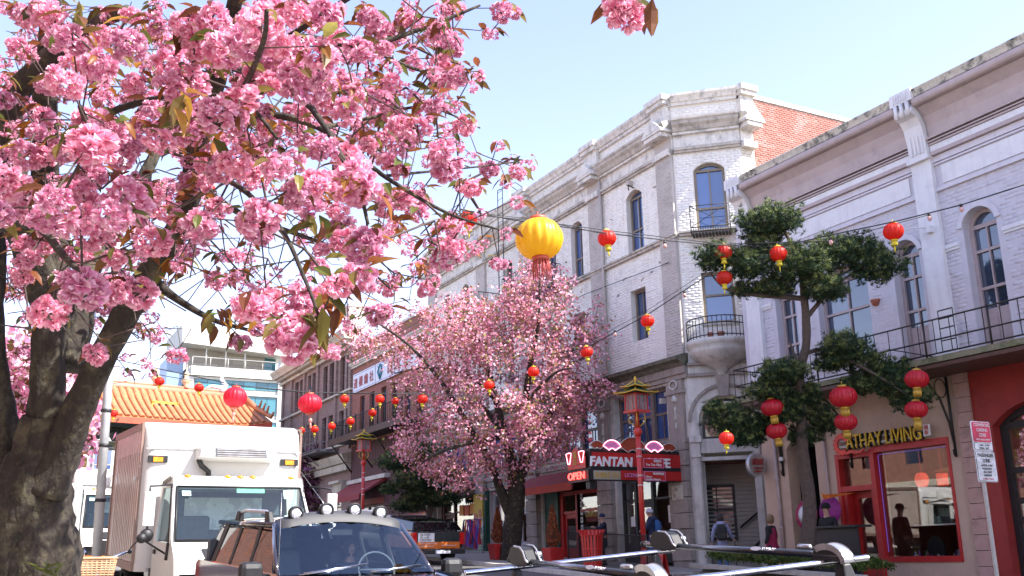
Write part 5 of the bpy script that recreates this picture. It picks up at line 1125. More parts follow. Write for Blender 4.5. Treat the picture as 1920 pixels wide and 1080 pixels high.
def twig_mesh(name, pos, par, n0, tree, m, r0=.0035, rmax=.03, sides=4, power=.42):
    n = len(pos); w = np.zeros(n); child = [0]*n
    for i in range(n-1, n0-1, -1):
        w[i] += 1 if w[i] == 0 else 0
        if par[i] >= 0: w[par[i]] += w[i]
    R = np.minimum(rmax, r0*np.maximum(1, w)**power)
    Vs, Fs = [], []; k = 0
    for i in range(n0, n):
        p, q = pos[par[i]], pos[i]; d = q-p; L_ = np.linalg.norm(d)
        if L_ < 1e-5: continue
        d = d/L_; a = np.cross(d, [0.3, .2, 1]); a /= np.linalg.norm(a)+1e-9; b = np.cross(d, a); ra = R[i] if par[i] < n0 else min(R[par[i]], R[i]*1.5)
        for c, r in ((p, ra), (q, R[i])):
            for j in range(sides): t = 2*math.pi*j/sides; Vs.append(c+a*r*math.cos(t)+b*r*math.sin(t))
        for j in range(sides): Fs += [k+j, k+(j+1) % sides, k+sides+(j+1) % sides, k+sides+j]
        k += 2*sides
    return np_mesh(name, np.array(Vs), Fs, 4, m, tree, smooth=True, kind='stuff')
def limb_path(L):  # [(px,py,D,r)...] -> smooth points
    pts = [at(a, b, D=c) for a, b, c, r in L]; rs = [l[3] for l in L]; out, ro = [], []
    for i in range(len(pts)-1):
        p0, p1, p2, p3 = pts[max(0, i-1)], pts[i], pts[i+1], pts[min(len(pts)-1, i+2)]
        for k in range(5):
            t = k/5; q = .5*((2*p1)+(p2-p0)*t+(2*p0-5*p1+4*p2-p3)*t*t+(3*p1-p0-3*p2+p3)*t**3); out.append(q); ro.append(rs[i]*(1-t)+rs[i+1]*t)
    out.append(pts[-1]); ro.append(rs[-1]); return out, ro
def rough_tube(mb, pts, rs, n=14, amp=.12):
    """a knobbly limb"""
    k0 = len(mb.v); mb.tube(pts, rs, n); 
    for i in range(k0, len(mb.v)):
        ring = (i-k0)//n; c = pts[min(ring, len(pts)-1)]; v = mb.v[i]; a = 1+amp*math.sin(7*v.x+9*v.z+ (i % n)*1.9)*.6+amp*random.uniform(-.5, .5); mb.v[i] = c+(v-c)*a
# ------------------------------------------------------------------- the near cherry tree
CT = thing('cherry_tree', 'big gnarled cherry tree full of pink double blossom filling the left of the view', 'cherry tree', (.27, 5.1, gz(5)))
limbs = [
 [(62,1700,4.9,.34),(58,1300,4.9,.26),(58,1080,4.9,.225),(56,980,4.9,.20),(62,900,4.9,.165),(80,840,4.9,.13),(88,780,4.9,.11)],
 [(82,850,4.9,.11),(88,740,4.9,.088),(92,640,4.9,.08),(104,560,4.95,.074),(97,480,5,.085),(92,400,5,.07),(84,300,4.9,.062),(86,150,4.7,.05),(95,0,4.5,.045),(100,-160,4.3,.03)],
 [(85,920,4.85,.11),(118,845,4.85,.085),(152,755,4.8,.07),(200,655,4.75,.066),(248,568,4.7,.062),(296,488,4.6,.056),(340,410,4.5,.052),(362,340,4.4,.046),(374,250,4.3,.045),(415,120,4.1,.036),(450,-30,3.9,.03),(520,-200,3.8,.02)],
 [(45,980,4.95,.15),(14,860,5,.10),(-6,760,5,.085),(-30,600,5,.09),(-20,430,5,.07),(-60,200,5,.05)],
 [(100,590,4.95,.09),(60,480,4.8,.08),(28,380,4.6,.075),(12,280,4.5,.068),(22,190,4.4,.055),(75,125,4.2,.042),(150,60,3.9,.03),(240,20,3.5,.02)],
 [(120,690,5,.1),(140,600,5.1,.09),(160,520,5.2,.07),(200,430,5.4,.05),(270,330,5.6,.035),(330,200,5.8,.02)],
 [(374,250,4.3,.035),(480,215,4.2,.028),(600,240,4.1,.022),(720,330,4.2,.016),(840,400,4.3,.012),(935,430,4.4,.007)],
 [(415,120,4.1,.03),(540,70,3.9,.025),(680,85,3.9,.02),(800,50,4,.014),(900,10,4.1,.008)],
 [(362,340,4.4,.03),(450,400,4.3,.022),(560,440,4.3,.016),(660,480,4.4,.012),(730,540,4.5,.007)],
 [(84,300,4.9,.035),(200,215,4.4,.028),(330,180,3.9,.02),(450,190,3.4,.014),(520,260,3.0,.008)],
 [(374,250,4.3,.025),(440,190,3.4,.018),(490,90,2.6,.012),(500,20,2.3,.008)],
 [(362,340,4.4,.025),(430,340,3.5,.016),(520,420,2.9,.012),(570,520,2.7,.009),(600,600,2.6,.006)],
 [(415,120,4.1,.025),(560,180,3.4,.018),(660,330,3.0,.012),(690,420,2.9,.008)],
 [(280,520,4.7,.05),(330,560,4.6,.03),(400,600,4.5,.02),(470,620,4.4,.012),(560,650,4.3,.006)],
 [(92,400,5,.04),(150,350,4.2,.03),(170,270,3.4,.02),(150,200,2.9,.012)],
 [(-20,430,5,.05),(60,420,4,.03),(120,480,3.2,.02),(160,520,2.8,.01)],
 [(600,240,4.1,.018),(700,220,4.3,.013),(800,200,4.5,.01),(900,240,4.7,.006)],
 [(680,85,3.9,.016),(780,130,4.1,.011),(880,150,4.3,.006)],
 [(720,330,4.2,.012),(820,320,4.5,.009),(920,310,4.8,.006),(990,300,5,.004)],
 [(540,70,3.9,.02),(760,-60,3.4,.014),(980,-80,3,.01),(1120,-50,2.85,.007),(1168,0,2.8,.005)],
]
mb = MB(); nodes = []
for i, L in enumerate(limbs):
    p, r = limb_path(L); 
    if i in (0,): rough_tube(mb, p, r, 22, .16)
    elif i < 6: rough_tube(mb, p, r, 14, .12)
    else: mb.tube(p, [q*.62 for q in r], 7)
    nodes += [np.array(v) for k, v in enumerate(p) if i > 0]
for k in range(5):   # root flare
    a = k*1.25+.3; b0 = at(60, 1300, D=4.9); mb.tube([b0+Vector((0,0,.1)), b0+Vector((.42*math.cos(a), .42*math.sin(a), -.75)), b0+Vector((.7*math.cos(a), .7*math.sin(a), -1.2))], [.2,.16,.08], 8)
mb.obj('trunk', m_bark, CT)
dens = """77777788888877321
88888889998888200
88888889998888400
88888888898887300
88888888888885320
88888888888645521
77777772445245511
77777765424754520
55555526344554000
43333101460310000
12344201375000000
11121000000000000""".split('\n')
tips, rads = [], []
for r, row in enumerate(dens):
    for c, ch in enumerate(row):
        d = int(ch); cov = 0; target = (d/8)**1.35*1.5*3600
        while cov < target:
            px = (c+random.random())*60; py = (r+random.random())*60
            if px > 960 and d <= 1 and random.random() < .5: break
            u = random.random()
            D = (random.uniform(2.5, 3.5) if u < .13 else random.uniform(3.4, 5.2) if u < .5 else random.uniform(5.0, 8.2)) if px < 680 else random.uniform(3.6, 5.6)
            if py > 480 and px < 330: D = random.uniform(5.2, 7.2) if random.random() < .85 else random.uniform(3.2, 4.2)
            elif py > 600: D = random.uniform(3.6, 5.5)
            R = random.triangular(.020, .062, .038)*(1.1 if D < 3.5 else .95); pr = R*FPX/D
            cov += math.pi*pr*pr
            tips.append(np.array(at(px, py, D=D))); rads.append(R)
for px, py, D, R in [(1168,12,2.8,.055),(1185,0,2.85,.045),(1160,-10,2.8,.045),(990,303,4.9,.042),(935,487,4.6,.04),(548,618,2.6,.07),(560,600,2.65,.055),(575,550,2.8,.06),(490,30,2.6,.056),(462,62,2.7,.05),(425,75,2.8,.056),(520,70,2.75,.045),(690,447,2.9,.058),(655,438,3,.05),(665,325,2.9,.07),(573,362,3.1,.06),(160,520,2.8,.07),(175,265,2.9,.06),(500,555,3.2,.055),(940,15,4.1,.045),(958,14,4.2,.04),(95,570,3.2,.06),(215,535,3.2,.05),(440,290,3.0,.05)]:
    tips.append(np.array(at(px, py, D=D))); rads.append(R)
bare = []
for _ in range(420):
    px = random.uniform(0, 880); py = random.uniform(0, 680)
    if dens[min(11,int(py/60))][min(16,int(px/60))] == '0': continue
    bare.append(np.array(at(px, py, D=random.uniform(3.2, 6.5))))
pos, par, tipidx = grow(nodes, tips+bare, step=.16, sag=-.06, jit=.12)
twig_mesh('twigs', pos, par, len(nodes), CT, m_twig, r0=.0026, rmax=.016)
tip_pos = np.array(tips); rads = np.array(rads); dist = np.linalg.norm(tip_pos-np.array(CO), axis=1); order = np.argsort(dist/rads)
# single blossom clusters that show largest, and the rest as one
def rot_scale(c, s):
    q = Matrix.Rotation(random.random()*6.28, 4, 'Z') @ Matrix.Rotation(random.uniform(-.5, .5), 4, 'X'); M = Matrix.Translation(Vector(c)) @ q @ Matrix.Diagonal((s, s, s*random.uniform(.8, 1.0), 1)); return M
NS = 290
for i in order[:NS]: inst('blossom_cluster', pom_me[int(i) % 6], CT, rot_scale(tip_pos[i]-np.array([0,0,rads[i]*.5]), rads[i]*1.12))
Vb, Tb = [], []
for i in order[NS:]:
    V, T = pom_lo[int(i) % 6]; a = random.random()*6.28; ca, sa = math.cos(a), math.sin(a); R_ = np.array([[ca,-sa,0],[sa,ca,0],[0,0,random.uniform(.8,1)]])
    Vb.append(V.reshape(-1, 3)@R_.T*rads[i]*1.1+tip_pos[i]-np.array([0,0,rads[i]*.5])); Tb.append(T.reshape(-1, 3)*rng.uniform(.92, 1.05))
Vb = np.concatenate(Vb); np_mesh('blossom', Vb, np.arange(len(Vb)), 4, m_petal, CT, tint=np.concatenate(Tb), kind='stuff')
# leaves
lv = []
for i in range(len(tips)):
    for k in range(random.choice([2,2,3,4,5])):
        a = random.random()*6.28; c = tip_pos[i]+np.array([math.cos(a)*rads[i]*.6, math.sin(a)*rads[i]*.6, rads[i]*random.uniform(-.3,.7)])
        Ls = random.uniform(.045, .085); el = random.uniform(-.9, .5)
        d = Vector((math.cos(a)*math.cos(el), math.sin(a)*math.cos(el), math.sin(el))); lv.append((c, d, Ls))
for px, py, D, n in [(612,560,2.6,9),(600,610,2.6,7),(335,185,2.4,7),(700,345,2.9,5),(735,545,4.4,4),(330,500,4.2,10),(380,240,3,5),(470,575,3.8,12),(410,590,4,12),(130,20,3.2,8),(90,365,2.9,4),(1205,15,2.75,3),(995,300,4.9,3),(590,400,3.0,5),(260,35,2.9,5)]:
    for k in range(n):
        a = random.random()*6.28; el = random.uniform(-1.2, -.1); lv.append((np.array(at(px+random.uniform(-22,22), py+random.uniform(-22,22), D=D*random.uniform(.97,1.03))), Vector((math.cos(a)*math.cos(el), math.sin(a)*math.cos(el), math.sin(el))), random.uniform(.07,.10)))
lv.sort(key=lambda q: np.linalg.norm(q[0]-np.array(CO))/q[2])
def leaf_M(c, d, s):
    x = d.normalized(); y = x.cross(Vector((random.uniform(-.6,.6), random.uniform(-.6,.6), 1))).normalized(); z = x.cross(y)*(-1)
    return Matrix(((x.x*s, y.x*s, z.x*s, c[0]), (x.y*s, y.y*s, z.y*s, c[1]), (x.z*s, y.z*s, z.z*s, c[2]), (0,0,0,1)))
for k, (c, d, s) in enumerate(lv[:290]): inst('leaf', leaf_me[random.randrange(6)], CT, leaf_M(c, d, s))
Vl, Fl, Tl = [], [], []; k0 = 0; LV, LF = leaf_mesh(1, .42, .3); LFa = np.array(LF).ravel()
for c, d, s in lv[290:]:
    M = np.array(leaf_M(c, d, s)); Vl.append(LV@M[:3,:3].T+M[:3,3]); Fl.append(LFa+k0); k0 += len(LV); Tl.append(np.tile(np.array(LEAFCOL[random.randrange(6)])*random.uniform(.8,1.15), (len(LV), 1)))
np_mesh('foliage', np.concatenate(Vl), np.concatenate(Fl), 4, m_leaf, CT, tint=np.concatenate(Tl), kind='stuff')
# a few basal shoots
bs = thing('basal_shoot', 'small green leafy shoot at the foot of the big cherry trunk', 'shoot', at(100, 1075, D=4.55))
for k in range(9): inst('leaf', leaf_me[3], bs, leaf_M(np.array(at(95+random.uniform(-22,22), 1072+random.uniform(-8,14), D=4.5)), Vector((random.uniform(-1,1), random.uniform(-1,1), .5)), .09))
# ------------------------------------------------------------------- other flowering trees
def tufts(centers, m, name, tree, n_each, spread, size, cols, colw, leafcols, leaff=.25, flat=1.0):
    n = len(centers)*n_each; c = np.repeat(centers, n_each, 0)+rng.normal(size=(n, 3))*spread*np.array([1,1,flat]); d = rand_dirs(n); a, b = frames(d)
    s = rng.uniform(.6, 1.3, n)*size; V = quad_mesh(c-b*s[:, None]*.5, c+b*s[:, None]*.5+d*s[:, None]*.25, a, s*.3, s*.5)
    ci = rng.choice(len(cols), n, p=colw); T = np.array(cols)[ci]; lf = rng.random(n) < leaff; T[lf] = np.array(leafcols)[rng.integers(0, len(leafcols), lf.sum())]
    T = T*rng.uniform(.85, 1.12, (n, 1)); np_mesh(name, V.reshape(-1, 3), np.arange(n*4), 4, m, tree, tint=np.repeat(T, 4, 0), kind='stuff')
PINK2 = [(.80,.36,.47),(.68,.25,.36),(.86,.52,.60),(.54,.16,.26)]
PINKS = [(.84,.36,.52),(.78,.28,.44),(.90,.55,.66),(.66,.20,.34)]
m_twig2 = mat('grey_twig', (.26,.21,.18), (.16,.12,.1), 6, .6, .8)
T2 = thing('cherry_tree', 'round crowned pink cherry tree with dark mossy trunk in front of the white building', 'cherry tree', (15.1, 28.4, gz(28.4)+.15))
l2 = [[(952,1150,32,.42),(955,1060,32,.35),(962,990,32,.31),(968,930,32,.29),(966,880,32,.25)],
 [(955,960,32,.2),(935,910,32,.15),(915,860,31.5,.11),(880,800,31,.09),(830,720,31,.07),(770,650,31,.045),(700,600,31,.025)],
 [(968,890,32,.22),(950,830,32,.15),(930,750,32.5,.11),(905,660,33,.08),(880,590,33,.04)],
 [(972,900,32,.24),(990,840,32,.17),(985,760,31.5,.12),(995,680,31,.09),(1010,600,31,.05),(1012,520,31,.02)],
 [(985,860,32,.15),(1020,800,32,.1),(1050,730,32,.08),(1075,650,32,.04),(1090,590,32,.02)],
 [(940,820,32,.1),(880,830,30.5,.07),(820,850,30,.05),(790,870,30,.02)],
 [(950,830,32,.1),(900,760,33.5,.08),(830,770,34.5,.05),(760,800,35,.02)],
 [(990,780,31.5,.08),(1000,740,30,.06),(1040,700,29.5,.04),(1070,690,29,.02)],
 [(930,750,32.5,.08),(870,700,33,.06),(800,690,33,.04),(740,700,33,.02)]]
mb = MB(); nodes = []
for i, L in enumerate(l2):
    p, r = limb_path(L); rough_tube(mb, p, r, 12 if i == 0 else 8, .12); nodes += [np.array(v) for v in p] if i else []
mb.obj('trunk', m_bark, T2)
tips = []
def ell(cx, cy, rx, ry, D, dD, n, keep=1.0):
    for _ in range(n):
        while True:
            x, y, z = random.uniform(-1,1), random.uniform(-1,1), random.uniform(-1,1)
            if .18 < x*x+y*y+z*z < 1: break
        tips.append(np.array(at(cx+rx*x, cy+ry*y, D=D+dD*z)))
ell(945,735,165,165,32,3.2,400); ell(820,690,98,88,32.5,2.0,80); ell(725,650,80,40,32,1.2,36); ell(665,615,60,28,31.5,.8,12); ell(1010,560,70,70,31.5,1.6,90); ell(900,610,110,70,32,2,120); ell(1075,690,55,95,31.5,1.5,70); ell(1010,500,14,28,31.5,.5,10)
ell(800,825,70,60,32,1.8,40); ell(880,880,80,40,31.5,1.6,50); ell(1020,810,75,65,31.5,1.5,80); ell(1110,600,30,50,31.5,.8,14); ell(1130,725,30,8,31.3,.3,6); ell(770,590,70,14,31.5,.6,10)
pos, par, ti = grow(nodes, tips, step=.35, sag=.03, jit=.08); twig_mesh('twigs', pos, par, len(nodes), T2, m_twig2, r0=.007, rmax=.05, power=.45)
tufts(np.array(tips), m_petal, 'blossom', T2, 36, .16, .066, PINK2, [.36,.2,.36,.08], [(.30,.15,.07),(.24,.11,.06),(.25,.21,.07)], .30)
sel = pos[len(nodes):]; sel = sel[rng.random(len(sel)) < .5]; tufts(sel, m_petal, 'blossom', T2, 6, .12, .075, PINK2, [.36,.2,.36,.08], [(.30,.15,.07),(.24,.11,.06),(.25,.21,.07)], .4)
def simple_tree(nm, label, cat, base, trunk, masks, spread, n_each, size, cols, colw, leafc, leaff, m=None):
    t = thing(nm, label, cat, base); mb = MB(); nodes = []
    for L in trunk: p, r = limb_path(L); rough_tube(mb, p, r, 8, .1); nodes += [np.array(v) for v in p]
    mb.obj('trunk', m_bark, t); tt = []
    for cx, cy, rx, ry, D, dD, n in masks:
        for _ in range(n): 
            v = rng.normal(size=3); v = v/np.linalg.norm(v)*rng.random()**.4; tt.append(np.array(at(cx+rx*v[0], cy+ry*v[1], D=D+dD*v[2])))
    pos, par, ti = grow(nodes, tt, step=.4, sag=.05, jit=.08); twig_mesh('twigs', pos, par, len(nodes), t, m_twig, r0=.008, rmax=.05)
    tufts(np.array(tt), m or m_petal, 'blossom', t, n_each, spread, size, cols, colw, leafc, leaff); return t
simple_tree('cherry_tree', 'smaller pale pink cherry tree farther along the left pavement behind the big trunk', 'cherry tree', (.6, 22, gz(22)+.13),
 [[(30,1120,22,.25),(40,950,22,.2),(60,850,22,.15),(90,760,22,.08),(120,680,22,.03)], [(60,850,22,.1),(20,760,22,.08),(-20,680,22,.03)], [(60,850,22,.1),(130,800,22,.06),(180,740,22,.02)]],
 [(30,720,120,90,22,2.5,170),(130,780,50,80,22,1.2,80),(60,820,90,60,22,2,90)], .19, 26, .12, PINKS+[(.92,.7,.78)], [.3,.15,.3,.05,.2], [(.22,.12,.04),(.16,.14,.05)], .2)
simple_tree('plum_tree', 'dark purple leaved tree in front of the brown brick block', 'tree', (15.0, 56, gz(56)),
 [[(600,1000,60,.15),(598,930,60,.12),(600,880,60,.05)], [(598,930,60,.08),(580,880,60,.04)], [(598,930,60,.08),(630,890,60,.04)]],
 [(602,890,44,52,60,2,90),(585,930,34,30,60,1.5,40),(640,905,20,24,60,1,20)], .3, 16, .2, [(.12,.035,.07),(.30,.12,.24),(.09,.03,.05),(.2,.07,.14)], [.4,.2,.25,.15], [(.1,.04,.04)], .2)
# ------------------------------------------------------------------- cloud pruned pines
def pine(label, base, trunk, branches, pads, D, group='cloud pruned pines on the far pavement', per=820, nl=.115):
    t = thing('pine_tree', label, 'pine tree', base, 0, group)
    mb = MB(); p, r = limb_path(trunk); rough_tube(mb, p, r, 12, .1)
    for L in branches: q, s = limb_path(L); rough_tube(mb, q, s, 8, .1)
    mb.obj('trunk', m_bark2, t)
    nodes = [np.array(v) for v in p]+[np.array(v) for L in branches for v in limb_path(L)[0]]
    sh, up, dens_ = [], [], []
    for cx, cy, rx, ry, dd in pads:
        rx *= .95; ry *= .92; c = np.array(at(cx, cy, D=D+dd)); a = rx*(D+dd)/FPX; b = ry*(D+dd)/FPX; n = int(per*(a*a*.6+a*b)*2.2)
        v = rng.normal(size=(n, 3)); v /= np.linalg.norm(v, axis=1)[:, None]; v *= (rng.random(n)**.28)[:, None]
        v[:, 2] = np.where(v[:, 2] < 0, v[:, 2]*.75, v[:, 2]); nb = 1+.22*np.sin(v[:, 0]*6+cx)*np.sin(v[:, 1]*7+cy)+.16*np.sin(v[:, 2]*11+v[:, 0]*7)+.10*np.sin(v[:, 0]*17+v[:, 1]*13)
        sh.append(c+v*np.array([a, a*.95, b])*nb[:, None]); up.append(np.clip(v[:, 2], -1, 1)); 
    tipc = [np.array(at(cx, cy, D=D+dd)) for cx, cy, rx, ry, dd in pads]
    sub = np.concatenate(sh); idx = rng.choice(len(sub), min(len(sub), 160), replace=False)
    pos, par, ti = grow(nodes, tipc+[sub[i] for i in idx], step=.25, sag=-.05, jit=.06); twig_mesh('twigs', pos, par, len(nodes), t, m_bark2, r0=.006, rmax=.045)
    S_ = np.concatenate(sh); U_ = np.concatenate(up); n = len(S_); k = 15
    ax = unit(rand_dirs(n)*.75+np.array([0,0,.75])); d = unit(np.repeat(ax, k, 0)*.75+rand_dirs(n*k)*.75); b = np.repeat(S_, k, 0)+d*.004; L_ = rng.uniform(.6, 1.15, n*k)*nl
    a_, b_ = frames(d); tip = b+d*L_[:, None]; w = .0058*nl/.1
    V = np.stack([b-a_*w, b+a_*w, tip], 1); u = np.repeat(U_, k)[:, None]; fresh_lit = np.repeat(rng.random(n) < .28+.22*U_, k)[:, None]  # new growth, with sunlit tops and shade also put into the tint
    T = np.where(fresh_lit, np.array([.19,.235,.08]), np.array([.030,.060,.026]))*rng.uniform(.7, 1.25, (n*k, 1))
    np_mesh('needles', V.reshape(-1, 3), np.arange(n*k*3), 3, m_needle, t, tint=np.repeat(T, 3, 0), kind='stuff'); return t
pine('tall cloud pruned pine with grey trunk growing before the lilac building', at(1512, 1060, D=21),
 [(1508,1110,21,.2),(1512,1045,21,.17),(1518,950,21,.145),(1506,860,21,.13),(1502,780,21,.11),(1500,700,21,.095),(1512,640,21,.09),(1508,560,21,.08),(1500,500,21,.05),(1470,430,21,.03)],
 [[(1508,560,21,.06),(1460,556,21,.055),(1410,552,21,.045),(1360,540,21,.03),(1330,510,21,.015)], [(1510,600,21,.05),(1560,540,21,.04),(1620,500,21,.02)], [(1505,665,21,.05),(1545,655,21,.04),(1590,670,21,.02)],
  [(1500,720,21,.05),(1470,735,21,.03),(1440,745,21,.02)], [(1545,655,21,.035),(1620,690,20.7,.03),(1700,740,20.4,.015)], [(1503,790,21,.04),(1540,810,21,.02)], [(1500,690,21,.03),(1480,640,21.0,.02)]],
 [(1442,418,64,36,0),(1345,485,46,34,-.1),(1405,500,46,34,-.3),(1430,460,40,30,.1),(1500,500,66,46,-.2),(1560,478,52,40,.1),(1610,470,44,34,.2),(1642,500,56,44,0),(1545,545,48,28,-.3),(1450,540,40,24,0),(1395,545,30,18,.1),
  (1583,655,50,36,-.2),(1560,680,34,24,0),(1632,690,44,36,.1),(1665,720,40,34,-.2),(1705,745,42,44,-.3),(1690,700,36,30,.1),(1610,725,34,22,0),
  (1470,700,56,26,-.2),(1440,735,44,28,0),(1500,745,46,36,.2),(1475,775,40,30,0),(1540,790,34,36,.1),(1510,820,34,26,.2),
  (1372,790,50,40,.3),(1400,820,40,26,.3),(1340,770,22,22,.3),(1430,800,30,30,.4)], 21)
pine('low dark cloud pruned pine standing between the red lamp post and pink tree', at(795, 1010, D=38),
 [(800,1040,38,.16),(802,980,38,.13),(808,930,38,.11),(795,880,38,.09),(790,840,38,.05)],
 [[(808,930,38,.06),(840,905,38,.03)], [(795,880,38,.06),(750,860,38,.03)], [(803,960,38,.05),(765,940,38,.03)]],
 [(745,868,40,24,0),(792,850,40,26,.2),(838,893,42,30,0),(775,905,44,26,-.2),(825,935,44,22,0),(765,950,36,18,.2),(790,930,40,24,.2),(730,920,20,14,0)], 38, per=420, nl=.14)
# =================================================================== vehicles
m_tw = mat('truck_white', (.64,.635,.60), (.58,.575,.54), 1.2, .5, .35, dirt=.12, dscale=1.5, dirtcol=(.5,.47,.42), coat=.3)
m_tside = mat('dirty_brick_reflection_panel', (.58,.48,.42), (.50,.41,.35), 1.2, .7, .28, streak=.55, dirt=.4, dscale=2, dirtcol=(.5,.42,.36), stretch=(1,3,.3), spec=.6)  # brown base paints the brick reflected in the side; streaks are dirt
m_rub = mat('tyre_rubber', (.022,.022,.022), amt=.3, rough=.85)
m_plas = mat('black_plastic', (.014,.014,.015), (.009,.009,.01), 20, .4, .55)
m_chrome = mat('chrome', (.75,.76,.78), amt=.05, rough=.12, metal=1)
m_alu = mat('brushed_metal', (.50,.51,.53), amt=.2, rough=.22, metal=1)
m_amber = mat('amber_lens', (.85,.30,.02), amt=.1, rough=.15)
m_wind = clear_glass('windscreen_glass', (.78,.93,.92), 1.7, (.8,1,1))
m_wind2 = clear_glass('jeep_glass', (.78,.88,.92), 1.9, (.75,.88,1))
m_sideg = clear_glass('side_glass', (.22,.25,.27), 1.4)
m_tint = dark_glass('tinted_glass', (.008,.009,.011), 1.5)
m_jeep = mat('black_car_paint', (.018,.012,.014), amt=.2, rough=.08, coat=1.0, spec=.8)
m_seat = mat('grey_seat_cloth', (.10,.11,.12), (.07,.08,.09), 10, .5, .9)
m_red_l = mat('red_lens', (.6,.02,.02), amt=.2, rough=.15)
m_silver = mat('silver_plastic', (.55,.56,.57), amt=.15, rough=.3, metal=.7)
PSL = math.atan(SL)
def veh(name, label, cat, x, y, yaw=0, group=None, roll=0):
    M = Matrix.Translation((x, y, gz(y)))@Matrix.Rotation(PSL, 4, 'X')@Matrix.Rotation(yaw, 4, 'Z')@Matrix.Rotation(roll, 4, 'Y')
    return thing(name, label, cat, group=group, M=M)
def wheel(par, x, y, r=.36, w=.22, z=None):
    mb = MB(); z = r if z is None else z; R_ = Matrix.Rotation(math.pi/2, 4, 'Y')
    mb.lathe([(r*.62,-w/2),(r*.92,-w/2),(r,-w*.3),(r,w*.3),(r*.92,w/2),(r*.62,w/2),(r*.62,-w/2)], 24, (x, y, z), M=R_); t_ = mb.obj('wheel', m_rub, par, local=True)
    mb = MB(); s_ = 1 if x > 0 else -1; mb.lathe([(.001,s_*w*.38),(r*.2,s_*w*.4),(r*.3,s_*w*.2),(r*.62,s_*w*.42)], 20, (x, y, z), M=R_); mb.obj('rim', m_silver, t_, local=True)
def box_truck(label, x, y, blen, bh=2.95, bz=.75, hw=1.2, side=None, unit=True, full=True):
    T = veh('box_truck', label, 'truck', x, y)
    side = side or m_tside
    # cargo box with rounded front corners
    r = .16; ring = []
    def rr(hw_, zt, zb, rc):  # front cross-section in x,z? plan outline instead
        pass
    def plan(y0, inset): # plan outline (x,y) of front with rounded vertical corners
        p = [(-hw+inset, blen)]
        for a in np.linspace(0, math.pi/2, 6): p.append((-hw+r-(r-inset)*math.cos(a) if False else -hw+r-(r-inset)*math.cos(a), y0+r-(r-inset)*math.sin(a)))
        for a in np.linspace(math.pi/2, 0, 6): p.append((hw-r+(r-inset)*math.cos(a), y0+r-(r-inset)*math.sin(a)))
        p.append((hw-inset, blen)); return p
    mb = MB(); rings = []
    for z, off in [(bz, 0), (bh-.42, 0), (bh-.40, .0), (bh-.25, .03), (bh-.12, .08), (bh-.04, .17), (bh, .32)]:
        rings.append([Vector((a, b+off if b < blen else b, z)) for a, b in plan(0, 0)])
    mb.loft([[tuple(v) for v in q] for q in rings], close=False, cap=False)
    n = len(rings[0]); mb.add([tuple(v) for v in rings[-1]], [tuple(range(n))]); mb.add([(-hw,blen,bz),(hw,blen,bz),(hw,blen,bh),(-hw,blen,bh)], [(0,1,2,3)])
    mb.obj('cargo_box', m_tw, T, local=True)
    mb = MB(); mb.box(-hw+.02, hw-.02, -.012, .0, bh-.425, bh-.40); mb.box(-hw+.16, hw-.16, -.01, .0, bz, bz+.05); mb.obj('trim_strip', m_alu, T, local=True)
    for s_ in (-1, 1):
        mb = MB(); x0, x1 = sorted((s_*(hw+.004), s_*(hw+.012))); mb.box(x0, x1, .18, blen, bz+.12, bh-.12)
        mb.obj('side_panel', side, T, local=True)
        for k in range(int((blen-.5)/.2)):
            yy = .35+k*.2; q = MB(); a, b = sorted((s_*(hw+.0125), s_*(hw+.017))); q.hexa([(a,yy,bz+.15),(b,yy+.01,bz+.15),(b,yy+.04,bz+.15),(a,yy+.05,bz+.15)], [(a,yy,bh-.45),(b,yy+.01,bh-.45),(b,yy+.04,bh-.45),(a,yy+.05,bh-.45)]); q.obj('side_rib', side, T, local=True)
        mb = MB(); a, b = sorted((s_*(hw+.0), s_*(hw+.035))); mb.box(a, b, .16, blen, bh-.12, bh-.02); mb.box(a, b, .16, blen, bz, bz+.12); mb.box(a, b, .13, .19, bz+.1, bh-.12); mb.box(a, b, blen-.06, blen, bz+.1, bh-.12)
        mb.obj('side_rail', mat('rail_brown', (.32,.21,.17), (.25,.17,.13), 6, .5, .4, metal=.2), T, local=True)
    for s_ in (-1, 1):
        mb = MB(); mb.box(s_*(hw-.2)-.14, s_*(hw-.2)+.14, -.03, .03, bh-.62, bh-.52); mb.obj('lamp_housing', m_plas, T, local=True); mb = MB(); mb.box(s_*(hw-.2)-.07, s_*(hw-.2)+.07, -.045, -.03, bh-.61, bh-.54); mb.obj('marker_light', m_amber, T, local=True)
    # cab (cab-over): side profile pushed across, narrowing upwards
    pr = [(-.12,.35),(-.12,2.0),(-.22,2.08),(-.75,2.12),(-.98,2.05),(-1.08,1.95),(-1.62,1.24),(-1.72,1.12),(-1.86,1.0),(-1.98,.7),(-2.0,.35)]
    def hwz(z): return 1.0 if z < 1.15 else 1.0-.075*(z-1.15)/.95
    mb = MB(); L_, R_ = [], []
    cab = [(-.12,.35),(-.12,1.98),(-.16,2.05),(-.75,2.12),(-.98,2.07),(-1.09,1.97)]
    # roof + back as a loft, doors as panels, front nose
    mb.loft([[(s_*hwz(z), y_, z) for y_, z in cab] for s_ in (-1, 1)], close=False, cap=False, smooth=False)
    mb.hexa([(-.92,-1.0,1.99),(.92,-1.0,1.99),(.92,-.1,1.93),(-.92,-.1,1.93)], [(-.85,-.98,2.10),(.85,-.98,2.10),(.85,-.15,2.09),(-.85,-.15,2.09)])
    mb.prism([(-1.10,1.93),(-1.02,2.06),(-.94,2.09),(-.94,1.95)], -.93, .93, ax=0)
    mb.obj('cab_roof', m_tw, T, local=True, bevel=.03)
    mb = MB(); mb.prism([(-1.60,1.22),(-1.72,1.12),(-1.9,1.0),(-2.02,.72),(-2.02,.42),(-1.5,.42),(-1.5,1.2)], -1.0, 1.0, ax=0); mb.obj('cab_front', m_tw, T, local=True, bevel=.04)
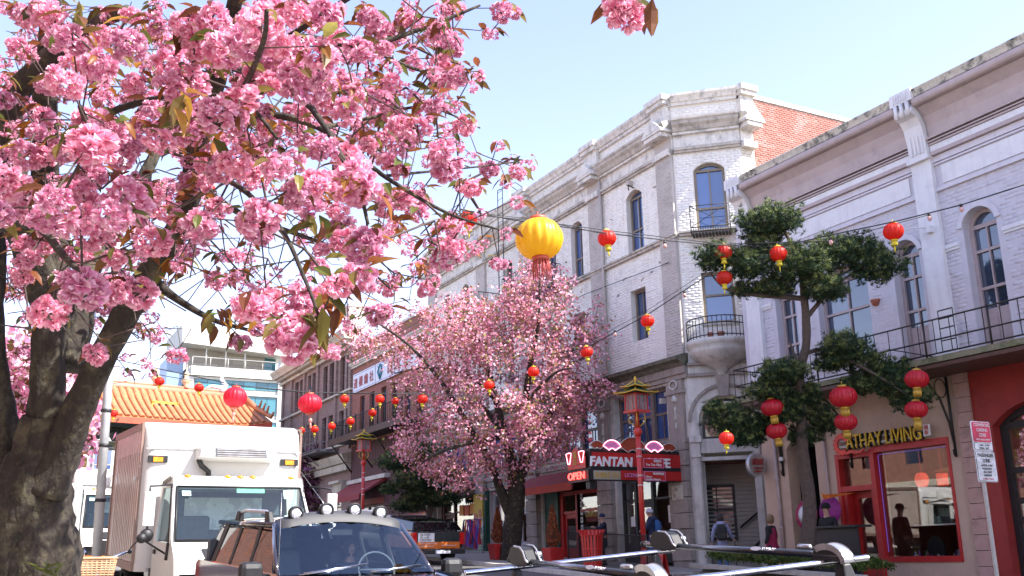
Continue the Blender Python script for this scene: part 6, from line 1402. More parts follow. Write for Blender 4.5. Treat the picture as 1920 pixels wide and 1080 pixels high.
    mb = MB(); mb.add([(-.62,-1.735,1.13),(.62,-1.735,1.13),(.58,-1.93,.99),(-.58,-1.93,.99)], [(0,1,2,3)]); mb.box(-.6, .6, -2.04, -2.02, .55, .95); mb.obj('black_grille', m_plas, T, local=True)
    mb = MB(); mb.box(-1.02, 1.02, -2.2, -1.98, .28, .48); mb.obj('bumper', m_silver, T, local=True, bevel=.03)
    for s_ in (-1, 1):
        mb = MB(); mb.box(s_*.8-.14, s_*.8+.14, -2.05, -2.02, .6, .82); mb.obj('headlight', m_chrome, T, local=True)
        d = MB(); w_ = .03
        a, b = (s_*1.0, s_*.965)
        X_ = lambda z, o=0: s_*(hwz(z)-o)
        # door: lower panel and window frame
        d.hexa([(X_(1.2),-1.58,.42),(X_(1.2,.05),-1.58,.42),(X_(1.2,.05),-.12,.42),(X_(1.2),-.12,.42)], [(X_(1.2),-1.58,1.2),(X_(1.2,.05),-1.58,1.2),(X_(1.2,.05),-.12,1.2),(X_(1.2),-.12,1.2)])
        d.tube([(X_(1.2,.02),-1.56,1.2),(X_(1.97,.03),-1.04,1.96)], .035, 6); d.tube([(X_(1.97,.02),-1.04,1.97),(X_(1.97,.02),-.15,1.97)], .03, 6); d.hexa([(X_(1.2),-.3,1.2),(X_(1.2,.04),-.3,1.2),(X_(1.2,.04),-.12,1.2),(X_(1.2),-.12,1.2)], [(X_(2),-.3,2.0),(X_(2,.04),-.3,2.0),(X_(2,.04),-.12,2.0),(X_(2),-.12,2.0)])
        do = d.obj('door', m_tw, T, local=True)
        g = MB(); g.add([(X_(1.2,.01),-1.5,1.22),(X_(1.97,.02),-1.0,1.95),(X_(1.97,.02),-.32,1.95),(X_(1.2,.01),-.32,1.22)], [(0,1,2,3)]); g.obj('side_window', m_wind, do, local=True)
        g = MB(); g.tube([(X_(1.2,-.012),-1.5,1.2),(X_(1.97,.0),-1.0,1.97)], .018, 5); g.tube([(X_(1.2,-.012),-1.5,1.2),(X_(1.2,-.012),-1.42,.98)], .03, 5); g.obj('window_seal', m_plas, do, local=True)
        g = MB(); g.box(*sorted((s_*1.0, s_*1.02)), -.45, -.3, 1.02, 1.08); g.obj('handle', m_plas, do, local=True)
        # west coast mirror
        m_ = MB(); xm = s_*1.28; m_.tube([(s_*.97,-1.25,1.98),(xm,-1.35,1.95),(xm,-1.38,1.9),(xm,-1.38,1.28),(xm,-1.35,1.22),(s_*1.0,-1.3,1.05)], .014, 5); mo = m_.obj('mirror_arm', m_plas, T, local=True)
        m_ = MB(); m_.box(xm-.075, xm+.075, -1.43, -1.37, 1.42, 1.88); m_.obj('mirror_head', m_tw, mo, local=True, bevel=.015)
        m_ = MB(); m_.lathe([(.001,.04),(.07,.03),(.09,0)], 14, (xm, -1.38, 1.3), M=Matrix.Rotation(math.pi/2, 4, 'X')); m_.obj('round_mirror', m_plas, mo, local=True)
    g = MB(); g.add([(-.93,-1.595,1.24),(.93,-1.595,1.24),(.87,-1.095,1.95),(-.87,-1.095,1.95)], [(0,1,2,3)]); ws = g.obj('windscreen', m_wind, T, local=True)
    g = MB()
    for a, b in (((-.93,-1.6,1.235),(.93,-1.6,1.235)), ((-.88,-1.09,1.96),(.88,-1.09,1.96)), ((-.94,-1.6,1.235),(-.88,-1.09,1.96)), ((.94,-1.6,1.235),(.88,-1.09,1.96))): g.tube([a, b], .016, 5)
    g.obj('rubber_seal', m_plas, ws, local=True)
    for s_ in (-.45, .25): g = MB(); g.tube([(s_,-1.64,1.25),(s_+.62,-1.60,1.30)], .01, 5); g.tube([(s_+.05,-1.64,1.27),(s_+.66,-1.595,1.31)], .013, 5); g.obj('wiper', m_plas, T, local=True)
    g = MB(); g.add([(-.8,-1.57,1.8),(-.72,-1.575,1.8),(-.72,-1.55,1.86),(-.8,-1.545,1.86)] if False else [(-.82,-1.2,1.83),(-.70,-1.2,1.83),(-.70,-1.15,1.9),(-.82,-1.15,1.9)], [(0,1,2,3)]); g.add([(.62,-1.2,1.80),(.76,-1.2,1.80),(.76,-1.13,1.92),(.62,-1.13,1.92)], [(0,1,2,3)]); g.obj('windscreen_sticker', mat('pale_cyan_label', (.45,.75,.78), amt=.1), T, local=True)
    g = MB(); g.add([(-.05,-1.12,1.88),(.35,-1.12,1.88),(.35,-1.09,1.945),(-.05,-1.09,1.945)], [(0,1,2,3)]); g.obj('sun_strip', mat('green_label', (.2,.6,.35), amt=.1), T, local=True)
    for xx in (-.72, -.15, .03, .21, .78): g = MB(); g.lathe([(.055,0),(.05,.03),(.02,.05),(.001,.05)], 10, (xx, -.93, 2.085)); g.obj('roof_marker_light', m_amber, T, local=True)
    # cab interior
    g = MB(); g.box(-.9, .9, -.2, -.15, .6, 1.9); g.box(-.9, .9, -1.55, -1.3, .9, 1.2); g.obj('cab_interior', m_seat, T, local=True)
    g = MB(); g.box(-.6, .45, -.20, -.195 if False else -.21, 1.35, 1.8); g.box(-.55, .55, -.215, -.205, 1.35, 1.82); g.obj('rear_cab_window', mat('rear_window_light', (.8,.8,.78), amt=.05), T, local=True)  # white colour stands in for light seen through the rear window
    g = MB(); g.box(-.75, -.25, -.7, -.25, .7, 1.0); g.box(-.75, -.25, -.4, -.25, 1.0, 1.55); g.box(.1, .75, -.7, -.25, .7, 1.0); g.box(.1, .75, -.4, -.25, 1.0, 1.5); g.obj('seat', m_seat, T, local=True, bevel=.04)
    g = MB(); g.tube([(.42+.2*math.cos(t), -1.2+.1*math.sin(t), 1.25+.12*math.sin(t)) for t in np.linspace(0, 6.28, 20)], .016, 6); g.obj('steering_wheel', m_plas, T, local=True)
    if unit:
        u = MB(); u.hexa([(-.47,-.42,bh-.54),(.73,-.42,bh-.54),(.73,.0,bh-.60),(-.47,.0,bh-.60)], [(-.42,-.34,bh-.38),(.68,-.34,bh-.38),(.73,.0,bh-.36),(-.47,.0,bh-.36)]); uo = u.obj('refrigeration_unit', m_tw, T, local=True, bevel=.03)
        for k in range(4): q = MB(); q.box(-.22, .52, -.43+k*.018, -.405+k*.018, bh-.525+k*.034, bh-.508+k*.034); q.obj('vent_slat', m_alu, uo, local=True)
        q = MB(); q.hexa([(-.24,-.425,bh-.53),(.54,-.425,bh-.53),(.54,-.38,bh-.53),(-.24,-.38,bh-.53)], [(-.24,-.352,bh-.395),(.54,-.352,bh-.395),(.54,-.30,bh-.395),(-.24,-.30,bh-.395)]); q.obj('vent_backing', m_seat, uo, local=True)
        q = MB(); q.tube([(-.44,-.2,bh-.57),(-.38,-.14,bh-.66),(-.26,-.08,bh-.74),(-.24,-.06,bh-.95),(-.25,-.05,bh-1.15)], .04, 8); q.obj('black_hose', m_plas, T, local=True)
        for xx in (-.85, -.66, .3, .7):
            q = MB()
            for k in range(9): q.lathe([(.012,0),(.01,.008),(.001,.01)], 5, (xx, 0, bh-.95-k*.1), M=Matrix.Rotation(math.pi/2, 4, 'X'))
            q.obj('rivet_row', m_alu, T, local=True, kind='stuff')
    g = MB(); g.box(-.5, .5, -.9, blen, .45, .7); g.box(-1.0, 1.0, .3, .9, .35, .6); g.obj('chassis', m_plas, T, local=True)
    for xx in (-.88, .88): wheel(T, xx, -1.1, .38, .22); wheel(T, xx, blen-.8, .38, .3)
    return T
T1 = box_truck('white box truck with a refrigeration unit and dirty reflection-reddened side parked behind the black car', 3.46, 15.96, 3.3)
text('lettering', 'RUN', .07, (3.46-1.2-.03, 16.4, .8+2.12), (0,-1,0), (0,0,1), m_paper, T1)
q = MB(); q.tube([Vector((4.66, 15.98, 3.0+.1)), Vector((4.9, 15.0, 2.35))], .006, 4); q.obj('antenna_wire', m_alu, T1)
T2_ = box_truck('second smaller white box truck parked between the steel pole and the nearer truck', 3.35, 27.0, 5.0, bh=2.62, bz=.7, hw=1.12, unit=False)
q = MB(); q.box(-.95, .95, -2.24, -2.2, .50, .62); q.obj('orange_bumper_strip', mat('orange_paint', (.75,.20,.02), amt=.2), T2_, local=True)
q = MB(); q.hexa([(-.3,-.4,2.2),(.3,-.4,2.2),(.3,0,2.1),(-.3,0,2.1)], [(-.25,-.3,2.45),(.25,-.3,2.45),(.3,0,2.5),(-.3,0,2.5)]); q.obj('cooling_unit', m_tw, T2_, local=True)
# panel van / trailer farther left
VN = veh('parked_van', 'grey backed van with closed rear doors half hidden behind the cherry trunk', 'van', 1.3, 24.5)
mb = MB(); mb.box(-.95, .95, 0, 4.8, .5, 2.2); mb.obj('body', mat('grey_white_paint', (.55,.56,.56), amt=.3, rough=.4), VN, local=True, bevel=.08)
mb = MB(); mb.box(-.9, -.02, -.03, -.0, .6, 2.1); mb.box(.02, .9, -.03, 0, .6, 2.1); mb.obj('rear_door', mat('door_grey', (.45,.46,.46), amt=.3, rough=.4), VN, local=True)
mb = MB(); mb.tube([(.2,-.06,.7),(.2,-.06,2.0)], .025, 6); mb.box(.12,.28,-.08,-.03,1.2,1.3); mb.box(.12,.28,-.08,-.03,1.85,1.92); mb.obj('door_bar', m_plas, VN, local=True)
for s_ in (-.85, .85): wheel(VN, s_, .9, .33, .2); wheel(VN, s_, 3.9, .33, .2)
RB = thing('red_banner', 'red and green printed banner standing behind the cherry trunk', 'banner', (1.55, 19, gz(19)+.13))
mb = MB(); mb.box(1.20, 1.46, 19, 19.03, 1.3, 2.9); mb.obj('cloth', m_signred, RB); mb = MB(); mb.box(1.26, 1.44, 18.98, 18.995, 2.0, 2.35); mb.obj('green_print', mat('leaf_green', (.08,.3,.05), amt=.3), RB); mb = MB(); mb.tube([(1.33,19.05,1.08),(1.33,19.05,2.95)], .02, 6); mb.obj('pole', m_alu, RB)

# ------------------------------------------------------------------ black SUV with roof lights
J = veh('black_suv', 'black off road car with four round roof lights and silver roof rails, driver inside', 'car', 3.36, 10.1)
BZ, RZ = 1.04, 1.50
mb = MB(); prof = [(2.62,.38),(2.7,.7),(2.66,1.0),(2.55,BZ),(-.68,BZ),(-.9,1.02),(-1.9,.92),(-2.05,.8),(-2.1,.45),(-2.0,.35)]
rings = []
for xx, k in ((-.90,.94),(-.86,1.0),(-.5,1.01),(.5,1.01),(.86,1.0),(.90,.94)): rings.append([(xx, .3+(y_-.3)*k, .66+(z_-.66)*k) for y_, z_ in prof])
# shell without its top over the cabin: sides, hood, rear
side_p = [(2.62,.38),(2.7,.7),(2.66,1.0),(2.55,BZ),(-.68,BZ),(-.9,1.0),(-1.9,.90),(-2.05,.8),(-2.1,.45),(-2.0,.35)]
for s_ in (-1, 1): a, b = sorted((s_*.86, s_*.80)); mb.prism(side_p, a, b, ax=0)
mb.prism([(-.66,BZ+.005),(-.9,1.03),(-1.9,.93),(-2.06,.82),(-2.1,.45),(-1.95,.45),(-.66,.9)], -.80, .80, ax=0); mb.prism([(2.62,.38),(2.7,.7),(2.66,1.0),(2.5,1.04),(2.45,.38)], -.8, .8, ax=0); mb.box(-.8, .8, -2, 2.5, .36, .42)
mb.obj('body', m_jeep, J, local=True, bevel=.03)
mb = MB(); N7 = 8
def rz_(x, y): return RZ+.075*(1-(x/.66)**2)+.02*math.sin(max(0,min(1,(y)/2.5))*math.pi)
g = [[(x, y, rz_(x, y)-(.06 if abs(x) > .6 else 0)) for x in np.linspace(-.68, .68, 13)] for y in (-.02, .0, .1, .5, 1.0, 1.5, 2.0, 2.35, 2.45)]
mb.loft(g, close=False, cap=False); g2 = [[(x, y, z-.05) for x, y, z in r_] for r_ in g]; mb.loft(g2, close=False, cap=False)
mb.obj('roof', m_jeep, J, local=True)
mb = MB()
def pil(y0, y1, w=.05, hb=.80, ht=.66, zt=RZ+.0, m_=mb):
    for s_ in (-1, 1): m_.hexa([(s_*hb,y0-w,BZ-.02),(s_*(hb-.05),y0-w,BZ-.02),(s_*(hb-.05),y0+w,BZ-.02),(s_*hb,y0+w,BZ-.02)], [(s_*ht,y1-w,zt),(s_*(ht-.05),y1-w,zt),(s_*(ht-.05),y1+w,zt),(s_*ht,y1+w,zt)])
pil(.42, .50); pil(1.28, 1.30); pil(2.12, 2.0, .09); pil(2.5, 2.38, .07, .78, .62); PILM = m_plas
for s_ in (-1, 1): mb.tube([(s_*.79,.3,BZ),(s_*.66,.3,RZ)], .001, 3)
mb.obj('door_pillar', m_plas, J, local=True)
for s_ in (-1, 1):
    mb = MB(); mb.tube([(s_*.775,-.64,BZ),(s_*.745,-.42,1.2),(s_*.665,-.02,RZ+.0)], [.03,.026,.024], 7); mb.tube([(s_*.665,-.02,RZ),(s_*.665,2.4,RZ)], .026, 7); mb.obj('windscreen_pillar', m_jeep, J, local=True)
    for a, b, c, d in ((-.5,.36,.06,.45), (.48,1.22,.56,1.24), (1.36,2.02,1.36,1.9), (2.22,2.42,2.1,2.3)):
        w_ = MB(); w_.add([(s_*.79,a,BZ),(s_*.79,b,BZ),(s_*.655,d,RZ-.02),(s_*.655,c,RZ-.02)], [(0,1,2,3)]); w_.obj('side_window', m_sideg if a < 1 else m_tint, J, local=True)
mb = MB(); W_ = []
for v in np.linspace(0, 1, 5):
    hw_ = .765+(.655-.765)*v; W_.append([(x*hw_, -.66+.64*v-.05*(1-x*x)*(1-.4*v), BZ+.02+(RZ+.02-BZ)*v+.045*v*(1-x*x)) for x in np.linspace(-1, 1, 9)])
mb.loft(W_, close=False, cap=False); mb.obj('windscreen', m_wind2, J, local=True)
mb = MB(); mb.box(-.62, .62, 2.5, 2.52, BZ, RZ-.05); mb.obj('rear_window', m_tint, J, local=True)
# light bar with four lamps
mb = MB(); g = []
for x in np.linspace(-.62, .62, 13): e = 1-.5*max(0, abs(x)-.45)/.17; zc = rz_(x, 0); g.append([(x,-.13,zc-.045),(x,-.10,zc+.01+.02*e),(x,.0,zc+.035+.03*e),(x,.14,zc+.03),(x,.14,zc-.01)])
mb.loft(g, close=False, cap=True); lbar = mb.obj('light_bar', mat('grey_plastic', (.05,.052,.055), (.038,.038,.04), 12, .4, .6), J, local=True)
for k, xx in enumerate((-.47, -.155, .14, .42)):
    mb = MB(); R_ = Matrix.Rotation(math.pi/2, 4, 'X'); c = (xx, -.06, rz_(xx, 0)+.075)
    mb.lathe([(.001,-.10),(.048,-.09),(.07,-.035),(.072,.03),(.058,.04),(.056,.026)], 22, c, M=R_); l_ = mb.obj('roof_lamp', m_plas, J, local=True)
    mb = MB(); mb.lathe([(.056,.028),(.045,.033),(.001,.038)], 22, c, M=R_); mb.obj('lens', mat('lamp_lens', (.8,.8,.82), amt=.5, scale=60, rough=.12, metal=.75, bump=.6, bscale=90), l_, local=True)
    mb = MB(); mb.box(xx-.02, xx+.02, -.05, .05, rz_(xx,0)+.0, rz_(xx,0)+.06); mb.obj('mount', m_plas, l_, local=True)
for s_ in (-1, 1):
    mb = MB(); mb.tube([(s_*.6,.42,RZ+.09),(s_*.6,.55,RZ+.125),(s_*.6,1.4,RZ+.135),(s_*.6,1.7,RZ+.11)], .02, 8); ro_ = mb.obj('roof_rail', m_silver, J, local=True)
    for y0, y1 in ((.3,.52), (1.62,1.85)): q = MB(); q.hexa([(s_*.57,y0,RZ+.0),(s_*.63,y0,RZ+.0),(s_*.63,y1,RZ+.0),(s_*.57,y1,RZ+.0)], [(s_*.575,y0+.1*(y0<1),RZ+.13),(s_*.625,y0+.1*(y0<1),RZ+.13),(s_*.625,y1-.1*(y0>1),RZ+.13),(s_*.575,y1-.1*(y0>1),RZ+.13)]); q.obj('rail_foot', m_plas, ro_, local=True, bevel=.01)
    mb = MB(); mb.box(*sorted((s_*.90, s_*1.12)), -.64, -.50, .99, 1.18); mo = mb.obj('door_mirror', m_plas, J, local=True, bevel=.055); mb = MB(); mb.box(*sorted((s_*.84, s_*.94)), -.58, -.53, 1.03, 1.07); mb.obj('mirror_arm', m_plas, mo, local=True)
    for k, yy in enumerate((-1.45, 1.75)): wheel(J, s_*.76, yy, .35, .22)
mb = MB(); mb.tube([(-.55,-.70,BZ+.03),(.1,-.60,BZ+.10)], .012, 5); mb.tube([(-.6,-.72,BZ+.02),(-.0,-.62,BZ+.075)], .008, 4); mb.obj('wiper', m_alu, J, local=True)
mb = MB(); mb.tube([(.1,-.70,BZ+.03),(.66,-.60,BZ+.08)], .012, 5); mb.obj('wiper', m_alu, J, local=True)
mb = MB(); mb.tube([(-.8,-.75,BZ),(-.8,-.72,RZ+.3)], .004, 4); mb.obj('aerial', m_alu, J, local=True)
mb = MB(); mb.box(-.78, .78, -.62, -.35, .8, 1.0); mb.obj('dashboard', m_plas, J, local=True, bevel=.03)
for xx in (-.36, .36):
    mb = MB(); mb.box(xx-.22, xx+.22, .2, .65, .6, .78); mb.hexa([(xx-.22,.6,.7),(xx+.22,.6,.7),(xx+.22,.72,.7),(xx-.22,.72,.7)], [(xx-.19,.75,1.22),(xx+.19,.75,1.22),(xx+.19,.86,1.22),(xx-.19,.86,1.22)]); mb.box(xx-.12, xx+.12, .78, .88, 1.25, 1.42); mb.obj('seat', m_seat, J, local=True, bevel=.03)
mb = MB(); mb.tube([(.34+.19*math.cos(t), -.22+.07*math.sin(t), 1.06+.17*math.sin(t)) for t in np.linspace(0, 6.28, 24)], .011, 6); mb.tube([(.15,-.22,1.06),(.53,-.22,1.06)], .014, 5); mb.obj('steering_wheel', m_seat, J, local=True)
mb = MB(); mb.box(-.1, .12, -.08, -.05, 1.40, 1.46); mb.obj('rear_view_mirror', m_plas, J, local=True)
mb = MB(); mb.box(-.79, .79, 2.3, 2.44, .5, 1.3); mb.obj('rear_trim', m_seat, J, local=True)
for s_ in (-1, 1): mb = MB(); mb.lathe([(.11,.0),(.1,.03),(.001,.05)], 16, (s_*.62,-2.07,.72), M=Matrix.Rotation(math.pi/2,4,'X')); mb.obj('headlight', m_chrome, J, local=True)
mb = MB(); mb.box(-.88, .88, -2.22, -2.05, .35, .55); mb.obj('bumper', m_plas, J, local=True, bevel=.03)
# ------------------------------------------------------------------ orange and black pickup
PK = veh('pickup_truck', 'black pickup with orange and white shop lettering on its tailgate parked beyond the pink tree', 'pickup truck', 12.9, 29.0)
m_pkb = mat('pickup_black', (.02,.02,.022), amt=.2, rough=.12, coat=1); m_or = mat('orange_wrap', (.68,.17,.02), (.6,.14,.02), 3, .3, .35)
mb = MB(); mb.box(-.86, .86, 0, 2.1, .5, 1.02); mb.box(-.86, .86, 2.1, 5.0, .4, 1.05); mb.obj('body', m_pkb, PK, local=True, bevel=.05)
mb = MB(); mb.hexa([(-.82,2.1,1.04),(.82,2.1,1.04),(.82,3.8,1.04),(-.82,3.8,1.04)], [(-.66,2.3,1.5),(.66,2.3,1.5),(.66,3.3,1.5),(-.66,3.3,1.5)]); mb.obj('cab', m_pkb, PK, local=True, bevel=.05)
mb = MB(); mb.hexa([(-.84,.02,1.03),(.84,.02,1.03),(.84,2.1,1.03),(-.84,2.1,1.03)], [(-.72,.25,1.3),(.72,.25,1.3),(.68,2.1,1.42),(-.68,2.1,1.42)]); mb.obj('bed_cover', m_tint, PK, local=True, bevel=.04)
mb = MB(); mb.box(-.7, .7, -.03, 0, .5, .98); tg = mb.obj('tailgate', mat('dark_green_black', (.03,.04,.04), amt=.3, rough=.3), PK, local=True)
mb = MB(); mb.box(-.7, .72, -.036, -.031, .50, .70); mb.obj('orange_band', m_or, tg, local=True); mb = MB(); mb.box(-.68, -.14, -.037, -.031, .70, .96); mb.obj('white_panel', m_paper, tg, local=True)
mb = MB(); mb.box(-.885, -.86, .05, 2.0, .52, .98); mb.obj('side_wrap', m_or, PK, local=True)
def vtext(par, s, h, loc, w, m): Mv = WM[par.name]; text('lettering', s, h, tuple(Mv@Vector(loc)), Mv.to_3x3()@Vector((1,0,0)), Mv.to_3x3()@Vector((0,0,1)), m, par, ext=.004, width=w)
vtext(PK, 'ISLAND', .06, (-.45,-.045,.915), .34, m_black); vtext(PK, 'FLOOR', .06, (-.47,-.045,.835), .30, m_black); vtext(PK, 'CENTRE', .06, (-.44,-.045,.755), .38, m_black)
vtext(PK, 'islandfloors.com', .045, (.35,-.045,.60), .5, m_paper); vtext(PK, 'CARPET  HARDWOOD', .035, (-.35,-.045,.65), .6, m_paper); vtext(PK, 'LAMINATE', .035, (-.4,-.045,.57), .5, m_paper)
for s_ in (-1, 1): mb = MB(); mb.box(*sorted((s_*.72, s_*.86)), -.035, 0, .62, .98); mb.obj('tail_light', m_red_l, PK, local=True); wheel(PK, s_*.76, .95, .36, .24); wheel(PK, s_*.76, 4.1, .36, .24)
mb = MB(); mb.box(-.84, .84, -.2, 0, .34, .48); bo = mb.obj('bumper', m_plas, PK, local=True, bevel=.02); mb = MB(); mb.box(-.16, .12, -.215, -.201, .36, .46); mb.obj('licence_plate', m_board, bo, local=True)
mb = MB(); mb.box(.1, .32, -.23, -.2, .36, .44); mb.obj('hitch_plate', m_paper, bo, local=True)
WV = veh('white_suv', 'white estate car with black rear pillars parked in front of the pickup', 'car', 14.9-2.1, 35.6)
mb = MB(); mb.box(-.9, .9, 0, 4.5, .4, 1.0); mb.obj('body', m_tw, WV, local=True, bevel=.08)
mb = MB(); mb.hexa([(-.86,.05,1.0),(.86,.05,1.0),(.86,3.4,1.0),(-.86,3.4,1.0)], [(-.7,.35,1.55),(.7,.35,1.55),(.7,2.8,1.55),(-.7,2.8,1.55)]); mb.obj('cabin', m_tint, WV, local=True, bevel=.04)
mb = MB(); mb.hexa([(-.72,.2,1.53),(.72,.2,1.53),(.72,2.9,1.53),(-.72,2.9,1.53)], [(-.66,.2,1.62),(.66,.2,1.62),(.66,2.8,1.62),(-.66,2.8,1.62)]); mb.obj('roof', m_tw, WV, local=True, bevel=.03)
mb = MB(); mb.box(-.15, .15, .18, .2, 1.56, 1.60); mb.obj('brake_light', m_red_l, WV, local=True)
for s_ in (-1, 1): mb = MB(); mb.box(*sorted((s_*.7, s_*.88)), -.02, .02, .8, 1.0); mb.obj('tail_light', m_red_l, WV, local=True); wheel(WV, s_*.8, .9, .34, .22); wheel(WV, s_*.8, 3.6, .34, .22)
# ------------------------------------------------------------------ car under the roof rack (only its rack reaches into the picture)
a1 = at(985,1062,D=5.25); a2 = at(1256,1032,D=5.5); b2 = at(1560,1053,D=4.2); b1 = a1+(b2-a2)
RC = thing('rack_car', 'parked car in the foreground of which only the roof rack shows', 'car', (3.1, 4.0, gz(4)))
RK = thing('roof_rack', 'two polished cross bars clamped on the foreground car roof', 'roof rack', (a1+b2)*.5)
def bar(p, q, e0, e1): d = (q-p).normalized(); return p-d*e0, q+d*e1
for p, q, e0, e1 in ((a1, a2, .33, .02), (b1, b2, .33, .17)):
    p_, q_ = bar(p, q, e0, e1); d = (q_-p_).normalized(); up = Vector((0,0,1)); y = up.cross(d).normalized(); zz = d.cross(y)
    mb = MB(); ring = [(.018*math.cos(t)*1.35, .013*math.sin(t)) for t in np.linspace(0, 2*math.pi, 15)[:-1]]
    mb.loft([[c+y*u+zz*v for u, v in ring] for c in (p_, p_+d*.002, q_-d*.002, q_)]); mb.obj('cross_bar', m_chrome, RK)
    for c in (p_+d*.28, q_-d*.12):
        ft = MB(); ft.hexa([c-y*.05-zz*.14-d*.035, c+y*.05-zz*.14-d*.035, c+y*.05-zz*.14+d*.045, c-y*.05-zz*.14+d*.045], [c-y*.03-zz*.012-d*.02, c+y*.03-zz*.012-d*.02, c+y*.03-zz*.012+d*.02, c-y*.03-zz*.012+d*.02]); ft.obj('foot', m_plas, RK, bevel=.008)
cdir = (b2-a2).normalized(); crs = (a2-a1).normalized(); upn = crs.cross(cdir).normalized()*-1
if upn.z < 0: upn = -upn
def bike_carrier(label, A_, B_, ftip, rear_ext):
    K = thing('bike_carrier', label, 'bike carrier', (A_+B_)*.5, 0, 'bike carriers on the roof rack')
    p = A_-cdir*ftip+upn*.026; q = B_+cdir*rear_ext+upn*.026
    mb = MB(); mb.loft([[c+crs*u+upn*v for u, v in [(.019*math.cos(t), .016*math.sin(t)) for t in np.linspace(0, 2*math.pi, 13)[:-1]]] for c in (p, q)]); mb.obj('rail', mat('dark_blue_grey_tube', (.03,.034,.045), amt=.2, rough=.25, coat=.5), K)
    mb = MB(); mb.lathe([(.019,0),(.014,.05),(.001,.075)], 10, p, M=(-cdir).to_track_quat('Z','Y').to_matrix().to_4x4()); mb.obj('end_cap', m_plas, K)
    def prof(c, pts, w, name, m, par, bev=.006):   # pts in (along, up); pushed across
        mb = MB(); n = len(pts); L0 = [c+cdir*a+upn*b-crs*w for a, b in pts]; L1 = [c+cdir*a+upn*b+crs*w for a, b in pts]
        mb.add(L0+L1, [tuple(range(n)), tuple(range(2*n-1, n-1, -1))]+[(i, (i+1)%n, n+(i+1)%n, n+i) for i in range(n)]); return mb.obj(name, m, par, bevel=bev)
    c = A_+upn*.028
    hd = prof(c, [(-.16,.0),(-.17,.02),(-.13,.06),(-.10,.07),(.03,.07),(.07,.06),(.12,.0),(.06,-.02),(-.12,-.015)], .028, 'clamp_head', m_plas, K)
    for s_ in (-1, 1):
        mb = MB(); mb.tube([c+crs*(s_*.038)+cdir*a+upn*b for a, b in [(-.04,.078),(.04,.074),(.08,.055),(.11,.015),(.14,-.0)]], .006, 6); mb.obj('silver_strut', m_silver, hd)
    mb = MB(); mb.lathe([(.001,-.03),(.014,-.028),(.016,0),(.013,.028),(.001,.03)], 10, c+crs*.05+cdir*.04+upn*.03, M=crs.to_track_quat('Z','Y').to_matrix().to_4x4()); mb.obj('quick_release_knob', m_silver, hd)
    c = B_+upn*.02
    arc = [(.105*math.cos(t)-.0, -.012+.055*math.sin(t)) for t in np.linspace(0, math.pi, 12)]
    ho = prof(c, arc, .018, 'wheel_hook', m_plas, K)
    arc2 = [(.115*math.cos(t), -.012+.065*math.sin(t)) for t in np.linspace(-.15, math.pi*.72, 12)]+[(.095*math.cos(t), -.012+.046*math.sin(t)) for t in np.linspace(math.pi*.72, -.15, 12)]
    prof(c, arc2, .026, 'hook_cover', m_silver, ho, .004)
    mb = MB(); mb.lathe([(.001,-.045),(.012,-.042),(.012,.022),(.009,.026),(.012,.034),(.001,.038)], 10, c-crs*.03-cdir*.13+upn*.04, M=cdir.to_track_quat('Z','Y').to_matrix().to_4x4()); mb.obj('hook_lever', m_silver, ho)
    # oval badge and maker's name on the camera side of the tube
    side_n = (-crs+upn*.8).normalized(); mid = A_.lerp(B_, .62)+upn*.026; mb = MB()
    v_ = cdir.cross(side_n).normalized(); ov = [mid+side_n*.021+cdir*(.045*math.cos(t))+v_*(.011*math.sin(t)) for t in np.linspace(0, 2*math.pi, 17)[:-1]]
    mb.add(ov, [tuple(range(16))]); mb.obj('oval_badge', m_paper, K)
    text('lettering', 'YAKIMA', .016, tuple(mid+side_n*.0205+cdir*.10), cdir, cdir.cross(side_n)*(1 if cdir.cross(side_n).z < 0 else -1), m_paper, K, ext=.002, width=.11)
    return K
bike_carrier('black roof bike carrier tube, upper right one reaching past the red lamp post', a2, b2, .28, .08)
bike_carrier('black roof bike carrier tube, lower left one ending beneath the pink tree trunk', a1, b1, .20, .08)
# car body below the rack
M_ = Matrix.Translation((0,0,0)); cc = (a1+b2)*.5
mb = MB(); hc = [-1.0, -.2, .8, 1.3]
def cp(al, ac, z): return Vector((cc.x, cc.y, 0))+Vector((cdir.x, cdir.y, 0)).normalized()*al+Vector((-cdir.y, cdir.x, 0)).normalized()*ac+Vector((0,0,z+gz(cc.y)))
mb.loft([[cp(al, w*k, z) for k, z in ((-1,.35),(-1.02,.8),(-.95,.9),(.95,.9),(1.02,.8),(1,.35))] for al, w in ((-2.2,.75),(-2.0,.86),(0,.88),(2.0,.86),(2.2,.75))]); mb.obj('body', m_jeep, RC, bevel=.03)
mb = MB(); mb.loft([[cp(al, -w, zb), cp(al, -wt, zt), cp(al, wt, zt), cp(al, w, zb)] for al, w, wt, zb, zt in ((-1.9,.8,.75,.88,.92),(-1.3,.84,.6,.88,1.3),(-.8,.84,.58,.88,1.34),(.6,.84,.58,.88,1.32),(1.1,.84,.62,.88,1.1),(1.5,.82,.8,.86,.9))]); mb.obj('cabin', m_tint, RC)
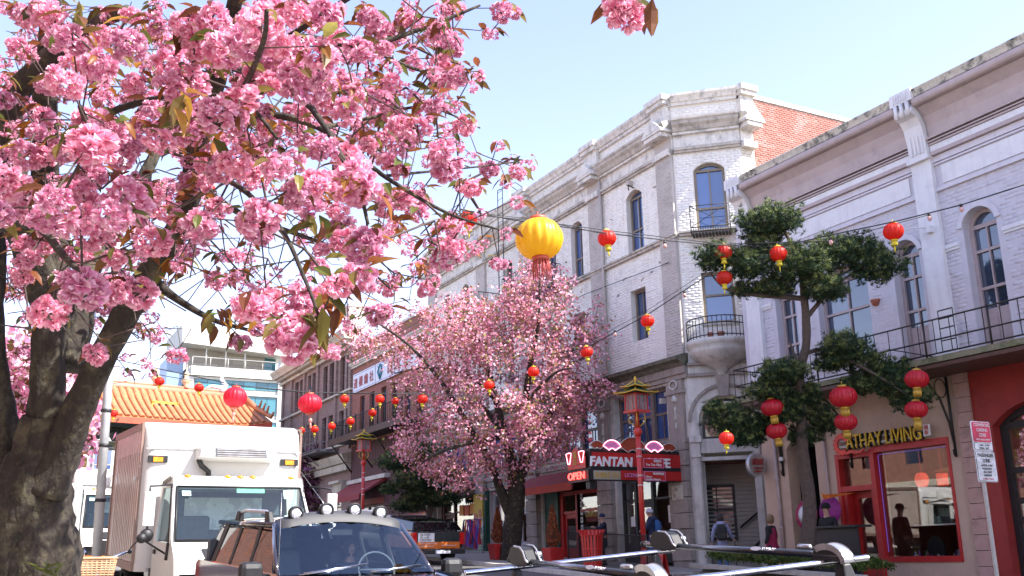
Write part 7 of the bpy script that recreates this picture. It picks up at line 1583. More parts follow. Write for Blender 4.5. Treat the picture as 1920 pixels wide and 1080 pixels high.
# =================================================================== people
m_skin = mat('skin', (.55,.33,.24), amt=.2, rough=.55)
def skin_mesh(name, verts, edges, radii, m, par, root=0, lv=1):
    me = bpy.data.meshes.new(name); me.from_pydata([tuple(v) for v in verts], edges, []); o = bpy.data.objects.new(name, me); COL.objects.link(o)
    o.parent = par; WM[o.name] = WM[par.name]; me.materials.append(m)
    sk = o.modifiers.new('skin', 'SKIN'); sk.use_smooth_shade = True
    if not me.skin_vertices: 
        pass
    for i, r in enumerate(radii): me.skin_vertices[0].data[i].radius = (r, r) if not isinstance(r, tuple) else r
    me.skin_vertices[0].data[root].use_root = True
    s = o.modifiers.new('sub', 'SUBSURF'); s.levels = lv; s.render_levels = lv; return o
def hand(par, p, d, side, m):
    mb = MB(); p = Vector(p); d = Vector(d).normalized(); x = d.orthogonal().normalized(); y = d.cross(x)
    mb.loft([[p+d*t+x*(w*a)+y*(.012*b) for a, b in ((-1,-1),(1,-1),(1,1),(-1,1))] for t, w in ((0,.02),(.04,.036),(.08,.038))])
    for k in range(4): q = p+d*.08+x*(-.028+.019*k); L_ = (.055,.068,.07,.06)[k]; mb.tube([q, q+d*L_*.5+y*.006, q+d*L_*.8+y*.022], [.009,.0085,.006], 6)
    q = p+d*.03+x*(.034*side); mb.tube([q, q+d*.03+x*(.02*side), q+d*.06+x*(.022*side)+y*.012], [.011,.010,.007], 6)
    return mb.obj('hand', m, par, local=True)
def person(label, x, y, z, face, H=1.6, coat=(.02,.03,.08), legs=(.03,.05,.12), hair=None, hat=None, pack=None, armL=None, armR=None, lean=0, walk=.0, sit=False, bag=None, vest=None, cane=False, hood=None, skirtlen=0, sname=''):
    M = Matrix.Translation((x, y, z))@Matrix.Rotation(face, 4, 'Z')@Matrix.Diagonal((H/1.72, H/1.72, H/1.72, 1))
    P_ = thing('person', label, 'person', M=M)
    mc = mat('cloth_coat_'+sname, coat, tuple(c*.7 for c in coat), 10, .6, .85, bump=.3); ml = mat('cloth_legs_'+sname, legs, tuple(c*.7 for c in legs), 10, .6, .85, bump=.3)
    L = lean; armL = armL or [(-.24,-.02,1.18),(-.25,.06,.95)]; armR = armR or [(.24,-.02,1.18),(.25,.06,.95)]
    kn = [(-.10,.08+walk*.5,.50),(.10,.05-walk*.4,.50)]; an = [(-.10,.0+walk,.09),(.10,-.02-walk,.09)]; to = [(-.11,.14+walk,.04),(.11,.12-walk,.04)]
    hipz = .92
    if sit: kn = [(-.12,.42,.95),(.12,.42,.95)]; an = [(-.12,.5,.55),(.12,.5,.55)]; to = [(-.12,.62,.5),(.12,.62,.5)]
    v = [(0,0,.96),(0,L*.3,1.14),(0,L*.8,1.34),(0,L,1.49),(0,L+.02,1.56),(0,L+.035,1.64),(0,L+.02,1.70),(0,L+.115,1.625),
         (-.17,L*.8,1.41),armL[0],armL[1],(.17,L*.8,1.41),armR[0],armR[1],(-.09,0,.88),kn[0],an[0],to[0],(.09,0,.88),kn[1],an[1],to[1]]
    e = [(0,1),(1,2),(2,3),(3,4),(4,5),(5,6),(5,7),(2,8),(8,9),(9,10),(2,11),(11,12),(12,13),(0,14),(14,15),(15,16),(16,17),(0,18),(18,19),(19,20),(20,21)]
    r = [.12,.11,.12,.052,.062,.088,.07,.016,.055,.042,.03,.055,.042,.03,.085,.058,.04,.035,.085,.058,.04,.035]
    skin_mesh('body', v, e, r, m_skin, P_)
    cv = [v[0],v[1],v[2],(0,L,1.46),v[8],v[9],tuple(np.array(v[10])*.93+np.array(v[9])*.07),v[11],v[12],tuple(np.array(v[13])*.93+np.array(v[12])*.07),(0,0,.96-.14-skirtlen)]
    skin_mesh('coat', cv, [(0,1),(1,2),(2,3),(2,4),(4,5),(5,6),(2,7),(7,8),(8,9),(0,10)], [.15,.145,.155,.07,.075,.06,.05,.075,.06,.05,.16], mc, P_, 0)
    tv = [v[0],v[14],v[15],v[16],v[18],v[19],v[20]]
    skin_mesh('trousers', tv, [(0,1),(1,2),(2,3),(0,4),(4,5),(5,6)], [.12,.1,.075,.06,.1,.075,.06], ml, P_, 0)
    for s_, t in ((0, to[0]), (1, to[1])): mb = MB(); a = an[s_]; mb.tube([(a[0],a[1]-.05,.05+a[2]-.09),(a[0],a[1]+.05,.05+a[2]-.09),(t[0],t[1]+.03,.035+a[2]-.09)], [.045,.05,.035], 8); mb.obj('shoe', m_plas, P_, local=True)
    for s_, a in ((-1, armL), (1, armR)): d = Vector(a[1])-Vector(a[0]); hand(P_, a[1], d, -s_, m_skin)
    mb = MB()
    for s_ in (-1, 1): mb.lathe([(.001,-.011),(.011,0),(.001,.011)], 8, (s_*.033, L+.112, 1.645)); mb.lathe([(.001,-.03),(.02,-.01),(.022,.012),(.001,.03)], 8, (s_*.088, L+.03, 1.64))
    mb.box(-.022, .022, L+.108, L+.115, 1.588, 1.594); mb.obj('face_features', mat('face_dark', (.25,.12,.09), amt=.2), P_, local=True)
    if hair: mb = MB(); mb.lathe([(.085,-.13),(.108,-.05),(.112,.03),(.085,.085),(.04,.11),(.001,.115)], 16, (0, L-.012, 1.66)); mb.obj('hair', mat('hair_'+sname, hair, tuple(c*.5 for c in hair), 40, .7, .6, bump=.6, stretch=(1,1,.2)), P_, local=True)
    if hat:
        mb = MB(); mb.lathe([(.108,.0),(.112,.03),(.095,.09),(.05,.125),(.001,.13)], 16, (0, L+.02, 1.66))
        if len(hat) > 3: mb.box(-.07, .07, L+.1, L+.2, 1.665, 1.68)
        mb.obj('hat', mat('hat_'+sname, hat[:3], amt=.3, rough=.9), P_, local=True)
    if hood: mb = MB(); mb.lathe([(.13,-.02),(.15,.03),(.1,.1)], 14, (0, L-.05, 1.44)); mb.obj('hood', mat('hood_'+sname, hood, amt=.4, rough=.9), P_, local=True)
    if pack:
        mb = MB(); mb.loft([[(-w,L*.6-.13-d*0,zz),(w,L*.6-.13,zz),(w*.85,L*.6-.13-d,zz),(-w*.85,L*.6-.13-d,zz)] for w, d, zz in ((.10,.08,.98),(.15,.14,1.02),(.16,.16,1.2),(.15,.14,1.36),(.10,.07,1.45))]); po = mb.obj('backpack', mat('pack_'+sname, pack, amt=.4, rough=.8), P_, local=True, bevel=.02)
        mb = MB(); mb.box(-.1, .1, L*.6-.31, L*.6-.28, 1.05, 1.18)
        for s_ in (-1, 1): mb.tube([(s_*.1,L*.6-.14,1.4),(s_*.11,L*.8+.05,1.5),(s_*.12,L*.8+.14,1.35),(s_*.13,.1,1.1)], .018, 5)
        mb.obj('straps', m_plas, P_, local=True)
    if vest: skin_mesh('vest', [v[0],v[1],v[2],(0,L,1.44),(0,0,.80)], [(0,1),(1,2),(2,3),(0,4)], [.17,.165,.175,.085,.175], mat('vest_'+sname, vest, amt=.4, rough=.8), P_, 0)
    if bag: mb = MB(); mb.box(.16, .3, -.02, .12, .80, .95); mb.tube([(.22,.05,.95),(.1,.1,1.3),(-.1,.02,1.46)], .01, 5); mb.obj('shoulder_bag', mat('bag_'+sname, bag, amt=.3), P_, local=True, bevel=.02)
    if cane: mb = MB(); h_ = Vector(armR[1]); mb.tube([h_+Vector((-.04,.03,.05)), h_+Vector((.04,.06,.04)), (h_.x+.06,h_.y+.1,.0)], .013, 6); mb.obj('walking_stick', m_plas, P_, local=True)
    return P_
def sw(y): return gz(y)+.10
def head_at(px, py, X, H): p = at(px, py, X=X); return p.x, p.y, p.z-H
x, y, z = head_at(1350, 966, 16.9, 0); person('walker seen from behind with black backpack, pale blue hoodie and walking stick', x, y, sw(y), -rad(35), z-sw(y), (.26,.28,.42), (.07,.13,.24), hair=(.03,.02,.018), pack=(.02,.02,.022), hood=(.30,.33,.5), armR=[(.26,-.02,1.15),(.36,.18,1.02)], armL=[(-.26,-.05,1.15),(-.28,.0,.92)], walk=.08, cane=True, sname='a')
x, y, z = head_at(1443, 968, 16.6, 0); person('woman with fair hair in a magenta vest over black sleeves beside the planter', x, y, sw(y), rad(20), z-sw(y), (.015,.015,.017), (.03,.03,.05), hair=(.30,.20,.11), vest=(.30,.01,.06), bag=(.06,.08,.14), skirtlen=.05, sname='b')
x, y, z = head_at(1222, 957, 16.4, 0); person('person in white knitted beanie with a blue backpack behind the red lamp post', x, y, sw(y), rad(40), z-sw(y), (.015,.025,.07), (.04,.10,.22), hat=(.62,.62,.72), pack=(.02,.09,.25), hood=(.02,.03,.08), lean=.05, armL=[(-.22,.12,1.2),(-.12,.3,1.15)], sname='c')
x, y, z = head_at(1130, 966, 16.6, 0); person('person in long dark navy coat and navy cap standing by the cafe fence', x, y, sw(y), rad(75), z-sw(y), (.012,.02,.05), (.02,.02,.03), hat=(.02,.045,.12), skirtlen=.25, armL=[(-.20,.15,1.25),(-.12,.36,1.3)], sname='d')
x, y, z = head_at(1549, 948, 17.15, 0); person('grey bearded man in black cap and black jacket standing behind the black counter', x, y, sw(y), rad(95), z-sw(y), (.012,.012,.014), (.02,.02,.02), hat=(.012,.012,.014,1), hair=None, sname='e')
Mj = WM[J.name]; dp = Mj@Vector((.34, .56, -.05)); person('driver behind the steering wheel of the black car', dp.x, dp.y, dp.z-.17, math.pi, 1.55, (.05,.06,.10), (.03,.03,.04), hair=(.05,.035,.03), sit=True, armL=[(-.25,.15,1.22),(-.16,.52,1.26)], armR=[(.25,.15,1.22),(.16,.52,1.26)], sname='f')
# =================================================================== street furniture
m_lred = mat('lamp_post_red', (.58,.03,.02), (.5,.025,.018), 5, .4, .35, coat=.3)
m_lyelp = mat('lamp_yellow', (.70,.42,.03), (.6,.35,.02), 8, .4, .45)
m_lgreen = mat('lamp_green', (.03,.09,.035), amt=.4, rough=.5)
m_lglass = mat('frosted_lamp_glass', (.30,.24,.23), (.16,.1,.1), 4, .6, .12, spec=.9)
def street_lamp(label, x, y, sc=1.0, base=None):
    zb = sw(y) if base is None else base; T = thing('street_lamp', label, 'lamp post', (x, y, zb), rad(8), 'red Chinese style lamp posts'); Hh = 4.75*sc
    mb = MB(); mb.lathe([(.17,0),(.17,.12),(.12,.2),(.10,.45),(.085,.6)], 16); mb.tube([(0,0,.5),(0,0,Hh-1.1)], .07, 14); mb.lathe([(.07,Hh-1.25),(.1,Hh-1.2),(.12,Hh-1.13),(.1,Hh-1.06),(.06,Hh-1.0)], 14); mb.tube([(0,0,Hh-1.0),(0,0,Hh-.6)], [.06,.045], 12); mb.obj('post', m_lred, T, local=True)
    for zz in (2.2, 2.45, 2.95, 3.15): q = MB(); q.lathe([(.075,zz),(.078,zz+.015),(.075,zz+.03)], 14); q.obj('clamp_band', m_stonel, T, local=True)
    for k in range(4):
        a = k*math.pi/2+.785; q = MB(); q.tube([(.05*math.cos(a),.05*math.sin(a),Hh-1.0),(.22*math.cos(a),.22*math.sin(a),Hh-.85),(.2*math.cos(a),.2*math.sin(a),Hh-.68),(.24*math.cos(a),.24*math.sin(a),Hh-.6)], .016, 5); q.obj('scroll_bracket', m_lyelp, T, local=True)
    w = .225; z0_, z1_ = Hh-.6, Hh-.12
    mb = MB(); mb.box(-w-.03, w+.03, -w-.03, w+.03, z0_-.03, z0_+.03); mb.box(-w-.02, w+.02, -w-.02, w+.02, z1_-.03, z1_)
    for sx in (-1, 1):
        for sy in (-1, 1): mb.box(*sorted((sx*w, sx*(w-.035))), *sorted((sy*w, sy*(w-.035))), z0_+.03, z1_-.03)
    lb = mb.obj('lantern_frame', m_lred, T, local=True)
    for sx, sy in ((1,0),(-1,0),(0,1),(0,-1)):
        q = MB()
        if sx: q.box(sx*(w-.02)-.004, sx*(w-.02)+.004, -w+.04, w-.04, z0_+.03, z1_-.03)
        else: q.box(-w+.04, w-.04, sy*(w-.02)-.004, sy*(w-.02)+.004, z0_+.03, z1_-.03)
        q.obj('glass_panel', m_lglass, lb, local=True)
        q = MB()
        for t in (-.09, .09):
            if sx: q.box(sx*w-.004, sx*w+.004, t-.006, t+.006, z0_+.03, z1_-.03)
            else: q.box(t-.006, t+.006, sy*w-.004, sy*w+.004, z0_+.03, z1_-.03)
        q.obj('lattice', m_lred, lb, local=True)
    for (r0, r1, zz, hh) in ((.40, .17, z1_, .15), (.27, .04, z1_+.17, .17)):
        mb = MB(); mb.hexa([(-r0*.9,-r0*.9,zz+.02),(r0*.9,-r0*.9,zz+.02),(r0*.9,r0*.9,zz+.02),(-r0*.9,r0*.9,zz+.02)], [(-r1,-r1,zz+hh),(r1,-r1,zz+hh),(r1,r1,zz+hh),(-r1,r1,zz+hh)]); ro = mb.obj('roof_tier', m_lgreen, T, local=True)
        for a in range(4):
            c, s_ = [(1,1),(1,-1),(-1,-1),(-1,1)][a]; c2, s2 = [(1,1),(1,-1),(-1,-1),(-1,1)][(a+1) % 4]
            q = MB(); q.tube([(c*r1,s_*r1,zz+hh+.02),(c*r0*.6,s_*r0*.6,zz+hh*.45),(c*r0*.92,s_*r0*.92,zz+.03),(c*r0*1.08,s_*r0*1.08,zz+.06)], [.02,.02,.022,.015], 6); q.tube([(c*r0*1.0,s_*r0*1.0,zz+.045),(c*r0*.5+c2*r0*.5,s_*r0*.5+s2*r0*.5,zz+.01),(c2*r0*1.0,s2*r0*1.0,zz+.045)], .018, 6); q.obj('yellow_edge', m_lyelp, ro, local=True)
    q = MB(); q.lathe([(.05,0),(.03,.05),(.045,.09),(.001,.16)], 8, (0,0,z1_+.34)); q.obj('finial', m_lyelp, T, local=True)
    return T
LP1 = street_lamp('tall red lamp post with pagoda lantern top carrying two red street name blades', 15.6, 21.95)
street_lamp('red lamp post with pagoda lantern top standing farther off before the maroon awning', 15.5, 43.0)
for k, (zz, h_, wd) in enumerate(((3.87,.25,.66), (3.53,.25,.69))):
    mb = MB(); mb.box(15.72, 15.72+wd, 21.93, 21.955, zz, zz+h_); bl = mb.obj('street_name_blade', m_signred, LP1)
    mb = MB()
    for a, b, c, d in ((15.72,15.72+wd,zz,zz+.012), (15.72,15.72+wd,zz+h_-.012,zz+h_), (15.72,15.732,zz+.012,zz+h_-.012), (15.708+wd,15.72+wd,zz+.012,zz+h_-.012)): mb.box(a, b, 21.926, 21.93, c, d)
    mb.obj('white_border', m_fanpink, bl)
    X3 = (1,0,0); Z3 = (0,0,1)
    if k == 0: text('lettering', '番攤巷', .075, (16.17,21.922,zz+.185), X3, Z3, m_paper, bl, width=.26); text('lettering', 'Fan Tan Alley', .09, (16.05,21.922,zz+.075), X3, Z3, m_paper, bl, width=.5)
    else: text('lettering', '華裔博物館', .07, (16.18,21.922,zz+.19), X3, Z3, m_paper, bl, width=.36); text('lettering', 'Chinese', .055, (15.86,21.922,zz+.11), X3, Z3, m_paper, bl, width=.2); text('lettering', 'Canadian Museum', .055, (15.99,21.922,zz+.045), X3, Z3, m_paper, bl, width=.48)
# shop name letters and dragon ---------------------------------------
SG = thing('shop_name_sign', 'yellow raised CATHAY LIVING letters with a red dragon forming the first letter', 'shop sign', (18.0, 16, 4.0))
mb = MB(F1); mb.tube([F1.p(17.35,.1,4.0), F1.p(14.75,.1,4.02)], .035, 6); mb.tube([F1.p(17.35,.1,4.14), F1.p(14.75,.1,4.16)], .02, 6); mb.obj('mounting_tube', m_stonel, SG)
text('back_plate', 'ATHAY LIVING', .33, tuple(F1.p(15.96,.12,4.09)), (0,-1,0), (0,0,1), m_black, SG, ext=.05, width=2.16, bold=.03)
text('lettering', 'ATHAY LIVING', .32, tuple(F1.p(15.97,.17,4.095)), (0,-1,0), (0,0,1), mat('sign_yellow', (.80,.50,.03), amt=.1), SG, ext=.03, width=2.14)
mb = MB(F1)
c0, r0 = (17.2, 4.06), .23
P_out = [(c0[0]+r0*1.08*math.cos(t)*(1+.07*(i % 2)), c0[1]+r0*1.08*math.sin(t)*(1+.07*(i % 2))) for i, t in enumerate(np.linspace(-2.3, 2.55-6.28+6.28, 2))]
ts = np.linspace(2.35, -2.2, 23)   # outer back of the C, opening to the right (towards -u)
outer = [(c0[0]+(r0+(.045 if i % 2 else 0))*math.cos(t), c0[1]+(r0+(.045 if i % 2 else 0))*math.sin(t)) for i, t in enumerate(ts)]
inner = [(c0[0]+.135*math.cos(t), c0[1]+.135*math.sin(t)) for t in ts]
for i in range(22): mb.prism([outer[i], outer[i+1], inner[i+1], inner[i]], .12, .16)
mb.prism([(17.1,4.22),(17.02,4.27),(16.9,4.24),(16.83,4.19),(16.95,4.17),(16.86,4.13),(17.02,4.12),(17.12,4.14)], .12, .17)
tl = [(17.1,3.86),(16.95,3.92),(16.8,3.88),(16.65,3.86),(16.5,3.91)]; tb = [(17.1,3.80),(16.95,3.84),(16.8,3.81),(16.63,3.82),(16.5,3.91)]
for i in range(4): mb.prism([tl[i], tl[i+1], tb[i+1], tb[i]], .12, .16)
mb.obj('dragon', mat('dragon_red', (.78,.04,.02), amt=.2, rough=.4), SG)
mb = MB(F1); mb.box(14.68, 14.84, .12, .16, 4.0, 4.24); mb.obj('seal_plate', m_paper, SG); text('lettering', '國\n泰', .2, tuple(F1.p(14.76,.165,4.12)), (0,-1,0), (0,0,1), m_signred, SG, ext=.008, width=.11)
# round hanging sign
OS = thing('round_hanging_sign', 'round pale lilac hanging sign with red characters above CATHAY LIVING', 'shop sign', (17.87, 20.0, 3.5))
R90 = Matrix.Rotation(math.pi/2, 4, 'X')
mb = MB(); mb.lathe([(.001,-.06),(.29,-.06),(.30,-.04),(.30,.04),(.29,.06),(.001,.06)], 32, (17.87,20.0,3.82), M=R90@Matrix.Diagonal((1,1,1,1))); mb.obj('disc', mat('lilac_sign', (.66,.58,.78), amt=.2, emit=.10), OS)
mb = MB(); mb.lathe([(.285,.061),(.31,.05),(.31,-.05),(.285,-.061)], 32, (17.87,20.0,3.82), M=R90); mb.tube([(18.15,20.02,3.9),(18.2,20.04,3.95)], .03, 5); mb.obj('rim', m_silver, OS)
text('lettering', '穎園', .17, (17.87,19.925,3.9), (1,0,0), (0,0,1), m_signred, OS, width=.36); text('lettering', 'CATHAY\nLIVING', .14, (17.87,19.925,3.70), (1,0,0), (0,0,1), m_signred, OS, width=.34)
# parking sign post
PS = thing('parking_sign_post', 'galvanised post with a red loading zone plate over a white passenger zone plate', 'street sign', (15.14, 11.35, sw(11.3)))
tl_ = Matrix.Rotation(rad(2), 4, 'Y'); mb = MB()
mb.box(15.10, 15.16, 11.33, 11.37, sw(11.3), 3.75); mb.obj('post', mat('galvanised', (.48,.49,.50), (.38,.39,.4), 20, .5, .4, metal=.6), PS)
def plate(x0, x1, z0, z1, m, y_=11.30, nm='plate', bm=None):
    mb = MB(); r = .03; pts = []
    for cx, cz, a in ((x1-r,z1-r,0),(x0+r,z1-r,1.571),(x0+r,z0+r,3.142),(x1-r,z0+r,4.712)): pts += [(cx+r*math.cos(a+t), cz+r*math.sin(a+t)) for t in (0,.52,1.05,1.57)]
    mb.add([(a, y_, b) for a, b in pts]+[(a, y_+.012, b) for a, b in pts], [tuple(range(16)), tuple(range(31,15,-1))]+[(i,(i+1)%16,16+(i+1)%16,16+i) for i in range(16)]); return mb.obj(nm, m, PS)
m_pr = mat('plate_red', (.62,.06,.12), amt=.1, rough=.35); m_pw = mat('plate_white', (.70,.72,.74), amt=.1, rough=.35)
plate(14.93, 15.42, 3.24, 3.74, m_pw); plate(14.95, 15.40, 3.39, 3.725, m_pr, 11.292, 'red_panel'); plate(14.94, 15.44, 2.72, 3.235, m_pw)
plate(14.95, 15.43, 2.73, 3.225, m_black, 11.2965, 'plate_border'); plate(14.957, 15.423, 2.737, 3.218, m_pw, 11.292, 'plate_face'); plate(14.945,15.405,3.255,3.375,m_black,11.2965,'plate_border'); plate(14.952,15.398,3.262,3.368,m_pw,11.292,'plate_face')
X3 = (1,0,0); Z3 = (0,0,1)
for s_, h_, zc, w_, m_ in (('COMMERCIAL',.055,3.68,.40,m_paper),('LOADING',.055,3.595,.27,m_paper),('ZONE',.055,3.51,.18,m_paper),('WITH VALID PERMIT',.028,3.43,.36,m_paper),('7 AM - 4 PM',.035,3.335,.28,m_black),('MON - SAT',.035,3.285,.25,m_black),
    ('PASSENGER',.06,3.165,.40,m_black),('ZONE',.06,3.075,.19,m_black),('AFTER 4 PM',.035,2.995,.28,m_black),('MON-SAT',.035,2.94,.24,m_black),('ALL DAY',.035,2.885,.22,m_black),('SUNDAY',.035,2.83,.2,m_black),('2 MIN. MAX.',.03,2.77,.28,m_pr)):
    text('lettering', s_, h_, (15.185,11.286,zc), X3, Z3, m_, PS, ext=.003, width=w_)
# grey steel pole on the left
mb = MB(); mb.tube([(1.86,17,gz(17)),(1.72,17,8.5)], [.075,.06], 16); PL = mb.obj('steel_pole', mat('pale_grey_pole', (.45,.47,.48), (.36,.38,.39), 6, .5, .5, metal=.2), None, label='pale grey steel pole rising between the cherry trunk and the truck', category='pole')
for zz in (2.6, 3.45, 4.0): mb = MB(); mb.lathe([(.08,0),(.085,.02),(.08,.05)], 14, (1.86-.14*(zz-.9)/7.6, 17, zz)); mb.obj('pole_band', m_plas, PL)
# bin, planters, shrubs, fence
def bin_(label, x, y, h=.95, r=.26):
    T = thing('litter_bin', label, 'litter bin', (x, y, sw(y)), 0, 'red slatted litter bins')
    for k in range(20):
        a = k*math.pi/10; c, s_ = math.cos(a), math.sin(a); mb = MB(); tx, ty = -s_*.03, c*.03
        mb.hexa([(r*.8*c-tx,r*.8*s_-ty,.05),(r*.8*c+tx,r*.8*s_+ty,.05),(r*.78*c+tx,r*.78*s_+ty,.05),(r*.78*c-tx,r*.78*s_-ty,.05)], [(r*c-tx,r*s_-ty,h-.16),(r*c+tx,r*s_+ty,h-.16),(r*.97*c+tx,r*.97*s_+ty,h-.16),(r*.97*c-tx,r*.97*s_-ty,h-.16)])
        mb.hexa([(r*c-tx,r*s_-ty,h-.16),(r*c+tx,r*s_+ty,h-.16),(r*.97*c+tx,r*.97*s_+ty,h-.16),(r*.97*c-tx,r*.97*s_-ty,h-.16)], [(r*1.25*c-tx,r*1.25*s_-ty,h),(r*1.25*c+tx,r*1.25*s_+ty,h),(r*1.22*c+tx,r*1.22*s_+ty,h),(r*1.22*c-tx,r*1.22*s_-ty,h)]); mb.obj('slat', m_lred, T, local=True)
    mb = MB(); mb.lathe([(r*.76,.05),(r*.95,h-.2),(r*.94,h-.2),(.001,.07)], 16); mb.obj('liner', m_plas, T, local=True)
    for zz, rr_ in ((.1,.81),(h*.5,.93),(h-.16,1.01)): mb = MB(); mb.lathe([(r*rr_,zz),(r*rr_+.012,zz+.015),(r*rr_,zz+.03)], 20); mb.obj('hoop', m_lred, T, local=True)
    return T
bin_('red flared litter bin with vertical slats in front of the cafe fence', 15.0, 23.5, 1.05, .30)
def shrub_pot(label, x, y, h=1.15, colr=((.33,.075,.03),(.22,.05,.03),(.40,.13,.05),(.12,.08,.03))):
    T = thing('potted_cypress', label, 'potted shrub', (x, y, sw(y)), 0, 'rust coloured conical shrubs in red planters')
    mb = MB(); mb.hexa([(-.2,-.2,0),(.2,-.2,0),(.2,.2,0),(-.2,.2,0)], [(-.26,-.26,.5),(.26,-.26,.5),(.26,.26,.5),(-.26,.26,.5)]); mb.obj('planter', m_redp, T, local=True, bevel=.015)
    n = 2600; t = rng.random(n)**.8; r = .24*(1-t)**.75*(t*3.5+.45).clip(0,1)*rng.uniform(.6,1.05,n); a = rng.uniform(0,6.28,n); c = np.stack([x+r*np.cos(a), y+r*np.sin(a), sw(y)+.5+t*h], 1); d = unit(rand_dirs(n)*.5+np.array([0,0,1])); A_, B__ = frames(d); V = quad_mesh(c, c+d*.07, A_, np.full(n,.008), np.full(n,.014))
    T_ = np.array(colr)[rng.integers(0,len(colr),n)]; np_mesh('foliage', V.reshape(-1,3), np.arange(n*4), 4, m_needle, T, tint=np.repeat(T_,4,0), kind='stuff')
shrub_pot('rust brown conical shrub in a red planter beside the cafe door', 15.2, 25.9); shrub_pot('rust brown conical shrub in a red planter left of the pink tree trunk', 15.3, 29.6, 1.1)
mb = MB(); FN = thing('wire_fence', 'black diamond mesh fence around the cafe terrace', 'fence', (15.5, 23.3, sw(23)))
def mesh_panel(p, q, h, nm='mesh_panel'):
    mb = MB(); L_ = (q-p).length; d = (q-p)/L_; n = int(L_/.07)
    for s_ in (1, -1):
        for k in range(-int(h/.07), n+int(h/.07)):
            a0, a1_ = k*.07, k*.07+h*s_*1.0; t0, t1 = 0.0, 1.0
            u0, u1 = a0, a1_
            lo, hi = 0.0, 1.0
            if u1 != u0:
                ta, tb_ = (0-u0)/(u1-u0), (L_-u0)/(u1-u0); lo, hi = max(0, min(ta, tb_)), min(1, max(ta, tb_))
            if hi > lo: mb.tube([p+d*(u0+(u1-u0)*lo)+Vector((0,0,h*lo)), p+d*(u0+(u1-u0)*hi)+Vector((0,0,h*hi))], .006, 3, cap=False)
    mb.obj(nm, m_iron, FN, kind='stuff')
fp = [Vector((15.3, 21.4, sw(21.4)+.08)), Vector((15.3, 23.4, sw(23.4)+.08)), Vector((15.4, 25.4, sw(25.4)+.08))]
for a, b in zip(fp, fp[1:]): mesh_panel(a, b, .85)
for a in fp: mb = MB(); mb.tube([a-Vector((0,0,.1)), a+Vector((0,0,.9))], .022, 6); mb.obj('post', m_iron, FN)
for a, b in zip(fp, fp[1:]): mb = MB(); mb.tube([a+Vector((0,0,.86)), b+Vector((0,0,.86))], .018, 6); mb.obj('rail', m_iron, FN)
# planter with stone wall, coping and hedge
PW = thing('stone_planter', 'low stone planter with grey coping around the pine and hedge', 'planter', (15.3, 16.5, sw(16)))
for k in range(16):
    y0 = 14.1+k*.29
    for r_ in range(2):
        mb = MB(); z0_ = sw(y0)-.1+r_*.17; yo = .14 if r_ else 0; mb.box(14.72, 14.95+random.uniform(-.01,.01), y0+yo, y0+yo+.275, z0_, z0_+.16); mb.obj('stone', [mat('warm_stone_a',(.30,.24,.17),amt=.6,bump=.5), mat('warm_stone_b',(.20,.19,.17),amt=.6,bump=.5)][random.random()<.5], PW, bevel=.02)
mb = MB(); mb.hexa([(14.66,14.0,.78+.34),(15.02,14.0,.78+.34),(15.02,18.9,1.03+.32),(14.66,18.9,1.03+.32)], [(14.66,14.0,.78+.42),(15.02,14.0,.78+.42),(15.02,18.9,1.03+.40),(14.66,18.9,1.03+.40)]); mb.obj('coping', m_conc, PW)
mb = MB(); mb.hexa([(15.02,14.0,.9),(16.1,14.0,.9),(16.1,18.9,1.1),(15.02,18.9,1.1)], [(15.02,14.0,1.1),(16.1,14.0,1.1),(16.1,18.9,1.3),(15.02,18.9,1.3)]); mb.obj('soil', m_ground, PW)
n = 9000; cy = rng.uniform(14.1, 18.8, n); cx = rng.uniform(15.05, 15.9, n); cz = cy*.05+.1+.45+rng.random(n)**.5*(.17+.07*np.sin(cy*5)*np.sin(cx*7)); c = np.stack([cx, cy, cz], 1); d = unit(rand_dirs(n)+np.array([0,0,.6])); A_, B__ = frames(d); V = quad_mesh(c, c+d*.05, A_, np.full(n,.008), np.full(n,.019)); T_ = np.array([(.08,.13,.03),(.14,.19,.04),(.05,.09,.025),(.20,.15,.05)])[rng.choice(4,n,p=[.4,.3,.22,.08])]
np_mesh('hedge_foliage', V.reshape(-1,3), np.arange(n*4), 4, m_leaf, PW, tint=np.repeat(T_,4,0), kind='stuff')
# black counter, paddles, sandwich board
mb = MB(); mb.box(16.5, 16.56, 15.55, 17.0, 1.0, 2.12); mb.box(16.4, 16.9, 15.5, 17.05, 2.12, 2.17); CN = mb.obj('sales_counter', m_black, None, label='black panelled counter in front of the red shop door', category='counter', bevel=.005)
for k, (px, py, c, r_, lb) in enumerate([(1556,958,(.42,.04,.32),.34,'round magenta paper parasol leaning by the man in the black cap'),(1512,965,(.62,.05,.16),.36,'round red and white paper parasol behind the pine trunk')]):
    p = at(px, py, X=17.75); T = thing('paper_parasol', lb, 'parasol', p); mb = MB(); Ry = Matrix.Rotation(-math.pi/2+.1, 4, 'Y')
    mb.lathe([(.001,.12)]+[(r_*t, .12*(1-t)) for t in (.3,.6,1.0)]+[(r_,-.005)], 24, (0,0,0), M=Ry); mb.obj('canopy', mat('parasol_paper_%d' % k, c, tuple(q*.8 for q in c), 3, .5, .6, trans=.3), T, local=True)
    if k: mb = MB(); mb.lathe([(.001,.13)]+[(r_*t, .128*(1-t)+.004) for t in (.3,.62)], 24, (0,0,0), M=Ry); mb.obj('white_centre', m_paper, T, local=True)
    for q in range(12): mb = MB(); a = q*math.pi/6; mb.tube([Ry.to_3x3()@Vector((0,0,.122)), Ry.to_3x3()@Vector((r_*math.cos(a), r_*math.sin(a), .003))], .004, 4); mb.obj('rib', m_brown, T, local=True)
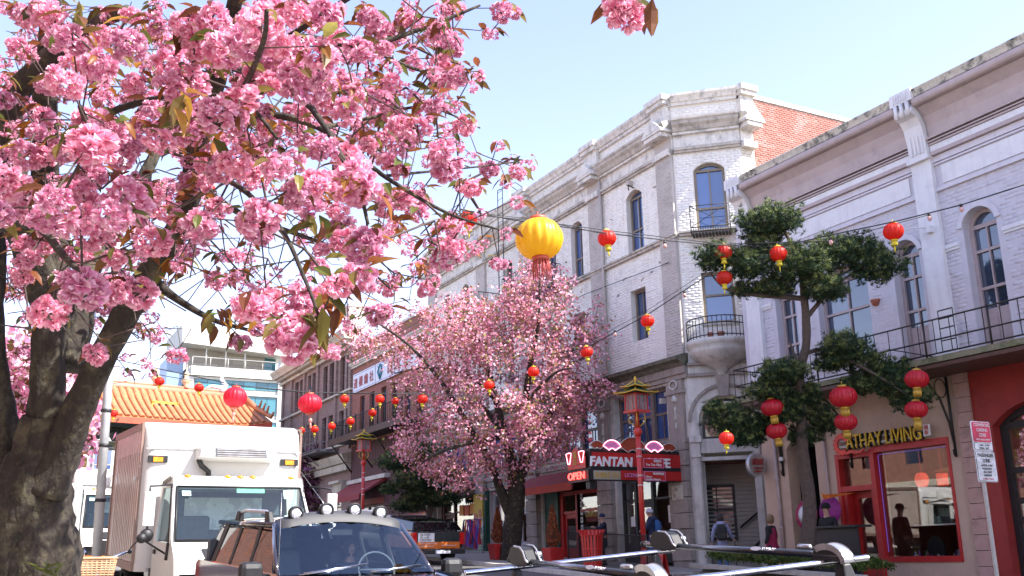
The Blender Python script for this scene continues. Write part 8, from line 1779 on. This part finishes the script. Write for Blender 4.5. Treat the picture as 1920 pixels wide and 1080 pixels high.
p = at(1545, 927, X=17.6); mb = MB(); mb.add([p, p+Vector((0,-.95,-.02)), p+Vector((.02,-.1,-.10)), p+Vector((.03,.05,-.12)), p+Vector((0,.1,.06))], [(0,1,2,3,4)]); mb.obj('orange_pennant', mat('orange_cloth', (.85,.22,.02), amt=.2, trans=.3), None, label='orange triangular pennant above the magenta parasol', category='pennant')
SB = thing('sandwich_board', 'small red sandwich board on the pavement by the red lamp post', 'sandwich board', (15.3, 20.9, sw(21)))
for s_ in (-1, 1): mb = MB(); mb.hexa([(-.03+s_*.12,-.25,0),(.0+s_*.12,-.25,0),(.0+s_*.12,.25,0),(-.03+s_*.12,.25,0)], [(-.015+s_*.01,-.22,.62),(.005+s_*.01,-.22,.62),(.005+s_*.01,.22,.62),(-.015+s_*.01,.22,.62)]); mb.obj('board', m_redp, SB, local=True)
text('lettering', 'PLEASE', .1, (15.3-.10, 20.9, sw(21)+.40), (0,-1,0), (0,0,1), m_black, SB, width=.34)
# clothes rail in front of the gift shop
CR = thing('clothes_rail', 'metal clothes rail hung with bright red, blue and purple scarves', 'clothes rail', (16.8, 34.4, sw(34)))
mb = MB()
for yy in (33.7, 35.3): mb.tube([(16.8,yy,sw(yy)),(16.8,yy,3.05)], .02, 6)
mb.tube([(16.8,33.7,3.05),(16.8,35.3,3.05)], .02, 6); mb.obj('frame', m_alu, CR)
for k, c in enumerate([(.55,.03,.03),(.10,.10,.50),(.30,.05,.30),(.60,.05,.12),(.05,.05,.30),(.45,.02,.05),(.14,.12,.55),(.35,.04,.35),(.6,.1,.05),(.03,.03,.1)]):
    yy = 33.8+k*.15; mb = MB(); L_ = random.uniform(.9, 1.15); mb.loft([[(16.8-.1-.04*math.sin(j), yy-.06+.02*j, 3.02-L_*j/6) if False else (16.72+.03*math.sin(j*1.3+k), yy-.07-.01*j, 3.03-L_*j/6) for j in range(7)], [(16.76+.03*math.cos(j*1.1+k), yy, 3.03-L_*j/6) for j in range(7)], [(16.72+.03*math.sin(j+k), yy+.07+.01*j, 3.03-L_*j/6) for j in range(7)]], close=False, cap=False)
    mb.obj('scarf', mat('scarf_%d' % k, c, tuple(q*.6 for q in c), 5, .6, .7), None, label=['scarlet','royal blue','plum','crimson','navy','deep red','violet blue','purple','orange red','black blue'][k]+' scarf hanging on the clothes rail', category='scarf', group='scarves on the clothes rail')
# tables of goods before the gift shop
for k in range(3):
    y0 = 37.2+k*1.2; T = thing('goods_table', ['goods table nearest the clothes rail','goods table in the middle of the gift shop front','goods table farthest along the gift shop front'][k], 'display table', (17.2, y0, sw(y0)), 0, 'display tables outside the gift shop')
    mb = MB(); mb.box(-.3,.3,-.5,.5,.68,.73); mb.obj('table_top', m_brown, T, local=True)
    for a, b in ((-.27,-.46),(.27,-.46),(-.27,.46),(.27,.46)): mb = MB(); mb.box(a-.02,a+.02,b-.02,b+.02,0,.68); mb.obj('leg', m_brown, T, local=True)
    for j in range(5): mb = MB(); mb.lathe([(.001,0),(.07,.0),(.09,.12),(.05,.22),(.001,.26)], 8, (17.1, y0-.4+j*.2, sw(y0)+.73)); mb.obj('ornament', MATS['ware_%d' % ((j+k) % 8)], None, label=['ornament on the goods table nearest the clothes rail','ornament on the middle goods table','ornament on the farthest goods table'][k]+', '+['first','second','third','fourth','fifth'][j]+' from the near end', category='ornament', group='ornaments outside the gift shop')
# bicycle with wicker basket, boxes on the left pavement
m_wick = mat('wicker', (.52,.34,.20), (.38,.23,.12), 30, .6, .7)
BK = thing('bicycle', 'blue bicycle with wicker front basket and round mirror parked by the truck', 'bicycle', (1.2, 11.0, gz(11)+.13), rad(-8))
mb = MB(); tf = lambda *p: [Vector(q) for q in p]
mb.tube([(0,-.35,.62),(0,.25,.85)], .018, 8); mb.tube([(0,-.38,.55),(0,.15,.28)], .02, 8); mb.tube([(0,.15,.28),(0,.3,.95)], .016, 8); mb.tube([(0,.15,.28),(0,.62,.33)], .012, 6); mb.tube([(0,.25,.85),(0,.62,.33)], .012, 6); mb.tube([(0,-.35,.95),(0,-.37,.62),(0,-.42,.5),(0,-.5,.33)], .018, 8); mb.obj('frame', mat('blue_enamel', (.02,.06,.35), amt=.2, rough=.25), BK, local=True)
for yy, nm in ((-.5,'wheel'), (.62,'wheel')):
    mb = MB(); mb.tube([(0,yy+.32*math.cos(t),.33+.32*math.sin(t)) for t in np.linspace(0,6.2832,33)], .018, 6, cap=False); wo_ = mb.obj(nm, m_rub, BK, local=True)
    mb = MB(); mb.tube([(0,yy+.295*math.cos(t),.33+.295*math.sin(t)) for t in np.linspace(0,6.2832,33)], .008, 5, cap=False)
    for k in range(18): a = k*math.pi/9; mb.tube([(0,yy,.33),(0,yy+.295*math.cos(a),.33+.295*math.sin(a))], .0018, 3, cap=False)
    mb.obj('rim', m_chrome, wo_, local=True)
mb = MB(); mb.tube([(-.30,-.12,1.10),(-.24,-.26,1.08),(-.1,-.34,1.02),(0,-.35,1.0),(.1,-.34,1.02),(.24,-.26,1.08),(.30,-.12,1.10)], .012, 8); hb = mb.obj('handlebar', m_chrome, BK, local=True)
mb = MB(); mb.tube([(-.31,-.08,1.10),(-.30,-.2,1.09)], .018, 8); mb.tube([(.31,-.08,1.10),(.30,-.2,1.09)], .018, 8); mb.obj('grip', m_plas, hb, local=True)
mb = MB(); mb.tube([(.28,-.2,1.09),(.32,-.25,1.15),(.36,-.26,1.19)], .007, 5); mb.lathe([(.001,.02),(.045,.012),(.05,-.01)], 14, (.40,-.27,1.22), M=Matrix.Rotation(math.pi/2, 4, 'X')); mb.obj('mirror', m_plas, hb, local=True)
mb = MB(); mb.lathe([(.001,.02),(.04,.01),(.001,-.03)], 12, (-.12,-.42,1.08), M=Matrix.Rotation(math.pi/2, 4, 'X')); mb.obj('bell', m_chrome, hb, local=True)
mb = MB(); mb.loft([[(-.13,.22,.98),(.13,.22,.98),(.04,.52,.98)],[(-.11,.22,1.03),(.11,.22,1.03),(.03,.5,1.02)]]); mb.obj('saddle', m_plas, BK, local=True, bevel=.02)
bk = MB()
for k in range(34):
    a = k/34*2*math.pi; ex = lambda r: (r*.19*max(-1,min(1,1.25*math.cos(a))), -.56+r*.13*max(-1,min(1,1.25*math.sin(a))))
    p0_, p1_ = ex(.82), ex(1.0); bk.tube([(p0_[0],p0_[1],.80),(p1_[0],p1_[1],1.03)], .0055, 4)
for j in range(12):
    s_ = .82+.18*j/11; bk.tube([(s_*.19*max(-1,min(1,1.25*math.cos(a)))*(1.015 if i % 2 == j % 2 else .985), -.56+s_*.13*max(-1,min(1,1.25*math.sin(a))), .80+.235*j/11) for i, a in enumerate(np.linspace(0, 6.2832, 35))], .007 if j < 11 else .014, 4, cap=False)
bk.box(-.14, .14, -.66, -.46, .79, .80); bk.obj('basket', m_wick, BK, local=True)
for k, (x0, y0, w, h_, zz, lb) in enumerate([(.86,12.3,.34,.42,1.35,'upright cardboard carton behind the cherry trunk, upper left one'),(1.05,12.2,.3,.36,1.1,'cardboard carton leaning lower right behind the cherry trunk'),(.9,12.2,.5,.42,.75,'large cardboard carton at the bottom of the stack behind the cherry trunk')]):
    mb = MB(); mb.box(-w/2,w/2,-.15,.15,0,h_); T = thing('cardboard_box', lb, 'cardboard box', (x0,y0,zz), rad(8*k-6), 'cardboard cartons by the cherry trunk'); mb.obj('carton', mat('cardboard', (.48,.31,.17), (.42,.27,.15), 3, .4, .8), T, local=True); mb = MB(); mb.box(-.025,.025,-.154,.154,h_-.1,h_+.003); mb.obj('tape', mat('tape', (.55,.45,.3), amt=0), T, local=True)
# security camera on the salmon wall, wall lamp
T = thing('security_camera', 'small white dome security camera on the salmon wall', 'security camera', F1.p(19.3,.1,3.85)); mb = MB(); mb.lathe([(.03,.12),(.06,.08),(.06,.02),(.001,.02)], 12); mb.obj('housing', m_whitep, T, local=True); mb = MB(); mb.lathe([(.05,.02),(.04,-.03),(.001,-.05)], 12); mb.obj('dome', m_tint, T, local=True)
G.rotation_euler.z += rad(14)
